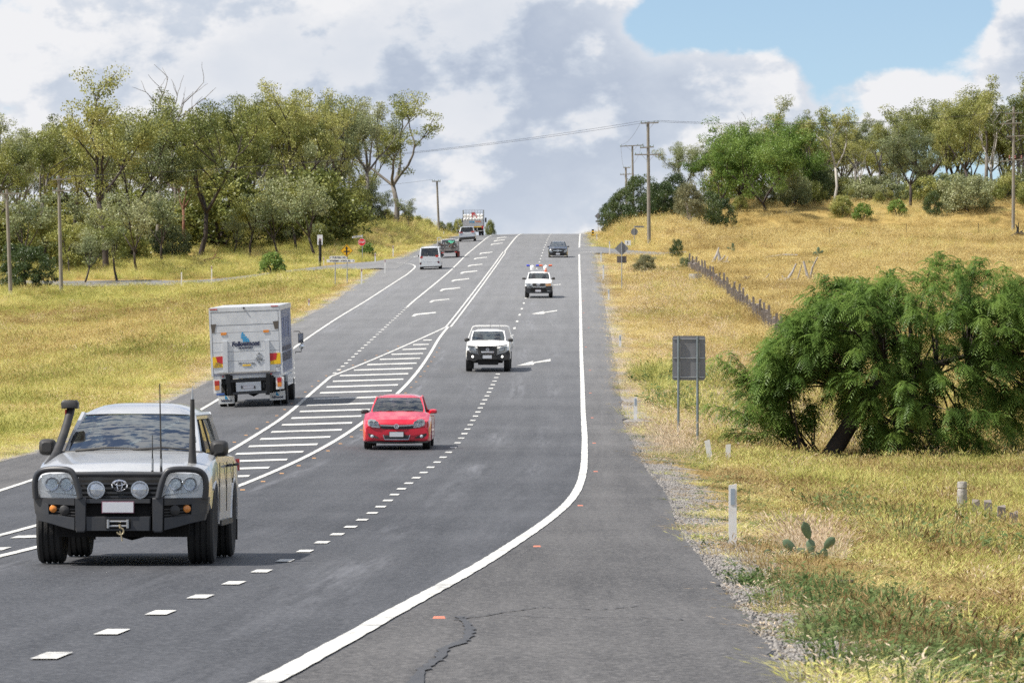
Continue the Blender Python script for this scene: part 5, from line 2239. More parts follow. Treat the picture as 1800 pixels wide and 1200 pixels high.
# ------------------------------------------------------------------ 1. silver four-wheel drive with bull bar
def silver_4wd():
    v = Veh('four_wheel_drive', 'silver four wheel drive with black bull bar, snorkel and tall aerials', 'car', (224, 990), 0.98, 1.96, 0.03)
    v.zoom(0, 660, 3.43)
    e = v.e
    axl = (0.98, 3.83)
    A, B = span(v, 395, 1195, 468, 1.5), span(v, 500, 1145, 238, 2.25)
    zt = v.p(820, 152, 3.3)[1]
    C, D_ = (B[0] - .01, 4.55, B[2] + .02), (A[0] - .02, 4.98, A[2] - .03)
    shell(v, 5.05, 1.94, 0.42, [(0.25, 1.02), (0.42, 1.06), (0.8, 1.11), (1.45, A[2] - .005), (1.6, A[2] - .01), (3.0, A[2] - .02), (5.05, A[2] - .04)], axl, 0.40, (1.52, 4.95), M_SILVER, 0.05, 0.05, 0.05, d0=0.24, tub=0.75, nose_len=0.6, z_front=0.76)
    MB().box(-.72, .72, 0.45, 4.8, 0.30, 0.44).build('underbody', M_UNDER, e, 0)
    m = MB()
    for a in axl:
        m.tube([(-.75, a, .36), (-.15, a, .36), (0.05, a, .38), (.2, a, .36), (.75, a, .36)], [.05, .05, .13, .07, .05], 8)
    m.build('axle', M_UNDER, e, 40)
    wheels(v, axl, 1.65, 0.40, 0.285, M_STEELR)
    for s in (-1, 1):
        MB().plate([(s * .69, .18), (s * .97, .18), (s * .97, .5), (s * .69, .5)], 4.38, 0.02).build('mud_flap', M_BLK, e, 0)
        # wheel arch flares
        for a in axl:
            m = MB()
            pts = [(s * .965, a + .49 * math.cos(t), .40 + .49 * math.sin(t)) for t in np.linspace(0.05, math.pi - (1.0 if a == axl[0] else .05), 13)]
            m.tube(pts, 0.018, 6)
            m.build('arch_flare', M_SILVER, e, 50)
    greenhouse(v, A, B, C, D_, M_SILVER, 0.09, roof_crown=max(.06, zt - B[2] - .03), pillar=.045, bpill=[0.28, 0.60], gside=glass_mat('fourwd_side_glass', (0.30, 0.33, 0.30), 2.0))
    cabin(v, 1.94, A, D_, 0.75, ztop=1.44)
    # black windscreen surround, wipers and stickers
    m = MB()
    m.tube([(-.79, 1.46, A[2] + .006), (-.4, 1.40, A[2] + .018), (0, 1.385, A[2] + .022), (.4, 1.40, A[2] + .018), (.79, 1.46, A[2] + .006)], 0.022, 6)
    m.build('cowl', M_BLK, e, 40)
    for a, b, c in (((-.62, 1.40, A[2] + .03), (-.25, 1.395, A[2] + .065), (.10, 1.38, A[2] + .05)), ((.02, 1.38, A[2] + .04), (.35, 1.40, A[2] + .065), (.70, 1.43, A[2] + .04))):
        MB().tube([a, b, c], [0.016, 0.012, 0.008], 5).build('wiper', M_BLK, e, 40)
    M_STK = mat('teal_sticker', (0.10, 0.42, 0.44), 0.4, var=0.05)
    for u0, u1, t in ((-.62, -.53, .93), (-.49, -.41, .95), (-.37, -.24, .97), (.47, .56, .90)):
        d = B[1] + (A[1] - B[1]) * (1 - t) - 0.09 * (1 - ((u0 + u1) / 2 / .7) ** 2) - 0.012
        z = A[2] + (B[2] - A[2]) * t
        MB().add([(u0, d, z - .03), (u1, d, z - .03), (u1, d + .035, z + .012), (u0, d + .035, z + .012)], [(0, 1, 2, 3)]).build('sticker', M_STK, e, 0)
    MB().box(-.10, .10, 2.17, 2.2, B[2] - .17, B[2] - .10).build('inside_mirror', M_BLK, e, 0)
    # grille
    v.plate('grille', M_BLK, [(478, 600), (972, 600), (985, 640), (955, 742), (498, 742), (470, 640)], 0.235, 0.05)
    for i, y in enumerate((622, 650, 678, 706, 730)):
        a, b = v.p(484, y, .2), v.p(968, y, .2)
        MB().bar((a[0], .215, a[1]), (b[0], .215, b[1]), 0.03, 0.022).build('grille_slat', M_GUN, e, 0)
    u, z = v.p(720, 662, .17)
    m = MB()
    ring(m, u, z, .082, .058, .175, .009)
    ring(m, u, z, .028, .054, .172, .0075)
    ring(m, u, z + .024, .058, .026, .170, .0075)
    m.build('emblem', M_CHROME, e, 50)
    # headlights and the silver fronts of the guards
    headlamp(v, [(250, 600), (300, 588), (395, 600), (438, 635), (464, 716), (330, 704), (275, 690), (252, 640)], 0.225, bulbs=2)
    for s in (-1, 1):
        q = v.poly([(236, 690), (300, 712), (466, 722), (470, 752), (245, 742)], .225)
        MB().plate([(s * -u_ if False else (u_ if s < 0 else -u_), z_) for u_, z_ in q], v.df(.222), .06).build('guard_panel', M_SILVER, e, 30)
        q = v.poly([(392, 598), (445, 603), (476, 640), (498, 742), (466, 718), (438, 633)], .22)
        MB().plate([(u_ if s < 0 else -u_, z_) for u_, z_ in q], v.df(.218), .05).build('lamp_trim', M_SILVER, e, 30)
    # bull bar
    bar = MB()
    bar.plate(v.poly([(512, 742), (908, 742), (908, 768), (512, 768)], 0.02), 0.02, 0.25, bev=0.012)
    bar.plate(v.poly([(512, 848), (908, 848), (905, 935), (515, 935)], 0.02), 0.02, 0.22, bev=0.015)
    b = bar.build('bull_bar', M_GUN, e, 35)
    v.plate('bar_recess', M_UNDER, [(512, 762), (908, 762), (908, 852), (512, 852)], 0.12, 0.05, b)
    for s in (-1, 1):
        def mir(q):
            return [(u_ if s < 0 else -u_, z_) for u_, z_ in q]
        cu_ = lambda d: (lambda uu, zz: d + 0.20 * max(0, (abs(uu) - .46) / .52) ** 1.6)
        wing = MB()
        W1 = [(452, 738), (380, 737), (300, 736), (240, 735), (190, 733), (193, 775), (288, 778), (452, 782)]
        W2 = [(452, 855), (380, 845), (290, 836), (200, 805), (214, 872), (300, 893), (380, 915), (452, 932)]
        W3 = [(288, 770), (193, 766), (200, 830), (290, 845)]
        for q in (W1, W2, W3):
            wing.plate(mir(v.poly(q, 0.03)), cu_(0.03), 0.26, bev=0.008)
        wing.build('wing', M_GUN, b, 35)
        rec = MB().plate(mir(v.poly([(285, 772), (455, 778), (455, 862), (285, 842)], .03)), cu_(0.07), .04).build('lamp_recess', M_UNDER, b, 0)
        for y in (800, 818, 836):
            q = mir(v.poly([(290, y - 4), (452, y + 2), (452, y + 9), (290, y + 3)], .05))
            MB().plate(q, cu_(0.055), .015).build('recess_slat', M_BLK, rec, 0)
        u, z = v.p(316, 802, .04)
        u = u if s < 0 else -u
        MB().lathe([(.002, -.012), (.030, -.008), (.041, .0), (.041, .03)], (u, cu_(0.045)(u, z), z), 'y', 18).build('indicator', M_AMBER, b, 40)
        u, z = v.p(387, 811, .04)
        u = u if s < 0 else -u
        MB().lathe([(.002, -.014), (.045, -.008), (.056, .0), (.056, .03)], (u, cu_(0.045)(u, z), z), 'y', 18).build('fog_lamp', M_BLK, b, 40)
        up = MB()
        up.plate(mir(v.poly([(452, 733), (518, 735), (516, 935), (505, 945), (462, 945), (454, 930)], 0.0)), 0.0, 0.20, bev=0.015)
        up.build('upright', M_GUN, b, 35)
        hp = [(216, 738, .18), (211, 650, .16), (224, 598, .15), (262, 570, .12), (335, 563, .07), (408, 568, .03), (440, 590, .02), (462, 645, .015), (484, 738, .015)]
        pts = [v.p(x, y, d) + (d,) for x, y, d in hp]
        pts = [((u_ if s < 0 else -u_), d, z_) for u_, z_, d in pts]
        MB().tube(spline(pts, 4), 0.034, 10).build('hoop', M_GUN, b, 50)
    a, c = v.p(440, 595, .02), v.p(985, 595, .02)
    MB().tube([(a[0], .03, a[1]), (c[0], .03, c[1])], .03, 10).build('cross_tube', M_GUN, b, 50)
    # winch
    v.plate('winch_recess', M_UNDER, [(637, 862), (788, 862), (788, 922), (637, 922)], 0.012, .03, b)
    for x in (652, 770):
        a, c = v.p(x, 866, 0), v.p(x, 918, 0)
        MB().tube([(a[0], -.005, a[1]), (c[0], -.005, c[1])], .016, 10).build('roller', M_RIM, b, 50)
    for y in (878, 906):
        a, c = v.p(650, y, 0), v.p(772, y, 0)
        MB().tube([(a[0], .0, a[1]), (c[0], .0, c[1])], .012, 10).build('roller', M_RIM, b, 50)
    u, z = v.p(722, 935, 0)
    m = MB()
    m.tube([(u, -.02, z + .07), (u + .01, -.025, z + .03)], .014, 6)
    m.tube([(u + .01 + .035 * math.sin(t), -.025, z + .035 * math.cos(t) - .005) for t in np.linspace(0, 4.6, 12)], .010, 6)
    m.tube([(u + .005, -.03, z), (u + .02, -.03, z - .05), (u + .03, -.03, z - .11)], .008, 5)
    m.build('winch_hook', mat('worn_brass', (0.42, 0.35, 0.22), 0.5, 0.4, var=0.2), b, 50)
    q = v.poly([(613, 757), (808, 757), (808, 828), (613, 828)], 0.0)
    plate_number(v, (q[0][0] + q[1][0]) / 2, (q[0][1] + q[2][1]) / 2, abs(q[1][0] - q[0][0]), abs(q[0][1] - q[2][1]), 0.004)
    # driving lamps
    for x, y in ((578, 688), (842, 687)):
        u, z = v.p(x, y, 0.05)
        m = MB()
        m.lathe([(.02, .14), (.07, .11), (.088, .05), (.096, .0), (.096, -.015), (.086, -.018), (.08, -.01)], (u, .075, z), 'y', 24)
        m.box(u - .015, u + .015, .06, .10, z - .13, z - .08)
        h = m.build('driving_lamp', M_LAMP, e, 40)
        MB().lathe([(.003, -.036), (.045, -.030), (.078, -.014), (.084, -.006)], (u, .072, z), 'y', 24).build('lens', mat('lamp_glass', (0.72, 0.75, 0.78), 0.08, 0.35, 0.8, var=0.15, scale=25), h, 50)
    # snorkel up the pillar
    m = MB()
    pts = [v.p(275, 548, 0.75) + (.75,), v.p(318, 500, 1.15) + (1.15,), v.p(352, 440, 1.45) + (1.45,), v.p(392, 330, 1.72) + (1.72,), v.p(418, 240, 1.92) + (1.92,), v.p(428, 200, 1.98) + (1.98,)]
    m.tube(spline([(u, d, z) for u, z, d in pts], 3), [0.035 + 0.014 * min(1, k / 6) for k in range(16)], 10)
    u, z = v.p(423, 174, 1.95)
    sn = m.build('snorkel', M_BLK, e, 50)
    MB().plate([(u - .092, z - .045), (u + .092, z - .045), (u + .095, z + .02), (u + .07, z + .052), (u - .07, z + .052), (u - .095, z + .02)], 1.86, .17, bev=.02).build('snorkel_head', M_BLK, sn, 40)
    u, z = v.p(397, 228, 1.93)
    MB().box(u - .008, u + .008, 1.90, 1.94, z - .045, z + .045).build('snorkel_sticker', mat('red_label', (0.45, 0.03, 0.03), 0.5), sn, 0)
    # aerials
    for (x0, y0, x1, y1, d, r0, r1, mt_) in ((972, 578, 963, 48, .06, .010, .006, M_BLK), (919, 578, 919, 358, .06, .009, .004, M_BLK), (1160, 555, 1160, 142, .62, .040, .023, M_BLK)):
        a, c = v.p(x0, y0, d), v.p(x1, y1, d)
        m = MB()
        pts = [(a[0] + (c[0] - a[0]) * t, d, a[1] + (c[1] - a[1]) * t) for t in (0, .08, .22, .5, 1)]
        m.tube(pts, [r0 * 1.6, r0 * 1.2, r0, (r0 + r1) / 2, r1], 8)
        o = m.build('aerial', mt_, e, 50)
        if r0 > .02:
            t0, t1 = v.p(1160, 142, d), v.p(1161, 62, d)
            MB().tube([(t0[0], d, t0[1]), (t0[0], d, t0[1] + .05), (t1[0], d, t1[1])], [.016, .010, .004], 6).build('aerial_tip', M_GALV, o, 40)
            MB().box(a[0] - .06, a[0] + .05, d - .05, d + .05, a[1] - .06, a[1] + .03).build('aerial_bracket', M_BLK, o, 0)
            MB().tube([(a[0] - .06, d, a[1]), (a[0] - .12, d, a[1] + .05), (a[0] - .13, d, a[1] - .05)], .008, 5).build('aerial_cable', M_BLK, o, 40)
        else:
            MB().tube([(a[0], d, a[1] - .02), (a[0], d, a[1] + .14)], .013, 8).build('aerial_base', M_GALV, o, 40)
    for s in (-1, 1):
        for d in (1.56, 2.62, 3.62):
            MB().box(s * .972 - .004, s * .972 + .004, d, d + .012, .55, A[2] - .10).build('door_gap', M_UNDER, e, 0)
        MB().tube([(s * .80, .50, 1.075), (s * .825, .9, 1.12), (s * .80, 1.42, A[2] - .005)], .006, 5).build('bonnet_gap', M_UNDER, e, 40)
    # mirrors, handles
    for xs, xe, ya, yb in ((335, 232, 380, 480), (1266, 1374, 388, 488)):
        a, c = v.p(xs, yb, 1.72), v.p(xe, ya, 1.72)
        mirror_pod(v, a[0], c[0], a[1], c[1], 1.66, M_BLK, depth=.17)
    for s in (-1, 1):
        for d in (2.75, 3.75):
            MB().tube([(s * .975, d, 1.06), (s * 1.005, d + .04, 1.065), (s * 1.005, d + .18, 1.065), (s * .975, d + .22, 1.06)], .016, 6).build('door_handle', M_BLK, e, 40)
        MB().box(s * .975 - .02, s * .975 + .02, 1.55, 3.3, .40, .46).build('side_step', M_BLK, e, 0)
    v.plate('tail_light', M_TAIL, [(s, s) for s in ()] or [(.88, .98), (.958, .98), (.955, 1.12), (.90, 1.12)], 4.86, .06, zoom=False)
    sit(v, -.36, 2.62, .60, 'driver dimly seen behind the silver four wheel drive windscreen', mat('grey_shirt', (0.12, 0.13, 0.15), .9), ((-.12, -.42, .42), (.12, -.42, .42)))


silver_4wd()


# ------------------------------------------------------------------ 2. white box truck seen from behind
M_NAVY = mat('navy_print', (0.012, 0.020, 0.065), 0.5, var=0.05)
M_BLUE = mat('blue_print', (0.02, 0.30, 0.58), 0.5, var=0.05)
M_YEL = mat('yellow_marker', (0.80, 0.50, 0.02), 0.45, var=0.05)
M_REDM = mat('red_marker', (0.50, 0.025, 0.03), 0.45, var=0.05)
M_GREYPR = mat('grey_print', (0.13, 0.14, 0.16), 0.6)


def box_truck():
    v = Veh('box_truck', 'white box truck with tail lift and blue company lettering driving away', 'truck', (447, 712.5), 1.55, 2.45, 0, 2.3)
    v.zoom(360, 530, 6.32)
    e = v.e
    TL, TR, BL, BR = v.p(50, 75), v.p(825, 45), v.p(88, 830), v.p(855, 800)
    x0, x1 = (TL[0] + BL[0]) / 2, (TR[0] + BR[0]) / 2
    z0, z1 = (BL[1] + BR[1]) / 2, (TL[1] + TR[1]) / 2
    Lb = 6.6
    M_CURT = mat('curtain_side', (0.42, 0.44, 0.52), 0.6, 0.0, var=0.06, scale=1.5, dirt=(0.33, 0.35, 0.43))
    bx = MB()
    bx.box(x0 + .01, x1 - .01, 0.03, Lb, z0, z1 - .02)
    bx.build('cargo_box', M_CURT, e, 0)
    MB().box(x0, x1, 0.0, Lb + .02, z1 - .025, z1 + .01).build('roof', M_ALU, e, 0)
    for s, x in ((-1, x0), (1, x1)):
        MB().box(x - .035, x + .035, -.005, .08, z0, z1).build('corner_post', M_ALU, e, 0)
        MB().box(x - .012, x + .012, .08, Lb, z1 - .16, z1 - .02).build('side_rail', M_ALU, e, 0)
        for k in range(9):
            d = .5 + k * .68
            MB().box(x - .008, x + .008, d, d + .045, z0 + .05, z1 - .16).build('curtain_strap', M_CURT, e, 0)
    MB().box(x0, x1, -.012, .03, z1 - .14, z1).build('rear_header', M_ALU, e, 0)
    for a, b in ((52, 138), (735, 815)):
        p, q = v.p(a, 92), v.p(b, 92)
        zc_ = v.p(a, 88 if a < 400 else 48)[1]
        MB().box(p[0], q[0], -.022, -.012, zc_ - .025, zc_ + .01).build('marker_lamp', M_TAIL, e, 0)
    u, z = v.p(432, 70)
    MB().lathe([(.005, -.05), (.03, -.04), (.035, 0)], (u, -.012, z), 'y', 10).build('rear_camera', M_BLK, e, 40)
    # rear wall: separate horizontal panels with shadow joints
    lv = [z1 - .15, z1 - .60, z1 - .86, z1 - 1.20, z1 - 1.52, z1 - 1.84, z0 + .08]
    for i in range(len(lv) - 1):
        MB().box(x0 + .05, x1 - .05, 0.002 if i else -.004, .03, lv[i + 1] + .006, lv[i] - .006).build('rear_panel', M_ALU, e, 0)
    for a in ([(195, 440), (250, 438), (258, 785), (203, 785)], [(662, 432), (715, 428), (724, 768), (672, 770)]):
        v.plate('lift_post', M_ALU, a, -.05, .05)
    v.plate('lift_edge', mat('worn_steel', (0.42, 0.40, 0.38), .5, .5, var=.15), [(155, 790), (785, 762), (785, 776), (155, 806)], -.07, .06)
    for side, ye, re_ in (('l', [(85, 617), (199, 606), (204, 730), (95, 736)], [(121, 613), (199, 606), (203, 693), (140, 679)]),
                          ('r', [(721, 573), (840, 567), (844, 689), (729, 696)], [(721, 573), (804, 569), (791, 641), (727, 662)])):
        v.plate('hazard_marker', M_YEL, ye, -.014, .010)
        v.plate('hazard_marker', M_REDM, re_, -.018, .003)
    for i, (t_, y) in enumerate((('DO NOT', 681), ('OVERTAKE', 697), ('TURNING VEHICLE', 717))):
        u, z = v.p(146, y)
        lettering(t_, .052, M_GREYPR, e, (u, -.018, z), width=(.16, .22, .31)[i], depth=.003)
    for q in ([(65, 256), (126, 251), (108, 344), (77, 348)], [(755, 220), (818, 212), (815, 300), (777, 304)]):
        v.plate('edge_tape', mat('brown_tape', (0.10, 0.085, 0.07), .6), q, -.010, .008)
    for q, mt_ in (([(178, 346), (240, 343), (240, 370), (178, 374)], M_AMBER), ([(649, 316), (711, 313), (711, 340), (649, 343)], M_AMBER), ([(420, 700), (512, 697), (512, 712), (420, 716)], M_YEL)):
        v.plate('reflector', mt_, q, -.014, .012)
    # company mark: a leaning stack of drops over the name
    for x, y in ((418, 352), (412, 374), (434, 372), (411, 398), (433, 397), (455, 396), (430, 418), (453, 418), (475, 416), (434, 438), (460, 438), (485, 436)):
        u, z = v.p(x, y)
        r = .036
        MB().plate([(u + r * math.cos(a) + .01 * math.sin(a), z + r * .95 * math.sin(a)) for a in np.linspace(0, 2 * math.pi, 11)[:-1]], -.010, .008).build('logo_drop', M_BLUE, e, 0)
    u, z = v.p(451, 472)
    lettering('Followmont', .215, M_NAVY, e, (u, -.008, z + .01), width=.97, shear=.18, bold=.012, depth=.004).rotation_euler = (0, R(-.6), 0)
    u, z = v.p(452, 511)
    lettering('TRANSPORT', .085, M_NAVY, e, (u, -.008, z - .012), width=.52, shear=.15, bold=.004, depth=.004).rotation_euler = (0, R(-.6), 0)
    # round-the-corner diamond seal and the small block of print
    dm = v.poly([(602, 562), (676, 624), (608, 693), (543, 629)], 0)
    n = len(dm)
    for i in range(4):
        a, b = dm[i], dm[(i + 1) % 4]
        MB().bar((a[0], -.008, a[1]), (b[0], -.008, b[1]), .006, .008).build('seal_edge', M_ALU, e, 0)
    for x, y, w in ((602, 575, 18), (578, 592, 10), (628, 588, 10), (605, 672, 18), (580, 655, 10), (632, 652, 10)):
        u, z = v.p(x, y)
        r = w / 6.32 / 50
        MB().plate([(u + r * (1 if k % 2 else .45) * math.sin(k * math.pi / 4), z + r * (1 if k % 2 else .45) * math.cos(k * math.pi / 4)) for k in range(8)], -.010, .006).build('seal_star', M_GREYPR, e, 0)
    for x0_, x1_, y in ((583, 628, 612), (568, 648, 628), (575, 640, 640)):
        a, b = v.p(x0_, y), v.p(x1_, y)
        MB().bar((a[0], -.008, a[1]), (b[0], -.008, b[1]), .006, .022).build('seal_print', M_GREYPR, e, 0)
    for k in range(10):
        x = 398 + k * 14
        a, b = v.p(x, 674 + (k % 2) * 5), v.p(x + 9, 688)
        MB().box(a[0], b[0], -.009, -.003, b[1], a[1]).build('small_print', M_GREYPR, e, 0)
    for x in (372, 528):
        for s in (1, -1):
            a, b = v.p(x, 672 if s > 0 else 698), v.p(x + 32, 698 if s > 0 else 672)
            MB().bar((a[0], -.008, a[1]), (b[0], -.008, b[1]), .005, .02).build('small_print', M_GREYPR, e, 0)
    for k in range(4):
        a, b = v.p(792 + k * 11, 716), v.p(799 + k * 11, 728)
        MB().box(a[0], b[0], -.016, -.008, b[1], a[1]).build('small_print', M_GREYPR, e, 0)
    # chassis, lift arms, number plate board, tail lamps
    MB().box(x0 + .02, x1 - .02, 0.05, Lb, z0 - .10, z0 - .003).build('floor_frame', M_ALU, e, 0)
    m = MB()
    m.box(-.42, -.32, .3, Lb + 1.6, .62, .92).box(.32, .42, .3, Lb + 1.6, .62, .92)
    m.box(-.9, .9, .2, .34, .82, .95).box(-.5, .5, 1.2, 1.9, .42, .70)
    m.build('chassis', M_DECK, e, 0)
    MB().tube([(-.9, 1.55, .48), (-.2, 1.55, .48), (0, 1.55, .50), (.2, 1.55, .48), (.9, 1.55, .48)], [.07, .08, .2, .08, .07], 10).build('axle', M_DECK, e, 40)
    for x in (250, 705):
        a, b = v.p(x, 800, 0), v.p(x + (25 if x < 400 else -10), 1030, 0)
        m = MB()
        m.bar((a[0], -.02, a[1]), (b[0], .16, b[1]), .14, .14)
        m.bar((a[0] + .12, .04, a[1] - .06), (b[0] + .10, .3, b[1] + .1), .10, .10)
        m.tube([(a[0] + .05, .0, a[1] - .1), (b[0] + .02, .25, b[1] + .15)], .05, 8)
        m.build('lift_arm', M_DECK, e, 30)
    for x, y in ((202, 833), (737, 800)):
        u, z = v.p(x, y)
        MB().lathe([(.003, -.03), (.025, -.02), (.032, .02)], (u, -.02, z), 'y', 12).build('lift_lamp', M_TAIL, e, 40)
    v.plate('lift_beam', M_DECK, [(265, 868), (690, 838), (690, 872), (265, 898)], .02, .08)
    v.plate('bumper_bar', M_GUN, [(310, 1008), (690, 985), (690, 1012), (312, 1035)], .05, .10)
    v.plate('plate_board', M_ALU, [(345, 898), (622, 884), (626, 984), (350, 1001)], .04, .03)
    a, b = v.p(425, 968, .03), v.p(548, 930, .03)
    plate_number(v, (a[0] + b[0]) / 2, (a[1] + b[1]) / 2, abs(b[0] - a[0]), abs(b[1] - a[1]), .03)
    for x in (412, 556):
        u, z = v.p(x, 950, .03)
        MB().box(u - .02, u + .02, .015, .03, z - .05, z + .05).build('plate_lamp', M_BLK, e, 0)
    for fr, rd, am in (([(90, 868), (178, 864), (184, 1014), (98, 1018)], [(107, 880), (160, 876), (162, 928), (110, 932)], [(111, 936), (162, 931), (163, 980), (114, 984)]),
                       ([(788, 838), (878, 832), (882, 966), (792, 974)], [(803, 846), (851, 841), (853, 888), (806, 893)], [(807, 897), (853, 891), (854, 938), (810, 943)])):
        o = v.plate('tail_lamp', M_WHITE, fr, -.02, .06)
        v.plate('lamp_well', M_BLK, [rd[0], rd[1], am[2], am[3]], -.028, .012, o)
        v.plate('brake_lens', M_TAIL, rd, -.045, .02, o)
        v.plate('indicator_lens', M_AMBER, am, -.045, .02, o)
    v.plate('maker_badge', mat('blue_badge', (.05, .12, .35), .5), [(128, 1020), (218, 1014), (220, 1036), (130, 1042)], -.03, .02)
    for q, cx, cy in (([(150, 1050), (328, 1040), (330, 1128), (152, 1138)], 240, 1098), ([(718, 1018), (893, 984), (897, 1084), (724, 1098)], 808, 1058)):
        f = v.plate('mud_flap', M_WHITE, q, .98, .012)
        u, z = v.p(cx, cy, .98)
        lettering('Followmont', .12, M_NAVY, f, (u, .974, z), width=.40, shear=.18, bold=.004, depth=.003)
        u, z = v.p(cx - 2, cy - 32, .98)
        MB().plate([(u - .05, z - .05), (u + .07, z - .05), (u - .03, z + .10)], .974, .004).build('logo_mark', M_BLUE, f, 0)
    axl = (1.55, 6.0)
    for s in (-1, 1):
        wheel(v, s * 1.06, axl[0], .40, .23, M_STEELR)
        wheel(v, s * .78, axl[0], .40, .23, M_STEELR)
        wheel(v, s * 1.02, axl[1], .40, .25, M_STEELR)
        MB().box(s * 1.12 - .04, s * 1.12 + .04, 2.3, 5.3, .62, z0 - .1).build('side_guard', M_ALU if s > 0 else M_DECK, e, 0)
    # cab, mirrors
    c = MB()
    c.add([(-1.05, Lb + .1, .5), (1.05, Lb + .1, .5), (1.05, Lb + 1.75, .5), (-1.05, Lb + 1.75, .5), (-1.05, Lb + .1, 2.5), (1.05, Lb + .1, 2.5), (1.0, Lb + 1.35, 2.5), (-1.0, Lb + 1.35, 2.5), (1.05, Lb + 1.8, 1.5), (-1.05, Lb + 1.8, 1.5)],
          [(0, 1, 5, 4), (4, 5, 6, 7), (7, 6, 8, 9), (9, 8, 2, 3), (0, 3, 2, 1), (1, 2, 8), (1, 8, 6, 5), (0, 9, 3), (0, 4, 7, 9)])
    c.build('cab', M_WHITE, e, 0, recalc=True)
    for s in (1, -1):
        d = Lb + 1.5
        if s > 0:
            P = [v.p(985, 330, d), v.p(1048, 330, d), v.p(1066, 352, d), v.p(1072, 528, d), v.p(1070, 556, d), v.p(1008, 556, d), v.p(1008, 578, d)]
            r1, r2 = v.poly([(1034, 352), (1093, 346), (1095, 458), (1038, 462)], d), v.p(1075, 498, d)
        else:
            P = [(-u, z) for u, z in P]
            r1, r2 = [(-u, z) for u, z in r1], (-r2[0], r2[1])
        a = MB().tube([(u, d, z) for u, z in P], .018, 6).build('mirror_arm', M_BLK, e, 40)
        MB().plate(r1, d - .03, .08, bev=.015).build('mirror', M_BLK, a, 30)
        cu, cz = sum(q[0] for q in r1) / 4, sum(q[1] for q in r1) / 4
        MB().plate([(cu + (p - cu) * .86, cz + (q - cz) * .9) for p, q in r1], d - .035, .004).build('mirror_glass', M_MIRG, a, 0)
        MB().lathe([(.004, -.02), (.07, -.012), (.095, .005), (.10, .05)], (r2[0], d - .02, r2[1]), 'y', 18).build('round_mirror', M_MIRG, a, 50)
    # dark blue print low on the kerb-side curtain
    for k in range(9):
        d = .5 + k * .62
        for zz, h in ((z0 + .75, .16), (z0 + .40, .28)):
            MB().box(x1 - .002, x1 + .006, d, d + .42, zz, zz + h).build('side_print', M_NAVY, e, 0)
    for k in range(5):
        d = 1.4 + k * .9
        MB().box(x1 - .002, x1 + .005, d, d + .25, z0 + 1.2, z0 + 1.9).build('side_print', mat('faded_blue_print', (.16, .2, .38), .6), e, 0)


box_truck()


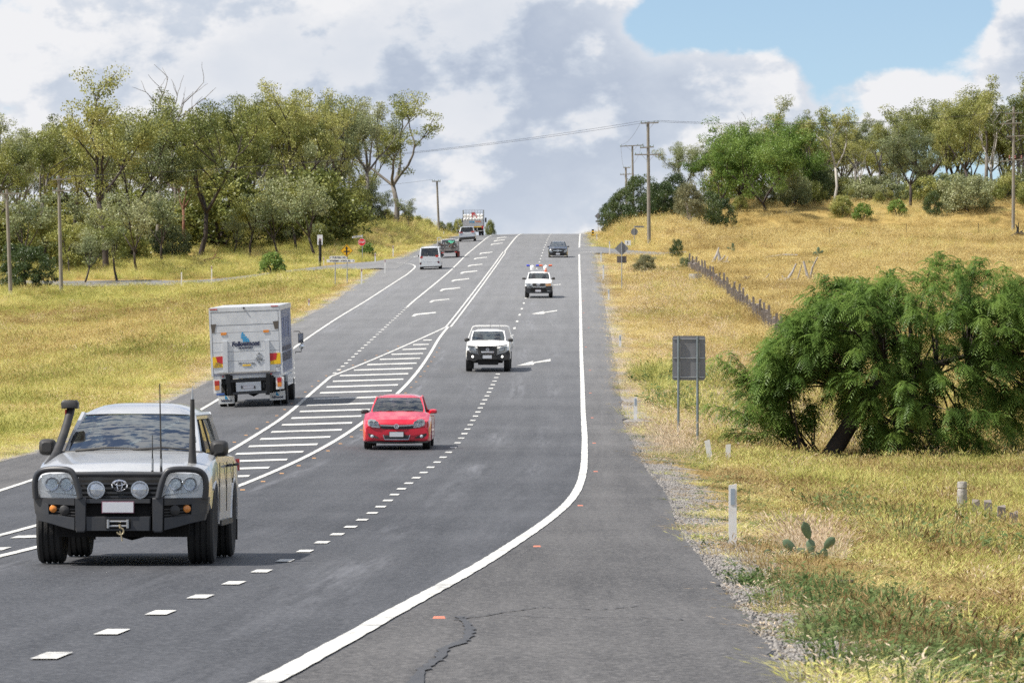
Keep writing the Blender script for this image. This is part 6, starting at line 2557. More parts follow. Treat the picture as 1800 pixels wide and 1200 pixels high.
# ------------------------------------------------------------------ 3. red hatchback
def red_hatch():
    v = Veh('hatchback', 'bright red hatchback with white headlights and blank number plate', 'car', (698.5, 789), .88, 1.75, .16)
    v.zoom(600, 670, 8.57)
    e = v.e
    axl = (.88, 3.49)
    A, B = span(v, 462, 1256, 468, 1.22), span(v, 558, 1208, 250, 2.02)
    zt = v.p(900, 176, 2.8)[1]
    C, D_ = (B[0] - .03, 3.55, B[2] + .01), (A[0] - .04, 4.08, A[2])
    shell(v, 4.25, 1.75, .20, [(0, .66), (.10, .73), (.5, .81), (1.15, A[2] - .005), (1.3, A[2] - .01), (3.0, A[2] - .01), (4.25, A[2])], axl, .315, (1.2, 3.9), M_REDP, .05, .10, .10, tub=.5, nose_len=.55)
    MB().box(-.65, .65, .4, 3.9, .16, .22).build('underbody', M_UNDER, e, 0)
    wheels(v, axl, 1.50, .315, .20)
    greenhouse(v, A, B, C, D_, M_REDP, .10, gl=G_WIN2, roof_crown=max(.05, zt - B[2] - .03), pillar=.042, bpill=[.36, .78])
    cabin(v, 1.75, A, D_, .5, ztop=1.18)
    # front apron and air intakes
    v.plate('front_bumper', M_REDP, [(362, 700), (395, 700), (585, 712), (705, 722), (830, 726), (960, 722), (1090, 712), (1270, 700), (1305, 700), (1318, 800), (1310, 868), (1200, 880), (1040, 885), (830, 888), (620, 885), (470, 880), (385, 868), (366, 800)], -.012, .12, bev=.012)
    v.plate('splitter', M_BLK, [(385, 890), (620, 905), (1040, 905), (1300, 890), (1302, 925), (1040, 938), (620, 938), (388, 925)], .02, .2)
    v.plate('air_intake', M_BLK, [(632, 808), (1030, 808), (1010, 872), (655, 872)], -.022, .03)
    for y in (830, 850):
        v.plate('intake_slat', M_GUN, [(645, y), (1020, y), (1018, y + 8), (648, y + 8)], -.03, .012)
    q = v.poly([(628, 806), (652, 876), (1012, 876), (1034, 806)], -.03)
    MB().tube([(u, v.df(-.03)(u, z), z) for u, z in q], .010, 6).build('intake_trim', M_CHROME, e, 40)
    for pts in ([(398, 782), (470, 800), (545, 835), (575, 858), (440, 850), (412, 830)], [(1285, 782), (1200, 800), (1130, 835), (1092, 858), (1235, 850), (1268, 830)]):
        v.plate('fog_recess', M_BLK, pts, -.022, .03)
    for x in (462, 1206):
        u, z = v.p(x, 828, 0)
        MB().lathe([(.003, -.012), (.03, -.008), (.042, .0), (.042, .02)], (u, v.df(-.03)(u, z), z), 'y', 16).build('fog_lamp', M_LAMP, e, 40)
    v.plate('grille', M_BLK, [(592, 668), (1098, 668), (1065, 716), (610, 716)], -.018, .03)
    for y in (684, 698):
        v.plate('grille_slat', M_GUN, [(605, y), (1080, y), (1076, y + 6), (608, y + 6)], -.026, .012)
    v.plate('grille_bar', M_CHROME, [(580, 648), (700, 656), (830, 660), (960, 656), (1100, 645), (1096, 668), (960, 678), (830, 682), (700, 678), (588, 672)], -.034, .03)
    u, z = v.p(830, 677, 0)
    m = MB()
    ring(m, u, z, .055, .055, -.038, .010)
    m.plate([(u - .035, z - .035), (u + .01, z - .045), (u + .042, z - .005), (u + .02, z + .04), (u - .02, z + .03), (u, z)], -.045, .02)
    m.build('emblem', M_CHROME, e, 40)
    headlamp(v, [(394, 640), (396, 585), (440, 566), (510, 580), (550, 618), (582, 700), (480, 694), (405, 668)], .0, bulbs=2)
    q = v.poly([(727, 763), (934, 763), (934, 834), (727, 834)], -.03)
    plate_number(v, (q[0][0] + q[1][0]) / 2, (q[0][1] + q[2][1]) / 2, abs(q[1][0] - q[0][0]), abs(q[0][1] - q[2][1]), -.04, False)
    v.plate('plate_mount', M_BLK, [(718, 757), (942, 757), (942, 842), (718, 842)], -.03, .012)
    for xs, xe, ya, yb, mt_ in ((412, 292, 425, 490, M_BLK), (1322, 1444, 418, 486, M_REDP)):
        a, c = v.p(xs, yb, 1.4), v.p(xe, ya, 1.4)
        mirror_pod(v, a[0], c[0], a[1], c[1], 1.4, mt_, depth=.13)
    for a, b, c in (((-.5, 1.14, A[2] + .015), (-.2, 1.11, A[2] + .045), (.1, 1.10, A[2] + .025)), ((.08, 1.10, A[2] + .015), (.3, 1.12, A[2] + .045), (.56, 1.17, A[2] + .015))):
        MB().tube([a, b, c], .010, 5).build('wiper', M_BLK, e, 40)
    MB().box(-.11, .11, 1.98, 2.0, B[2] - .14, B[2] - .07).build('inside_mirror', M_BLK, e, 0)
    for s in (-1, 1):
        MB().tube([(s * .875, 2.2, .82), (s * .90, 2.24, .825), (s * .90, 2.36, .825), (s * .875, 2.4, .82)], .012, 6).build('door_handle', M_REDP, e, 40)
        MB().tube([(s * .60, .22, .72), (s * .72, .6, .80), (s * .72, 1.1, A[2] - .02)], .005, 5).build('bonnet_gap', M_UNDER, e, 40)
        MB().bar((s * .38, .15, .765), (s * .60, 1.1, A[2] + .005), .012, .012).build('bonnet_crease', M_REDP, e, 0)
    sit(v, -.36, 2.22, .37, 'driver with bent arms at the wheel of the red hatchback', mat('black_shirt', (.02, .02, .025), .9), ((-.10, -.42, .44), (.14, -.40, .46)))


red_hatch()


# ------------------------------------------------------------------ 4. white utility with black bull bar and tray hoop
def white_ute():
    v = Veh('utility_truck', 'white utility with black front bar, white tray hoop and two people inside', 'ute', (858, 652.5), .92, 1.85, .08)
    v.zoom(780, 550, 9.0)
    e = v.e
    axl = (.92, 4.07)
    A, B = span(v, 448, 984, 442, 1.22), span(v, 492, 966, 293, 1.92)
    zt = v.p(740, 244, 2.4)[1]
    C, D_ = (B[0] - .02, 2.9, B[2]), (A[0] - .04, 3.1, A[2] - .02)
    shell(v, 3.2, 1.82, .45, [(0.05, .99), (.2, 1.04), (1.15, A[2] - .005), (1.3, A[2] - .01), (3.2, A[2] - .03)], (.92,), .385, (1.2, 3.05), M_WHITE, .05, .09, .0, d0=.05, tub=.7, nose_len=.5, z_front=.66)
    wheels(v, axl, 1.57, .385, .26)
    MB().box(-.6, .6, .4, 5.0, .36, .48).build('underbody', M_UNDER, e, 0)
    greenhouse(v, A, B, C, D_, M_WHITE, .09, gl=G_WIN2, roof_crown=max(.05, zt - B[2] - .03), pillar=.045, bpill=[.42, .8])
    cabin(v, 1.82, A, D_, .7, ztop=1.42, rear=False)
    # aluminium tray and the hoop behind the cab
    t = MB()
    t.box(-.93, .93, 3.25, 5.3, .82, .92)
    t.box(-.93, -.89, 3.25, 5.3, .92, 1.15).box(.89, .93, 3.25, 5.3, .92, 1.15).box(-.89, .89, 5.26, 5.3, .92, 1.15)
    t.build('tray', M_ALU, e, 0)
    hp = [(392, 400), (425, 310), (462, 220), (505, 207), (740, 205), (985, 207), (1028, 225), (1060, 310), (1092, 400)]
    q = [v.p(x, y, 3.3) for x, y in hp]
    c0 = (q[0][0] + q[-1][0]) / 2
    m = MB().tube([(q[0][0], 3.3, .9)] + [(u, 3.3, z) for u, z in q] + [(q[-1][0], 3.3, .9)], .032, 8)
    for k in (-.45, -.15, .15, .45):
        m.tube([(k, 3.3, .95), (k, 3.3, q[4][1])], .018, 6)
    m.build('tray_hoop', M_WHITE, e, 40)
    for s in (-1, 1):
        MB().box(s * .9 - .05, s * .9 + .05, 3.6, 4.55, .86, .90).build('tray_guard', M_BLK, e, 0)
        MB().plate([(s * .62, .25), (s * .92, .25), (s * .92, .7), (s * .62, .7)], 4.6, .015).build('mud_flap', M_BLK, e, 0)
    # black front: bar, grille, lamps
    v.plate('front_bar', M_BLK, [(372, 585), (420, 625), (530, 650), (545, 665), (600, 662), (700, 660), (800, 662), (860, 665), (880, 650), (980, 625), (1030, 590), (1046, 640), (1042, 730), (930, 762), (870, 735), (700, 740), (540, 735), (480, 768), (365, 730), (360, 640)], -.02, .22, bev=.012)
    v.plate('lower_intake', M_UNDER, [(520, 690), (880, 690), (860, 820), (545, 820)], .05, .08)
    v.plate('bonnet_guard', M_BLK, [(375, 515), (540, 525), (700, 522), (860, 522), (1000, 500), (1008, 512), (865, 538), (700, 540), (535, 540), (372, 530)], -.03, .04)
    v.plate('grille', M_BLK, [(555, 540), (825, 540), (805, 615), (790, 650), (600, 650), (575, 610)], -.01, .04)
    for y in (560, 580):
        v.plate('grille_slat', M_GUN, [(570, y), (812, y), (808, y + 9), (574, y + 9)], -.02, .015)
    v.plate('grille_trim', M_CHROME, [(585, 605), (800, 605), (790, 630), (600, 630)], -.022, .02)
    u, z = v.p(693, 578, 0)
    m = MB()
    ring(m, u, z, .058, .05, -.03, .012)
    m.bar((u - .075, -.032, z), (u + .075, -.032, z), .016, .03)
    m.build('emblem', M_CHROME, e, 40)
    for pts in ([(530, 520), (552, 520), (590, 655), (560, 665), (545, 640)], [(845, 520), (825, 520), (795, 655), (830, 665), (842, 640)]):
        v.plate('bar_upright', M_BLK, pts, -.06, .06)
    hl = [(378, 548), (385, 520), (470, 530), (505, 548), (515, 612), (455, 600), (400, 580)]
    headlamp(v, hl, -.01, bulbs=1)
    for x in (457, 925):
        u, z = v.p(x, 690, 0)
        MB().lathe([(.003, -.02), (.035, -.014), (.047, .0), (.047, .03)], (u, v.df(-.03)(u, z), z), 'y', 16).build('fog_lamp', mat('lit_lamp', (.95, .93, .88), .2, emit=1.5), e, 40)
    q = v.poly([(617, 668), (760, 668), (760, 718), (617, 718)], -.03)
    plate_number(v, (q[0][0] + q[1][0]) / 2, (q[0][1] + q[2][1]) / 2, abs(q[1][0] - q[0][0]), abs(q[0][1] - q[2][1]), -.05, False)
    for xs, xe, ya, yb in ((408, 325, 395, 455), (1018, 1097, 402, 460)):
        a, c = v.p(xs, yb, 1.5), v.p(xe, ya, 1.5)
        mirror_pod(v, a[0], c[0], a[1], c[1], 1.5, M_BLK, depth=.14)
    for x, y0, y1, d in ((738, 240, 140, 2.4), (885, 520, 170, .1)):
        a, c = v.p(x, y0, d), v.p(x, y1, d)
        MB().tube([(a[0], d, a[1]), (c[0], d, c[1])], [.008, .004], 6).build('aerial', M_BLK, e, 40)
    for a, b in (((-.55, 1.14, A[2] + .02), (.0, 1.10, A[2] + .04)), ((.05, 1.10, A[2] + .02), (.58, 1.14, A[2] + .03))):
        MB().tube([a, b], .010, 5).build('wiper', M_BLK, e, 40)
    sit(v, -.37, 2.14, .60, 'driver in pale shirt at the wheel of the white utility with hoop', mat('pale_shirt', (.35, .40, .45), .9), ((-.10, -.40, .40), (.16, -.40, .40)))
    sit(v, .37, 2.14, .60, 'passenger in dark cap beside the driver of the white utility with hoop', mat('navy_shirt', (.05, .06, .09), .9), ((-.14, -.30, .26), (.14, -.30, .26)), True)


white_ute()


# ------------------------------------------------------------------ 5. white utility with signal lamps on the roof
def pilot_ute():
    v = Veh('utility_truck', 'white utility with blue and orange roof lamps and grey plastic bumper', 'ute', (947, 523.3), .9, 1.85, .10)
    v.zoom(880, 400, 8.57)
    e = v.e
    axl = (.9, 3.98)
    A, B = span(v, 408, 744, 778, 1.22), span(v, 438, 728, 684, 1.95)
    zt = v.p(580, 652, 2.4)[1]
    C, D_ = (B[0] - .02, 2.85, B[2]), (A[0] - .04, 3.05, A[2] - .02)
    shell(v, 5.2, 1.83, .42, [(0, .95), (.15, 1.04), (1.15, A[2] - .005), (1.3, A[2] - .01), (3.0, A[2] - .02), (3.3, A[2] - .05), (5.2, A[2] - .07)], axl, .37, (1.2, 3.0), M_WHITE, .05, .10, .04, tub=.7, nose_len=.5)
    wheels(v, axl, 1.56, .37, .25)
    greenhouse(v, A, B, C, D_, M_WHITE, .09, roof_crown=max(.05, zt - B[2] - .03), bpill=[.42, .8], gl=glass_mat('pale_screen', (.62, .68, .66), 1.7))
    cabin(v, 1.83, A, D_, .7, ztop=1.42, rear=False)
    v.plate('bumper', M_GUN, [(365, 885), (460, 885), (480, 905), (665, 905), (690, 885), (778, 880), (780, 960), (740, 990), (420, 990), (368, 965)], -.02, .2, bev=.01)
    v.plate('air_intake', M_UNDER, [(470, 905), (672, 905), (700, 960), (440, 960)], -.035, .02)
    v.plate('grille', M_BLK, [(478, 838), (672, 838), (662, 882), (490, 882)], -.01, .03)
    u, z = v.p(567, 860, 0)
    m = MB()
    ring(m, u, z, .10, .065, -.02, .014)
    ring(m, u, z, .035, .06, -.022, .01)
    ring(m, u, z + .025, .07, .03, -.024, .01)
    m.build('emblem', M_CHROME, e, 40)
    headlamp(v, [(370, 850), (378, 835), (470, 840), (478, 880), (400, 882)], 0, bulbs=1)
    v.plate('indicator', mat('amber_lit', (.85, .45, .2), .3), [(672, 850), (755, 842), (760, 875), (690, 882)], -.045, .008)
    q = v.poly([(522, 935), (608, 935), (608, 968), (522, 968)], -.03)
    plate_number(v, (q[0][0] + q[1][0]) / 2, (q[0][1] + q[2][1]) / 2, abs(q[1][0] - q[0][0]), abs(q[0][1] - q[2][1]), -.05, True)
    for xs, xe, ya, yb in ((378, 322, 752, 783), (772, 820, 748, 785)):
        a, c = v.p(xs, yb, 1.5), v.p(xe, ya, 1.5)
        mirror_pod(v, a[0], c[0], a[1], c[1], 1.5, M_BLK, depth=.14)
    # roof rack with round white beacons and coloured lamp bars
    zr_ = zt + .03
    m = MB()
    for d in (2.1, 2.75):
        m.tube([(-.62, d, zt - .06), (-.60, d, zr_ + .03), (.60, d, zr_ + .03), (.62, d, zt - .06)], .018, 6)
    m.build('roof_rack', M_GALV, e, 40)
    M_BL, M_OR = mat('blue_lens', (.01, .03, .55), .25, coat=.6), mat('orange_lens', (.75, .13, .02), .25, coat=.6)
    for x, mt_ in ((413, M_BL), (555, M_BL), (605, M_OR), (750, M_OR)):
        u, z = v.p(x, 570, 2.4)
        w = .11 if x in (413, 555) else .12
        m = MB().lathe([(.02, -w), (.05, -w * .9), (.055, 0), (.05, w * .9), (.02, w)], (u, 2.4, z), 'x', 12)
        m.build('lamp_bar', mt_, e, 40)
    MB().box(-.80, .80, 2.36, 2.44, v.p(413, 582, 2.4)[1] - .035, v.p(413, 582, 2.4)[1]).build('lamp_bar_base', M_GALV, e, 0)
    for x in (478, 680):
        u, z = v.p(x, 600, 2.4)
        MB().lathe([(.05, -.20), (.13, -.16), (.155, 0), (.12, .11), (.03, .15)], (u, 2.35, z), 'z', 16).build('beacon', mat('white_dome', (.85, .85, .85), .3), e, 50)
    u, z = v.p(682, 640, 2.2)
    MB().lathe([(.16, -.10), (.16, -.07), (.09, -.06), (.03, .12)], (u, 2.2, z), 'z', 12).build('traffic_cone', M_OR, e, 40)
    sit(v, -.37, 2.14, .60, 'driver inside the white utility with roof lamps', mat('hivis_shirt', (.55, .38, .05), .9), ((-.10, -.40, .40), (.16, -.40, .40)))


pilot_ute()


# ------------------------------------------------------------------ 6. black hatch near the top of the hill
def black_car():
    v = Veh('sedan', 'black car with chrome grille bar and bright headlights coming over the hill', 'car', (981, 452.3), .85, 1.78, .16)
    v.zoom(880, 400, 8.57)
    e = v.e
    axl = (.85, 3.55)
    shell(v, 4.4, 1.78, .2, [(0, .70), (.12, .78), (1.2, .96), (1.35, .95), (3.4, .95), (4.4, .92)], axl, .32, (1.25, 3.7), M_BLACKP, .05, .12, .1, tub=.5, nose_len=.55)
    wheels(v, axl, 1.55, .32, .22)
    A, B, C, D_ = (.75, 1.25, .96), (.58, 2.1, 1.36), (.55, 3.1, 1.36), (.70, 3.95, .95)
    greenhouse(v, A, B, C, D_, M_BLACKP, .10, roof_crown=.06, bpill=[.36, .75])
    cabin(v, 1.78, A, D_, .5, ztop=1.15)
    v.plate('grille', M_UNDER, [(785, 325), (935, 325), (928, 372), (795, 372)], -.01, .03)
    v.plate('grille_bar', M_CHROME, [(790, 344), (930, 344), (928, 352), (792, 352)], -.03, .02)
    u, z = v.p(860, 350, 0)
    m = MB()
    ring(m, u, z, .10, .10, -.04, .014)
    for k in range(3):
        m.bar((u, -.04, z), (u + .1 * math.sin(k * 2.094), -.04, z + .1 * math.cos(k * 2.094)), .02)
    m.build('emblem', M_CHROME, e, 40)
    headlamp(v, [(728, 345), (735, 330), (770, 345), (782, 372), (745, 372)], 0, bulbs=1)
    v.plate('lower_grille', M_UNDER, [(760, 392), (975, 392), (960, 425), (780, 425)], -.02, .02)
    for pts in ([(735, 425), (775, 418), (773, 426), (738, 432)], [(1000, 425), (955, 418), (957, 426), (995, 432)]):
        v.plate('bumper_trim', M_CHROME, pts, -.015, .02)
    q = v.poly([(834, 385), (893, 385), (893, 408), (834, 408)], -.03)
    plate_number(v, (q[0][0] + q[1][0]) / 2, (q[0][1] + q[2][1]) / 2, abs(q[1][0] - q[0][0]), abs(q[0][1] - q[2][1]), -.05, False)
    for xs, xe, ya, yb in ((738, 702, 278, 300), (1000, 1037, 275, 298)):
        a, c = v.p(xs, yb, 1.5), v.p(xe, ya, 1.5)
        mirror_pod(v, a[0], c[0], a[1], c[1], 1.5, M_BLACKP, depth=.12)


black_car()


# ------------------------------------------------------------------ 7. silver-white people mover, rear view
def people_mover():
    v = Veh('people_mover', 'pearl white people mover with tall rear window driving up the hill', 'van', (757, 473.2), .85, 1.79, -.05, 2.0)
    v.zoom(700, 350, 8.57)
    e = v.e
    axl = (.85, 3.75)
    shell(v, 4.75, 1.79, .24, [(0, 1.02), (.1, 1.06), (.3, 1.08), (3.2, 1.05), (3.6, 1.0), (4.6, .85), (4.75, .75)], axl, .33, (.25, 3.4), M_PEARL, .04, .05, .12, tub=.6, nose_len=.4)
    wheels(v, axl, 1.56, .33, .22)
    A, B, C, D_ = (.82, .10, 1.06), (.71, .34, 1.78), (.68, 2.7, 1.80), (.76, 3.5, 1.05)
    greenhouse(v, A, B, C, D_, M_PEARL, .05, gl=G_TINT, gside=G_TINT, grear=G_SIDE, roof_crown=.10, pillar=.075, bpill=[.3, .66])
    v.plate('tailgate', M_PEARL, [(335, 862), (600, 862), (606, 940), (330, 940)], -.025, .05, bev=.01)
    v.plate('bumper', M_PEARL, [(318, 960), (640, 950), (640, 1005), (318, 1018)], -.07, .15, bev=.015)
    v.plate('rear_skirt', M_BLK, [(330, 1010), (640, 1000), (630, 1022), (340, 1030)], -.02, .1)
    for pts in ([(328, 862), (372, 858), (376, 888), (330, 893)], [(556, 845), (604, 840), (606, 868), (558, 875)]):
        v.plate('tail_light', M_TAIL, pts, -.04, .04)
    for pts in ([(322, 958), (352, 955), (352, 982), (322, 985)], [(588, 938), (622, 935), (622, 965), (588, 968)]):
        v.plate('bumper_lamp', mat('dark_red_lens', (.08, .012, .02), .3), pts, -.09, .03)
    q = v.poly([(433, 922), (512, 918), (512, 948), (433, 952)], -.03)
    plate_number(v, (q[0][0] + q[1][0]) / 2, (q[0][1] + q[2][1]) / 2, abs(q[1][0] - q[0][0]), abs(q[0][1] - q[2][1]), -.05, True)
    v.plate('emblem', M_CHROME, [(448, 852), (466, 852), (466, 866), (448, 866)], -.05, .02)
    MB().tube([(-.05, .02, 1.09), (-.25, .0, 1.22), (-.12, .12, 1.40)], .012, 6).build('rear_wiper', M_BLK, e, 40)
    MB().box(-.2, -.09, .5, .75, 1.45, 1.62).build('headrest', M_SEAT, e, 0)
    for s in (-1, 1):
        mirror_pod(v, s * .90, s * 1.10, 1.02, 1.20, 3.1, M_BLK, depth=.12)
        for d in (.2, .55):
            pass
    MB().tube([(-.3, -.02, .30), (-.3, .2, .30)], .035, 8).build('exhaust', M_STEELR, e, 40)


people_mover()


# ------------------------------------------------------------------ 8. old tray-back with a wire crate of scrap
def crate_ute():
    v = Veh('tray_truck', 'battered tray truck with wire crate of scrap and green tarp, red mudguard', 'truck', (789, 452.8), .9, 1.9, 0, 2.0)
    v.zoom(700, 350, 8.57)
    e = v.e
    axl = (.9, 3.6)
    wheels(v, axl, 1.5, .34, .22, M_STEELR)
    M_OLD = mat('grimy_steel', (.26, .24, .23), .7, .3, var=.3, scale=6, dirt=(.12, .09, .075))
    MB().box(-.95, .95, 0, 2.4, .62, .72).build('tray', M_OLD, e, 0)
    MB().box(-.35, .35, .1, 4.6, .45, .62).build('chassis', M_DECK, e, 0)
    # crate: posts, rails and wires on all sides
    zt = v.p(640, 660, 0)[1]
    zt = max(zt, 1.45)
    for u in (-.93, -.31, .31, .93):
        for d in (.02, 2.36):
            MB().bar((u, d, .72), (u, d, zt), .04).build('crate_post', M_OLD, e, 0)
    for z in np.linspace(.82, zt, 6):
        for a, b in (((-.93, .02, z), (.93, .02, z)), ((-.93, 2.36, z), (.93, 2.36, z)), ((-.93, .02, z), (-.93, 2.36, z)), ((.93, .02, z), (.93, 2.36, z))):
            MB().bar(a, b, .022).build('crate_rail', M_OLD, e, 0)
    r = random.Random(3)
    for k in range(26):
        a = Vector((r.uniform(-.85, .85), r.uniform(.15, 2.2), r.uniform(.75, 1.25)))
        b = a + Vector((r.uniform(-.6, .6), r.uniform(-.3, .3), r.uniform(-.1, .35)))
        b.x = max(-.88, min(.88, b.x))
        MB().bar(a, b, r.uniform(.04, .14), r.uniform(.03, .10)).build('scrap', [M_OLD, M_GALV, mat('rust', (.20, .09, .05), .9, var=.3), M_DECK][k % 4], e, 0)
    m = MB()
    rows = []
    for i in range(6):
        rows.append([(-.25 + .9 * k / 6, .5 + i * .28, zt - .02 + .09 * math.sin(k * 1.3 + i) + .04 * math.cos(i * 2.1 + k)) for k in range(7)])
    m.grid(rows)
    m.build('green_tarp', mat('green_tarp', (.03, .33, .20), .6, var=.15), e, 40)
    # cab in front with a rear window, white ladder rack on its left
    shell(v, 4.9, 1.68, .42, [(2.5, 1.0), (3.6, 1.0), (3.9, .98), (4.9, .85)], (3.6,), .34, (2.6, 3.7), mat('faded_cab_paint', (.45, .46, .47), .5, var=.12), .03, .02, .1, d0=2.5, tub=.6, nose_len=.3)
    greenhouse(v, (.72, 2.55, 1.02), (.60, 2.75, 1.62), (.58, 3.35, 1.62), (.70, 3.8, 1.0), mat('faded_cab_paint', (.45, .46, .47)), .03, gl=G_SIDE, roof_crown=.05, bpill=[.5])
    q = v.poly([(588, 580), (645, 578), (645, 690), (592, 695)], 2.45)
    for i in range(4):
        a, b = q[i], q[(i + 1) % 4]
        MB().bar((a[0], 2.45, a[1]), (b[0], 2.45, b[1]), .05).build('ladder_rack', M_WHITE, e, 0)
    v.plate('mudguard', mat('rusty_red', (.22, .06, .045), .8, var=.3), [(885, 790), (928, 782), (926, 860), (892, 868)], .3, .5)
    for pts in ([(648, 800), (690, 798), (690, 815), (648, 817)], [(850, 790), (885, 788), (885, 805), (850, 807)]):
        v.plate('tail_light', M_TAIL, pts, -.03, .04)


crate_ute()


# ------------------------------------------------------------------ 9. grey wagon
def grey_suv():
    v = Veh('wagon', 'silver grey tall wagon with dark lower bumper following the loaded truck', 'car', (821.5, 424.3), .85, 1.84, -.05, 1.5)
    v.zoom(700, 350, 8.57)
    e = v.e
    axl = (.85, 3.55)
    shell(v, 4.55, 1.84, .30, [(0, .92), (.1, 1.0), (.3, 1.02), (3.1, 1.0), (3.4, .98), (4.4, .85), (4.55, .72)], axl, .36, (.3, 3.2), M_GREYP, .03, .06, .12, tub=.6, nose_len=.4)
    wheels(v, axl, 1.58, .36, .23)
    greenhouse(v, (.78, .12, 1.0), (.62, .55, 1.48), (.62, 2.3, 1.53), (.74, 3.2, .99), M_GREYP, .06, gl=G_TINT, gside=G_TINT, roof_crown=.07, pillar=.07, bpill=[.3, .66])
    v.plate('lower_bumper', M_BLK, [(922, 578), (1158, 560), (1160, 600), (925, 622)], -.06, .15, bev=.01)
    for pts in ([(915, 492), (975, 498), (970, 510), (918, 512)], [(1095, 485), (1148, 478), (1148, 498), (1098, 502)]):
        v.plate('tail_light', M_TAIL, pts, -.04, .04)
    v.plate('tailgate', M_PEARL, [(975, 510), (1090, 503), (1085, 535), (985, 540)], -.03, .04)
    MB().plate([(-.60, 1.50), (.60, 1.50), (.58, 1.56), (-.58, 1.56)], .38, .2, bev=.01).build('roof_spoiler', M_GREYP, e, 30)
    for s in (-1, 1):
        mirror_pod(v, s * .92, s * 1.1, 1.0, 1.14, 2.9, M_BLK, depth=.1)


grey_suv()


# ------------------------------------------------------------------ 10. loaded stake truck on the crest
def stake_truck():
    v = Veh('stake_truck', 'flatbed truck with high rail crate, white sacks and red steel frame on the crest', 'truck', (832.5, 414.4), 1.6, 2.5, 0, .8)
    v.zoom(800, 360, 17.14)
    e = v.e
    for s in (-1, 1):
        for uu in (1.05, .76):
            wheel(v, s * uu, 1.6, .45, .25, M_STEELR)
        wheel(v, s * 1.0, 5.6, .45, .27, M_STEELR)
    MB().box(-1.22, 1.22, 0, 5.2, .98, 1.12).build('flat_bed', M_GALV, e, 0)
    MB().box(-.4, .4, .1, 6.6, .55, .98).build('chassis', M_DECK, e, 0)
    zt = v.p(560, 160, 0)[1]
    zm = v.p(560, 445, 0)[1]
    for u in np.linspace(-1.2, 1.2, 8):
        for d in (.02, 5.15):
            MB().bar((u, d, 1.12), (u, d, zt), .05 if abs(u) > 1.1 else .028).build('stake', M_GALV, e, 0)
    for d in np.linspace(.7, 4.5, 5):
        for s in (-1.2, 1.2):
            MB().bar((s, d, 1.12), (s, d, zt), .04).build('stake', M_GALV, e, 0)
    for z in np.linspace(zm + .2, zt, 4):
        for a, b in (((-1.2, .02, z), (1.2, .02, z)), ((-1.2, 5.15, z), (1.2, 5.15, z)), ((-1.2, .02, z), (-1.2, 5.15, z)), ((1.2, .02, z), (1.2, 5.15, z))):
            MB().bar(a, b, .03).build('rail', M_GALV, e, 0)
    v.plate('tailboard', mat('scuffed_aluminium', (.50, .50, .52), .5, .4, var=.12), [(250, 470), (835, 445), (845, 640), (250, 650)], .0, .05)
    M_SACK = mat('white_sack', (.80, .79, .76), .8, var=.08)
    for k in range(6):
        for z, d in ((zm, .5), (zm + .45, 1.6), (zm + .1, 2.8)):
            u = -1.0 + k * .4
            rows = []
            for t in np.linspace(-1, 1, 7):
                rr_ = math.sqrt(max(.02, 1 - t * t * .9))
                rows.append([(u + .20 * rr_ * math.cos(a), d + .45 * t, z + .02 + .17 * rr_ * math.sin(a)) for a in np.linspace(0, 2 * math.pi, 11)[:-1]])
            m = MB().grid(rows, close=True)
            m.build('sack', M_SACK, e, 60)
    MB().box(-1.15, 1.15, .1, 4.9, 1.12, zm - .1).build('pallet_load', M_SACK, e, 0)
    fr = v.poly([(480, 230), (590, 215), (665, 400), (640, 405), (575, 300), (545, 300), (525, 400), (500, 398)], 1.2)
    MB().plate(fr, 1.2, .18).build('red_frame', mat('red_steel', (.50, .05, .06), .5, var=.1), e, 0)
    # lettering strokes on the tailboard, too small to read: blue then orange
    for i, (x0, x1) in enumerate(((430, 455), (460, 480), (486, 505), (512, 530), (537, 580))):
        v.plate('tailboard_print', M_BLUE, [(x0 + 6, 492), (x1, 490), (x1 - 8, 540), (x0, 542)], -.012, .008)
    for i, (x0, x1) in enumerate(((612, 640), (648, 672), (680, 705), (712, 738), (745, 772))):
        v.plate('tailboard_print', mat('orange_print', (.60, .22, .12), .5), [(x0, 482), (x1, 480), (x1, 522), (x0, 528)], -.012, .008)
    v.plate('hazard_marker', M_YEL, [(552, 655), (822, 645), (822, 672), (552, 682)], -.01, .03)
    v.plate('hazard_marker', M_REDM, [(800, 630), (852, 628), (852, 712), (800, 712)], -.02, .03)
    for a, b in (((600, 790), (870, 775)), ((665, 690), (665, 790)), ((862, 640), (862, 780))):
        p, q = v.p(*a, 0), v.p(*b, 0)
        MB().bar((p[0], -.02, p[1]), (q[0], -.02, q[1]), .05).build('rear_frame', M_WHITE, e, 0)
    MB().plate([(-1.1, .45), (1.1, .45), (1.1, .95), (-1.1, .95)], .12, .05).build('rear_bay', M_UNDER, e, 0)
    for s in (-1, 1):
        MB().plate([(s * .62, .2), (s * 1.18, .2), (s * 1.18, .6), (s * .62, .6)], 1.0, .02).build('mud_flap', M_BLK, e, 0)
        MB().box(s * 1.38 - .1, s * 1.38 + .1, 5.9, 6.0, 1.55, 2.1).build('mirror', M_BLK, e, 0)
    MB().box(-1.1, 1.1, 5.35, 7.0, .6, 2.55).build('cab', M_WHITE, e, 0)


stake_truck()

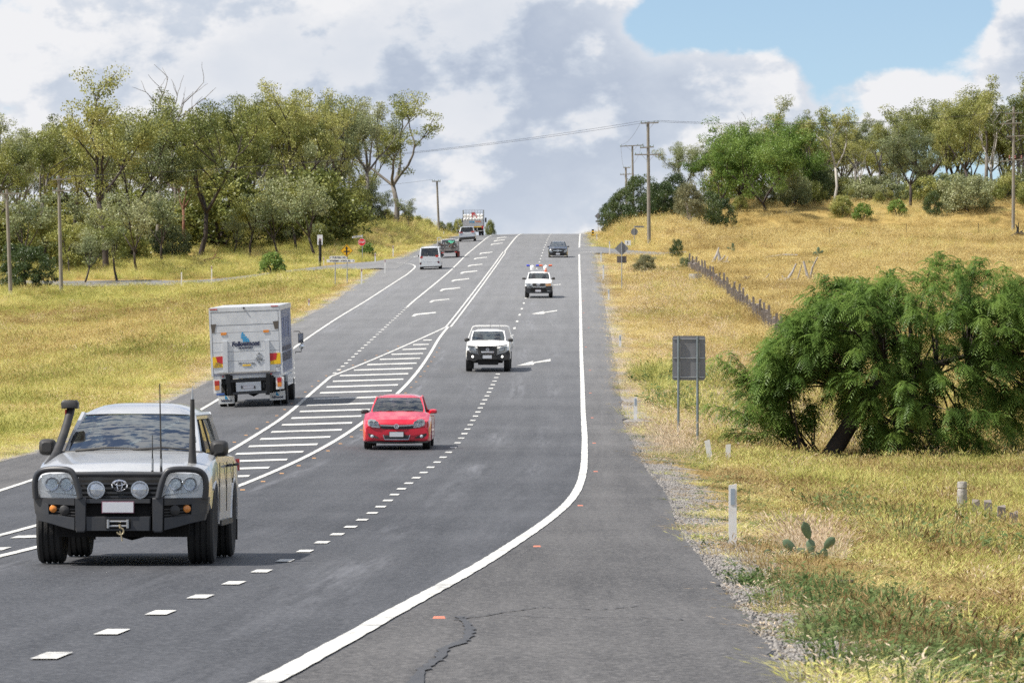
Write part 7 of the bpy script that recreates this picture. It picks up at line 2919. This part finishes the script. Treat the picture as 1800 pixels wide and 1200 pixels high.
# ================================================================== roadside furniture
M_POSTW = mat('white_post', (0.78, 0.78, 0.77), 0.6, var=0.03, dirt=(0.62, 0.60, 0.56))
M_REFL_G = mat('grey_reflector', (0.30, 0.36, 0.42), 0.3, var=0.05)
M_REFL_R = mat('dark_red_reflector', (0.26, 0.03, 0.05), 0.3, var=0.05)
M_TIMBER = mat('weathered_timber', (0.23, 0.20, 0.175), 0.95, var=0.25, scale=3, bump=0.5, bscale=12, dirt=(0.12, 0.10, 0.09))
M_POLE = mat('pole_timber', (0.27, 0.25, 0.215), 0.9, var=0.18, scale=1.2, bump=0.3, bscale=8, dirt=(0.17, 0.155, 0.13))
M_SIGNB = mat('sign_back', (0.21, 0.215, 0.23), 0.5, 0.4, var=0.10, scale=3)
M_DEADW = mat('bleached_wood', (0.42, 0.40, 0.38), 0.9, var=0.2, scale=2, bump=0.4, bscale=10, dirt=(0.2, 0.18, 0.165))
M_CHAR = mat('charred_wood', (0.022, 0.020, 0.020), 0.95, var=0.3)
M_CACT = mat('cactus_skin', (0.16, 0.23, 0.13), 0.6, var=0.2, scale=9, dirt=(0.09, 0.14, 0.08))
M_SIGNW = mat('white_sign', (0.72, 0.73, 0.76), 0.4, var=0.03)
M_SIGNY = mat('yellow_sign', (0.78, 0.44, 0.01), 0.4, var=0.03)
M_SIGNR = mat('red_sign', (0.66, 0.008, 0.02), 0.4, var=0.03)
M_INK = mat('sign_black', (0.012, 0.012, 0.014), 0.5)


def top_z(Y, py):
    return (600 - py) * Y / F + CZ


def guide_post(px, Y, py_top, label, refl, group, w=0.10, tilt=0.0):
    p = at(px, Y, -0.15)
    h = max(top_z(Y, py_top) - p.z, 0.5)
    e = empty('guide_post', p, 0, label, 'guide post', group)
    e.rotation_euler = (0, tilt, 0)
    MB().add([(-w / 2, 0, 0), (w / 2, 0, 0), (w / 2, .035, 0), (-w / 2, .035, 0), (-w / 2, 0, h - .02), (w / 2, 0, h), (w / 2, .035, h), (-w / 2, .035, h - .02)],
             [(0, 1, 5, 4), (1, 2, 6, 5), (2, 3, 7, 6), (3, 0, 4, 7), (4, 5, 6, 7)]).build('post', M_POSTW, e, 0)
    if refl is not None:
        MB().box(-w * .26, w * .26, -.006, .0, h - .26, h - .06).build('reflector', refl, e, 0)
    return e


RP = 'white guide posts with grey reflectors along the seal'
guide_post(1288, 61.5, 850, 'white guide post with grey reflector standing on gravel by the painted lane end', M_REFL_G, RP)
for px, Y, t in ((1117, 152, 697), (1090, 233, 588), (1070, 316, 508), (1060.5, 370, 465), (1056.5, 428, 443), (1071.5, 462, 424), (1049, 522, 411)):
    guide_post(px, Y, t, 'white guide post with grey reflector in dry grass along the climbing lane', M_REFL_G, RP, 0.11)
for px, Y, t in ((635.5, 368, 471), (676.7, 402, 455), (543, 312, 525), (691, 462, 432), (659.5, 445, 445), (569, 448, 452), (372, 424, 467)):
    guide_post(px, Y, t, 'white guide post with dark red reflector beside the outbound lane', M_REFL_R, 'red reflector guide posts on the outbound side', 0.11)
for px, Y, t in ((561, 450, 450), (319, 422, 478), (780, 590, 406)):
    guide_post(px, Y, t, 'plain white marker post beside the side road', None, 'plain posts by the side road', 0.11)
guide_post(1251, 119, 772, 'plain white post leaning left behind the two legged sign', None, None, 0.13, -0.16)
guide_post(1279, 121, 780, 'plain short white post half sunk in grass near the feathery tree', None, None, 0.12, 0.03)


def tube_post(e, x, y, z0, z1, r=0.03, mt_=None, name='post'):
    return MB().tube([(x, y, z0), (x, y, z1)], r, 8).build(name, mt_ or M_GALV, e, 40)


# big sign seen from behind, on two posts
Y = 136.0
s = F / Y
p = at(1210, Y, -0.1)
e = empty('road_sign', p, 0, 'grey back of large rectangular road sign on two steel posts', 'sign')
x0, x1 = (1182 - 1210) / s, (1240 - 1210) / s
zt, zb = top_z(Y, 590) - p.z, top_z(Y, 668) - p.z
r = .06
out = [(x0 + r, zb), (x1 - r, zb), (x1 - r * .3, zb + r * .3), (x1, zb + r), (x1, zt - r), (x1 - r * .3, zt - r * .3), (x1 - r, zt), (x0 + r, zt), (x0 + r * .3, zt - r * .3), (x0, zt - r), (x0, zb + r), (x0 + r * .3, zb + r * .3)]
MB().plate(out, .03, .006).build('sign_panel', M_SIGNB, e, 0)
for k in (.07, .5, .93):
    z = zb + (zt - zb) * k
    MB().box(x0 + .02, x1 - .02, .012, .03, z - .015, z + .015).build('stiffener', M_GALV, e, 0)
for px in (1192.5, 1226):
    for k in (.07, .5, .93):
        MB().lathe([(.004, -.012), (.014, -.008), (.016, .0)], ((px - 1210) / s + .05, .012, zb + (zt - zb) * k), 'y', 8).build('bolt', M_GALV, e, 0)
    tube_post(e, (px - 1210) / s, -.02, 0, zt - .02, .035, mat('post_steel', (0.20, 0.235, 0.25), 0.5, 0.4, var=.1))


def diamond(e, z, half, mt_, y=0.0, name='sign_panel'):
    return MB().plate([(0, z - half), (half, z), (0, z + half), (-half, z)], y, .006).build(name, mt_, e, 0)


# diamond sign and plate from behind
Y = 345.0
s = F / Y
p = at(1093, Y, -.1)
e = empty('road_sign', p, 0, 'grey backs of diamond sign and small plate on one post', 'sign')
diamond(e, top_z(Y, 436.5) - p.z, 12.4 / s, M_SIGNB, .03)
MB().plate([(-8.5 / s, top_z(Y, 462) - p.z), (8.5 / s, top_z(Y, 462) - p.z), (8.5 / s, top_z(Y, 450) - p.z), (-8.5 / s, top_z(Y, 450) - p.z)], .03, .006).build('sign_panel', mat('brown_back', (.13, .11, .10), .6, .2), e, 0)
tube_post(e, 0, 0, 0, top_z(Y, 424) - p.z)
# far diamond with finger boards
Y = 590.0
s = F / Y
p = at(1051.5, Y, -.1)
e = empty('road_sign', p, 0, 'grey back of diamond sign over finger boards at the crest', 'sign')
diamond(e, top_z(Y, 380) - p.z, 6.2 / s, M_SIGNB, .03)
for a, b, y in ((1047, 1072, 389), (1050, 1076, 393.5)):
    z = top_z(Y, y) - p.z
    MB().plate([((a - 1051.5) / s, z - .11), ((b - 1051.5) / s, z - .11), ((b - 1051.5) / s + .1, z), ((b - 1051.5) / s, z + .11), ((a - 1051.5) / s, z + .11)], .03, .006).build('finger_board', M_SIGNB, e, 0)
tube_post(e, 0, 0, 0, top_z(Y, 376) - p.z)
tube_post(e, (1066 - 1051.5) / s, 0, 0, top_z(Y, 388) - p.z)
# yellow and black hazard marker
Y = 548.0
p = at(1042, Y, -.1)
e = empty('hazard_marker', p, 0, 'narrow yellow and black banded hazard marker at the end of the bank', 'sign')
zt, zb = top_z(Y, 403) - p.z, top_z(Y, 421) - p.z
for k in range(7):
    a, b = zb + (zt - zb) * k / 7, zb + (zt - zb) * (k + 1) / 7
    MB().box(-.13, .13, -.02, 0, a, b).build('band', M_SIGNY if k % 2 else M_INK, e, 0)
tube_post(e, 0, .02, 0, zt, .03)
# back of the stop sign with street blade on the right
Y = 497.0
s = F / Y
p = at(1115, Y, -.1)
e = empty('stop_sign', p, 0, 'pale back of stop sign with street name blade near the tall pole', 'sign')
z = top_z(Y, 407.5) - p.z
MB().plate([(.37 * math.cos(R(22.5 + 45 * k)), z + .37 * math.sin(R(22.5 + 45 * k))) for k in range(8)], .03, .006).build('sign_panel', M_SIGNB, e, 0)
z = top_z(Y, 398.5) - p.z
MB().box(.05, 1.0, .0, .02, z - .08, z + .08).build('street_blade', M_SIGNB, e, 0)
tube_post(e, 0, 0, 0, z + .1)
p = at(1103.5, 490, -.1)
e = empty('marker_board', p, 0, 'small white board low in the grass beside the back of the stop sign', 'sign')
MB().box(-.30, .30, 0, .02, .55, 1.05).build('sign_panel', M_SIGNW, e, 0)
MB().box(-.05, .02, -.003, 0, .70, .95).build('panel_mark', M_INK, e, 0)
tube_post(e, 0, .035, 0, 1.0)

# yellow crossroads sign and finger boards
Y = 372.0
s = F / Y
p = at(600, Y, -.1)
e = empty('crossroads_sign', p, 0, 'yellow diamond crossroads sign above two white road name boards', 'sign')
ux = lambda px: (px - 600) / s
uz = lambda py: top_z(Y, py) - p.z
zc_ = uz(440.3)
h = 11.4 / s
xc = ux(609.3)
o = MB().plate([(xc, zc_ - h), (xc + h, zc_), (xc, zc_ + h), (xc - h, zc_)], 0, .006).build('warning_panel', M_SIGNY, e, 0)
k = h / 195
MB().plate([(xc + a * k, zc_ + b * k) for a, b in ((-22, -135), (22, -135), (22, -45), (95, -45), (95, -10), (22, -10), (22, 60), (55, 50), (0, 135), (-55, 50), (-22, 60), (-22, -10), (-95, -10), (-95, -45), (-22, -45))], -.006, .004).build('crossroads_symbol', M_INK, o, 0)
for i in range(4):
    c_ = [(xc, zc_ - h * .94), (xc + h * .94, zc_), (xc, zc_ + h * .94), (xc - h * .94, zc_)]
    a, b = c_[i], c_[(i + 1) % 4]
    MB().bar((a[0], -.005, a[1]), (b[0], -.005, b[1]), .006, .02).build('panel_border', M_INK, o, 0)
for (a, b, ya, yb, txt, left) in ((578.4, 609.5, 450, 455.3, 'PURCELL RD', True), (574.3, 624, 455.9, 461.2, 'WYREEMA - ATHOL RD', False)):
    z0, z1 = uz(yb), uz(ya)
    zm = (z0 + z1) / 2
    pl = [(ux(a) + .08, z0), (ux(b), z0), (ux(b), z1), (ux(a) + .08, z1), (ux(a), zm)] if left else [(ux(a), z0), (ux(b) - .08, z0), (ux(b), zm), (ux(b) - .08, z1), (ux(a), z1)]
    bd = MB().plate(pl, .008 if left else -.004, .006).build('finger_board', M_SIGNW, e, 0)
    cx = (ux(a) + ux(b)) / 2 + (.08 if left else -.06)
    lettering(txt, .17, M_INK, bd, (cx, .003 if left else -.009, zm), width=(ux(b) - ux(a)) * .74, depth=.003, bold=.004)
    ax = ux(a) + .06 if left else ux(b) - .06
    sg = 1 if left else -1
    MB().plate([(ax, zm), (ax + sg * .10, zm + .07), (ax + sg * .07, zm), (ax + sg * .10, zm - .07)], .003 if left else -.009, .003).build('arrow_head', M_INK, bd, 0)
for px in (589.2, 610.2):
    tube_post(e, ux(px), .05, 0, uz(446 if px > 600 else 451), .04)

# stop sign with street blade
Y = 455.0
s = F / Y
p = at(637, Y, -.1)
e = empty('stop_sign', p, 0, 'red octagonal stop sign with street name blade at the side road', 'sign')
z = top_z(Y, 425.7) - p.z
o = MB().plate([(-.05 + .36 * math.cos(R(22.5 + 45 * k)), z + .36 * math.sin(R(22.5 + 45 * k))) for k in range(8)], 0, .006).build('sign_rim', M_SIGNW, e, 0)
MB().plate([(-.05 + .335 * math.cos(R(22.5 + 45 * k)), z + .335 * math.sin(R(22.5 + 45 * k))) for k in range(8)], -.004, .005).build('sign_panel', M_SIGNR, o, 0)
lettering('STOP', .26, M_SIGNW, o, (-.05, -.008, z), width=.50, depth=.003, bold=.006)
z2 = top_z(Y, 416) - p.z
b = MB().plate([(-.95, z2 - .14), (-.02, z2 - .02), (-.02, z2 + .14), (-.95, z2 + .02)], .02, .008).build('street_blade', M_SIGNW, e, 0)
for k in range(6):
    u = -.86 + k * .13
    MB().plate([(u, z2 - .09 + (u + .95) * .13), (u + .08, z2 - .08 + (u + .95) * .13), (u + .08, z2 - .01 + (u + .95) * .13), (u, z2 - .02 + (u + .95) * .13)], .014, .004).build('blade_print', M_INK, b, 0)
tube_post(e, 0, .03, 0, z2 + .18, .03)
# white sign with truck symbol on a dark post
Y = 446.0
s = F / Y
p = at(562.5, Y, -.1)
e = empty('notice_sign', p, 0, 'white notice sign with dark red symbol on a thick dark post', 'sign')
z0, z1 = top_z(Y, 430.3) - p.z, top_z(Y, 412.8) - p.z
o = MB().plate([(-4.7 / s, z0), (4.7 / s, z0), (4.7 / s, z1), (-4.7 / s, z1)], -.1, .01).build('sign_panel', M_SIGNW, e, 0)
M_MAR = mat('maroon_print', (.16, .02, .035), .5)
zm = z0 + (z1 - z0) * .55
for q in ([(-.10, zm - .07), (.13, zm - .07), (.13, zm + .03), (.02, zm + .03), (.02, zm + .10), (-.06, zm + .10), (-.06, zm + .03), (-.10, zm + .03)],
          [(-.12, z1 - .10), (.06, z1 - .17), (.06, z1 - .15), (-.12, z1 - .08)]):
    MB().plate(q, -.104, .004).build('symbol', M_MAR, o, 0)
for k, w in ((.30, .28), (.21, .34), (.12, .26)):
    MB().box(-w / 2, w / 2, -.104, -.1, z0 + (z1 - z0) * k - .03, z0 + (z1 - z0) * k + .02).build('small_print', M_SIGNB, o, 0)
MB().tube([(0, 0, 0), (0.02, 0, .9), (0, 0, z0 + .4)], [.10, .13, .15], 8).build('post', M_CHAR, e, 40)


# ------------------------------------------------------------------ power poles and wires
def pole(px_b, Y, py_top, px_t, arms, label, r=.16, group=None, base_drop=.3, Ht=None):
    p = at(px_b, Y, -base_drop)
    e = empty('power_pole', p, 0, label, 'power pole', group)
    s = F / Y
    H = top_z(Y, py_top) - p.z
    dx = (px_t - px_b) / s
    MB().tube([(0, 0, 0), (dx * .5, 0, H * .5), (dx, 0, H)], [r, r * .88, r * .74], 10).build('shaft', M_POLE, e, 40)
    ends = []
    for (a, b, ya, yb) in arms:
        A = Vector(((a - px_b) / s, -.14, top_z(Y, ya) - p.z))
        B = Vector(((b - px_b) / s, -.14, top_z(Y, yb) - p.z))
        arm = MB().bar(A, B, .09, .12).build('crossarm', M_POLE, e, 0)
        M_ = A.lerp(B, .5)
        for q in (.03, .25, .75, .97):
            c = A.lerp(B, q) + Vector((0, 0, .06))
            MB().lathe([(.02, 0), (.045, .03), (.03, .07), (.05, .10), (.03, .16), (.008, .18)], c, 'z', 8).build('insulator', mat('insulator_glass', (.16, .26, .22), .25, coat=.5), arm, 40)
            ends.append(p + c + Vector((0, 0, .17)))
        if (B - A).length > 1.6:
            zc2 = M_.z - .75
            for q in (.25, .75):
                c = A.lerp(B, q)
                MB().bar(c, (dx * (zc2 / H), -.1, zc2), .03).build('brace', M_GALV, arm, 0)
    return e, ends


_, W_main = pole(1141, 497, 214.7, 1139, [(1126.5, 1157.5, 217, 216), (1125, 1149, 260, 258.5), (1115.5, 1162, 272, 272)], 'tall timber power pole with three crossarms on the grassy bank by the hilltop', .20)
_, W_2 = pole(1113.5, 640, 256, 1111.5, [(1090, 1131, 257.5, 255.5)], 'power pole with one long crossarm beyond the dark shrubs', .17)
_, W_3 = pole(1103, 760, 294, 1100, [(1095.5, 1108, 294.8, 294.8), (1090, 1111.5, 307, 306)], 'farthest power pole with two short crossarms beyond the dark shrubs', .2)
_, W_l1 = pole(108, 412, 308, 103, [(92, 125, 316, 314), (92, 126, 335, 335)], 'grey timber power pole with double crossarms left of the round bush', .17)
_, W_l2 = pole(19, 404, 333, 11.5, [(-4, 37, 341, 340)], 'leaning grey timber power pole with single crossarm at the round bush', .17)
_, W_c = pole(772, 610, 318, 768, [(759.5, 774.5, 319, 319)], 'lone power pole with short crossarm near the crest of the hill', .16)
ew, W_r = pole(1781, 535, 188, 1782, [(1766, 1798, 200, 198), (1757, 1796, 218, 216), (1770, 1815, 240, 238), (1757, 1812, 284, 279)], 'power pole with four crossarms and reddish insulators above the paddock', .19)
s = F / 535
for k in (-.6, 0, .7):
    z = top_z(535, 279) - ew.location.z
    MB().lathe([(.05, 0), (.10, .08), (.06, .16), (.10, .24), (.05, .36)], (k + .2, -.14, z), 'z', 10).build('bushing', mat('bushing_red', (.22, .07, .06), .4), ew, 40)
M_WIRE = mat('wire', (.05, .05, .055), .5, .5)


def wire(a, b, sag, label, r=.014):
    pts = [a.lerp(b, t) - Vector((0, 0, sag * 4 * t * (1 - t))) for t in np.linspace(0, 1, 25)]
    o = MB().tube(pts, r, 5).build('overhead_wire', M_WIRE, None, 60)
    tag(o, label, 'wire', 'overhead wires')


for i in (0, 3):
    wire(W_main[i], W_l1[i], .9, 'overhead wire crossing the highway to the double crossarm pole')
wire(W_main[0], W_2[0], .6, 'overhead wire between the two poles at the dark shrubs')
wire(W_main[11], W_2[3], .6, 'overhead wire between the two poles at the dark shrubs')
wire(W_2[0], W_3[0], .6, 'overhead wire running down to the farthest pole')
wire(W_2[3], W_3[3], .6, 'overhead wire running down to the farthest pole')
for i in (0, 3):
    wire(W_main[i], W_r[i], .8, 'overhead wire strung from the hilltop pole over the paddock wood')
    wire(W_l1[i], W_l2[i], .25, 'overhead wire joining the two poles at the round bush')
wire(W_c[0], W_l1[3], 1.2, 'overhead wire from the lone crest pole into the wood')


# ------------------------------------------------------------------ old timber fence down the paddock
def old_fence():
    YY = [86, 92, 100, 130, 180, 230, 275, 300, 340, 380, 415]
    XX = [9.35, 9.25, 9.2, 10.6, 12.6, 14.2, 14.7, 14.9, 15.0, 15.0, 15.0]
    fx = lambda y: float(np.interp(y, YY, XX))
    r = random.Random(21)
    e = empty('timber_fence', gpos(fx(300), 300), 0, 'old grey split timber fence of uneven palings along the dry paddock', 'fence')
    bl = e.location

    def stick(X, Y, h, w, name):
        p = gpos(X, Y, -.1) - bl
        tl, tb = r.uniform(-.07, .07), r.uniform(-.07, .07)
        m = MB()
        t = Vector((tl * h, tb * h, h))
        a = r.uniform(0, 3)
        rows = []
        for q, sc in ((0, 1.0), (.5, .95), (1.0, .85)):
            rows.append([tuple(p + t * q + Vector((w * sc * (.5 if c > 0 else -.5) * 1.0 * math.cos(a * .1) , w * .35 * sg * sc, 0))) for c, sg in ((1, -1), (1, 1), (-1, 1), (-1, -1))])
        rows[-1] = [(x, y, z + r.uniform(-.06, .06)) for x, y, z in rows[-1]]
        m.grid(rows, close=True)
        m.f.append([8, 9, 10, 11])
        m.m.append(0)
        m.build(name, M_TIMBER, e, 0)
    y = 266.0
    k = 0
    while y < 415:
        stick(fx(y) + r.uniform(-.06, .06), y, r.uniform(.75, 1.15), r.uniform(.16, .34), 'paling')
        y += r.uniform(.55, .95) if y < 330 else r.uniform(.8, 1.3)
        k += 1
    for y in np.arange(262, 416, 7.5):
        stick(fx(y) - .1, y + r.uniform(-1, 1), r.uniform(1.4, 1.8), .17, 'post')
    for y in np.arange(165, 262, 6.0):
        stick(fx(y), y, r.uniform(1.0, 1.3), .16, 'post')
    for y, h in ((97, .55), (94.5, .62), (92.5, .6), (90.5, .55), (88, .6), (86.5, .58)):
        stick(fx(y), y, h, .17, 'post')
    # sturdy corner post with wire groove
    p = gpos(9.2, 100, -.1) - bl
    MB().lathe([(.11, 0), (.105, .5), (.10, .72), (.085, .735), (.085, .745), (.10, .76), (.10, .86), (.09, .885), (.02, .89)], p, 'z', 12).build('corner_post', mat('pale_timber', (.36, .34, .31), .95, var=.25, scale=8, bump=.5, bscale=20), e, 40)


old_fence()
for i, (px, Y) in enumerate(((1322, 500), (1458, 510), (1593, 520), (1720, 530))):
    p = at(px, Y, -.1)
    e = empty('star_picket', p, 0, 'thin dark steel picket standing in the upper paddock', 'post', 'steel pickets across the upper paddock')
    MB().bar((0, 0, 0), (0, 0, 1.35), .05, .05).build('picket', M_CHAR, e, 0)


# ------------------------------------------------------------------ dead wood, trough, cactus
def dead_wood(px, Y, size, seed, label, mt_, spec):
    r = random.Random(seed)
    e = empty('fallen_log', at(px, Y, .0), 0, label, 'log')
    for (x0, z0, x1, z1, r0, r1) in spec:
        a, b = Vector((x0, r.uniform(-.3, .3), z0)) * size, Vector((x1, r.uniform(-.5, .5), z1)) * size
        m_ = a.lerp(b, .5) + Vector((r.uniform(-.1, .1), 0, r.uniform(-.08, .12))) * size
        MB().tube([a, m_, b], [r0 * size, (r0 + r1) / 2 * size, r1 * size], 7).build('branch', mt_, e, 50)


dead_wood(1262, 430, 1.0, 1, 'bleached stump with jagged top in the paddock near the fence end', M_DEADW, [(-.5, .2, .1, 1.6, .16, .05), (.2, .0, .0, 1.3, .2, .08), (.1, .3, .6, .9, .12, .05), (-.4, .15, 1.0, .3, .2, .1), (.5, .2, .9, .8, .1, .03)])
dead_wood(1385, 372, 1.0, 2, 'bleached fallen branch with upright forks in mid paddock', M_DEADW, [(-.7, .2, .1, .4, .14, .1), (.0, .3, .65, 1.5, .12, .06), (-.2, .2, -.45, .6, .1, .05), (.1, .2, .9, .2, .08, .04), (.7, .1, 1.05, 1.4, .06, .03)])
dead_wood(1424, 374, 1.0, 3, 'bleached branch shaped like antlers in mid paddock', M_DEADW, [(-.1, .1, -.5, 1.6, .12, .08), (.0, .2, .55, 1.9, .1, .05), (-.3, .1, .4, .3, .1, .06), (.2, .2, .3, .7, .07, .03)])
dead_wood(1788, 515, 1.0, 4, 'charred black root plate with two upright horns in the upper paddock', M_CHAR, [(-.7, .1, .1, .6, .25, .2), (.0, .4, -.15, 1.5, .14, .05), (.1, .4, .1, 1.7, .1, .04), (.0, .4, 1.2, .3, .22, .15), (-.5, .2, .6, .8, .15, .08)])
dead_wood(1375, 445, 1.0, 5, 'long pale log lying flat in the upper paddock grass', M_DEADW, [(-1.2, .25, 1.4, .45, .12, .08), (-1.2, .25, -1.6, .15, .12, .06)])
dead_wood(1308, 372, .8, 6, 'short burnt stump with pale side in the paddock', mat('half_burnt', (.25, .2, .17), .9, dirt=(.04, .03, .03)), [(-.3, .1, .2, .7, .2, .12), (.1, .2, .5, .7, .15, .06)])
dead_wood(1345, 376, .8, 7, 'short grey stick leaning in the paddock grass', M_DEADW, [(-.3, .1, .4, .8, .08, .04)])
dead_wood(375, 470, 1.0, 8, 'heap of broken brown branches at the foot of the grassy bank', M_BARK_R, [(-.9, .2, .6, .5, .12, .06), (-.4, .1, .3, .9, .1, .04), (.2, .1, .9, .5, .08, .04)])
dead_wood(1475, 46, .16, 9, 'small broken dark stick lying on the gravel verge', M_BARK_D, [(-1.2, .3, .9, .6, .18, .1), (.2, .4, .9, .1, .12, .05)])
p = at(1222, 372, -.1)
e = empty('water_trough', p, 0, 'round grey concrete trough in yellow grass outside the fence', 'trough')
MB().lathe([(.46, 0), (.48, .45), (.49, .72), (.49, .86), (.42, .86), (.41, .4), (.02, .4)], (0, 0, 0), 'z', 20).build('basin', mat('old_concrete', (.36, .35, .33), .9, var=.2, scale=4), e, 40)
p = at(1258, 362, -.1)
e = empty('rusty_drum', p, 0, 'rusty red brown drum leaning in the old timber fence', 'drum')
MB().lathe([(.02, .0), (.30, .0), (.31, .3), (.29, .31), (.29, .33), (.31, .34), (.31, .62), (.29, .63), (.29, .65), (.31, .66), (.31, .95), (.27, .95), (.02, .93)], (0, 0, 0), 'z', 16).build('drum_body', mat('rust', (.20, .09, .05), .9, var=.3), e, 40)


def cactus(px, Y, size, label, seed, n=7):
    r = random.Random(seed)
    e = empty('prickly_pear', at(px, Y, -.03), r.uniform(0, .5), label, 'cactus')
    pads = [(Vector((0, 0, 0)), 0.0)]
    for k in range(n):
        b, t = pads[r.randrange(len(pads))] if k > 1 else pads[0]
        t2 = t + r.choice((-1, 1)) * r.uniform(.25, .8) if k else 0
        h, w = size * r.uniform(.28, .38), size * r.uniform(.07, .10)
        rows = []
        ax = Vector((math.sin(t2), r.uniform(-.25, .25), math.cos(t2))).normalized()
        sd = ax.cross(Vector((0, 1, 0))).normalized()
        th = sd.cross(ax)
        for q in np.linspace(0, 1, 7):
            ww = w * math.sqrt(max(.01, 1 - (2 * q - 1) ** 2)) * (.75 + .35 * q)
            c = b + ax * (h * q)
            rows.append([tuple(c + sd * ww * math.cos(a) + th * ww * .22 * math.sin(a)) for a in np.linspace(0, 2 * math.pi, 9)[:-1]])
        MB().grid(rows, close=True).build('pad', M_CACT, e, 60)
        pads.append((b + ax * h * .95, t2))


cactus(1447, 57.5, .62, 'small prickly pear cactus in verge grass near the gravel', 12, 10)
cactus(1290, 468, 1.5, 'clump of prickly pear near the top of the paddock fence', 6, 7)
cactus(1434, 450, 1.7, 'tall prickly pear with two upright pads in the upper paddock', 8, 5)
cactus(1435, 420, 1.2, 'low prickly pear beside the pale log in the paddock', 9, 5)
cactus(1374, 268, 1.6, 'prickly pear growing against the timber fence by the feathery tree', 10, 7)
plant('bg', 1204, 412, 452, name='fence_shrub', label='grey green shrub at the far end of the timber fence', cat='shrub', wx=.6)
plant('bd2', 1190, 455, 420, name='fence_shrub', label='dark shrub around an old post where the paddock fence begins', cat='shrub', wx=.6)
plant('bp', 1134, 395, 448, name='pale_shrub', label='pale leafy low shrub in grass right of the diamond sign back', cat='shrub', wx=1.3)
plant('bd2', 1368, 500, 420, name='paddock_bush', label='little dark bush alone in the upper paddock', cat='shrub', wx=1.0)
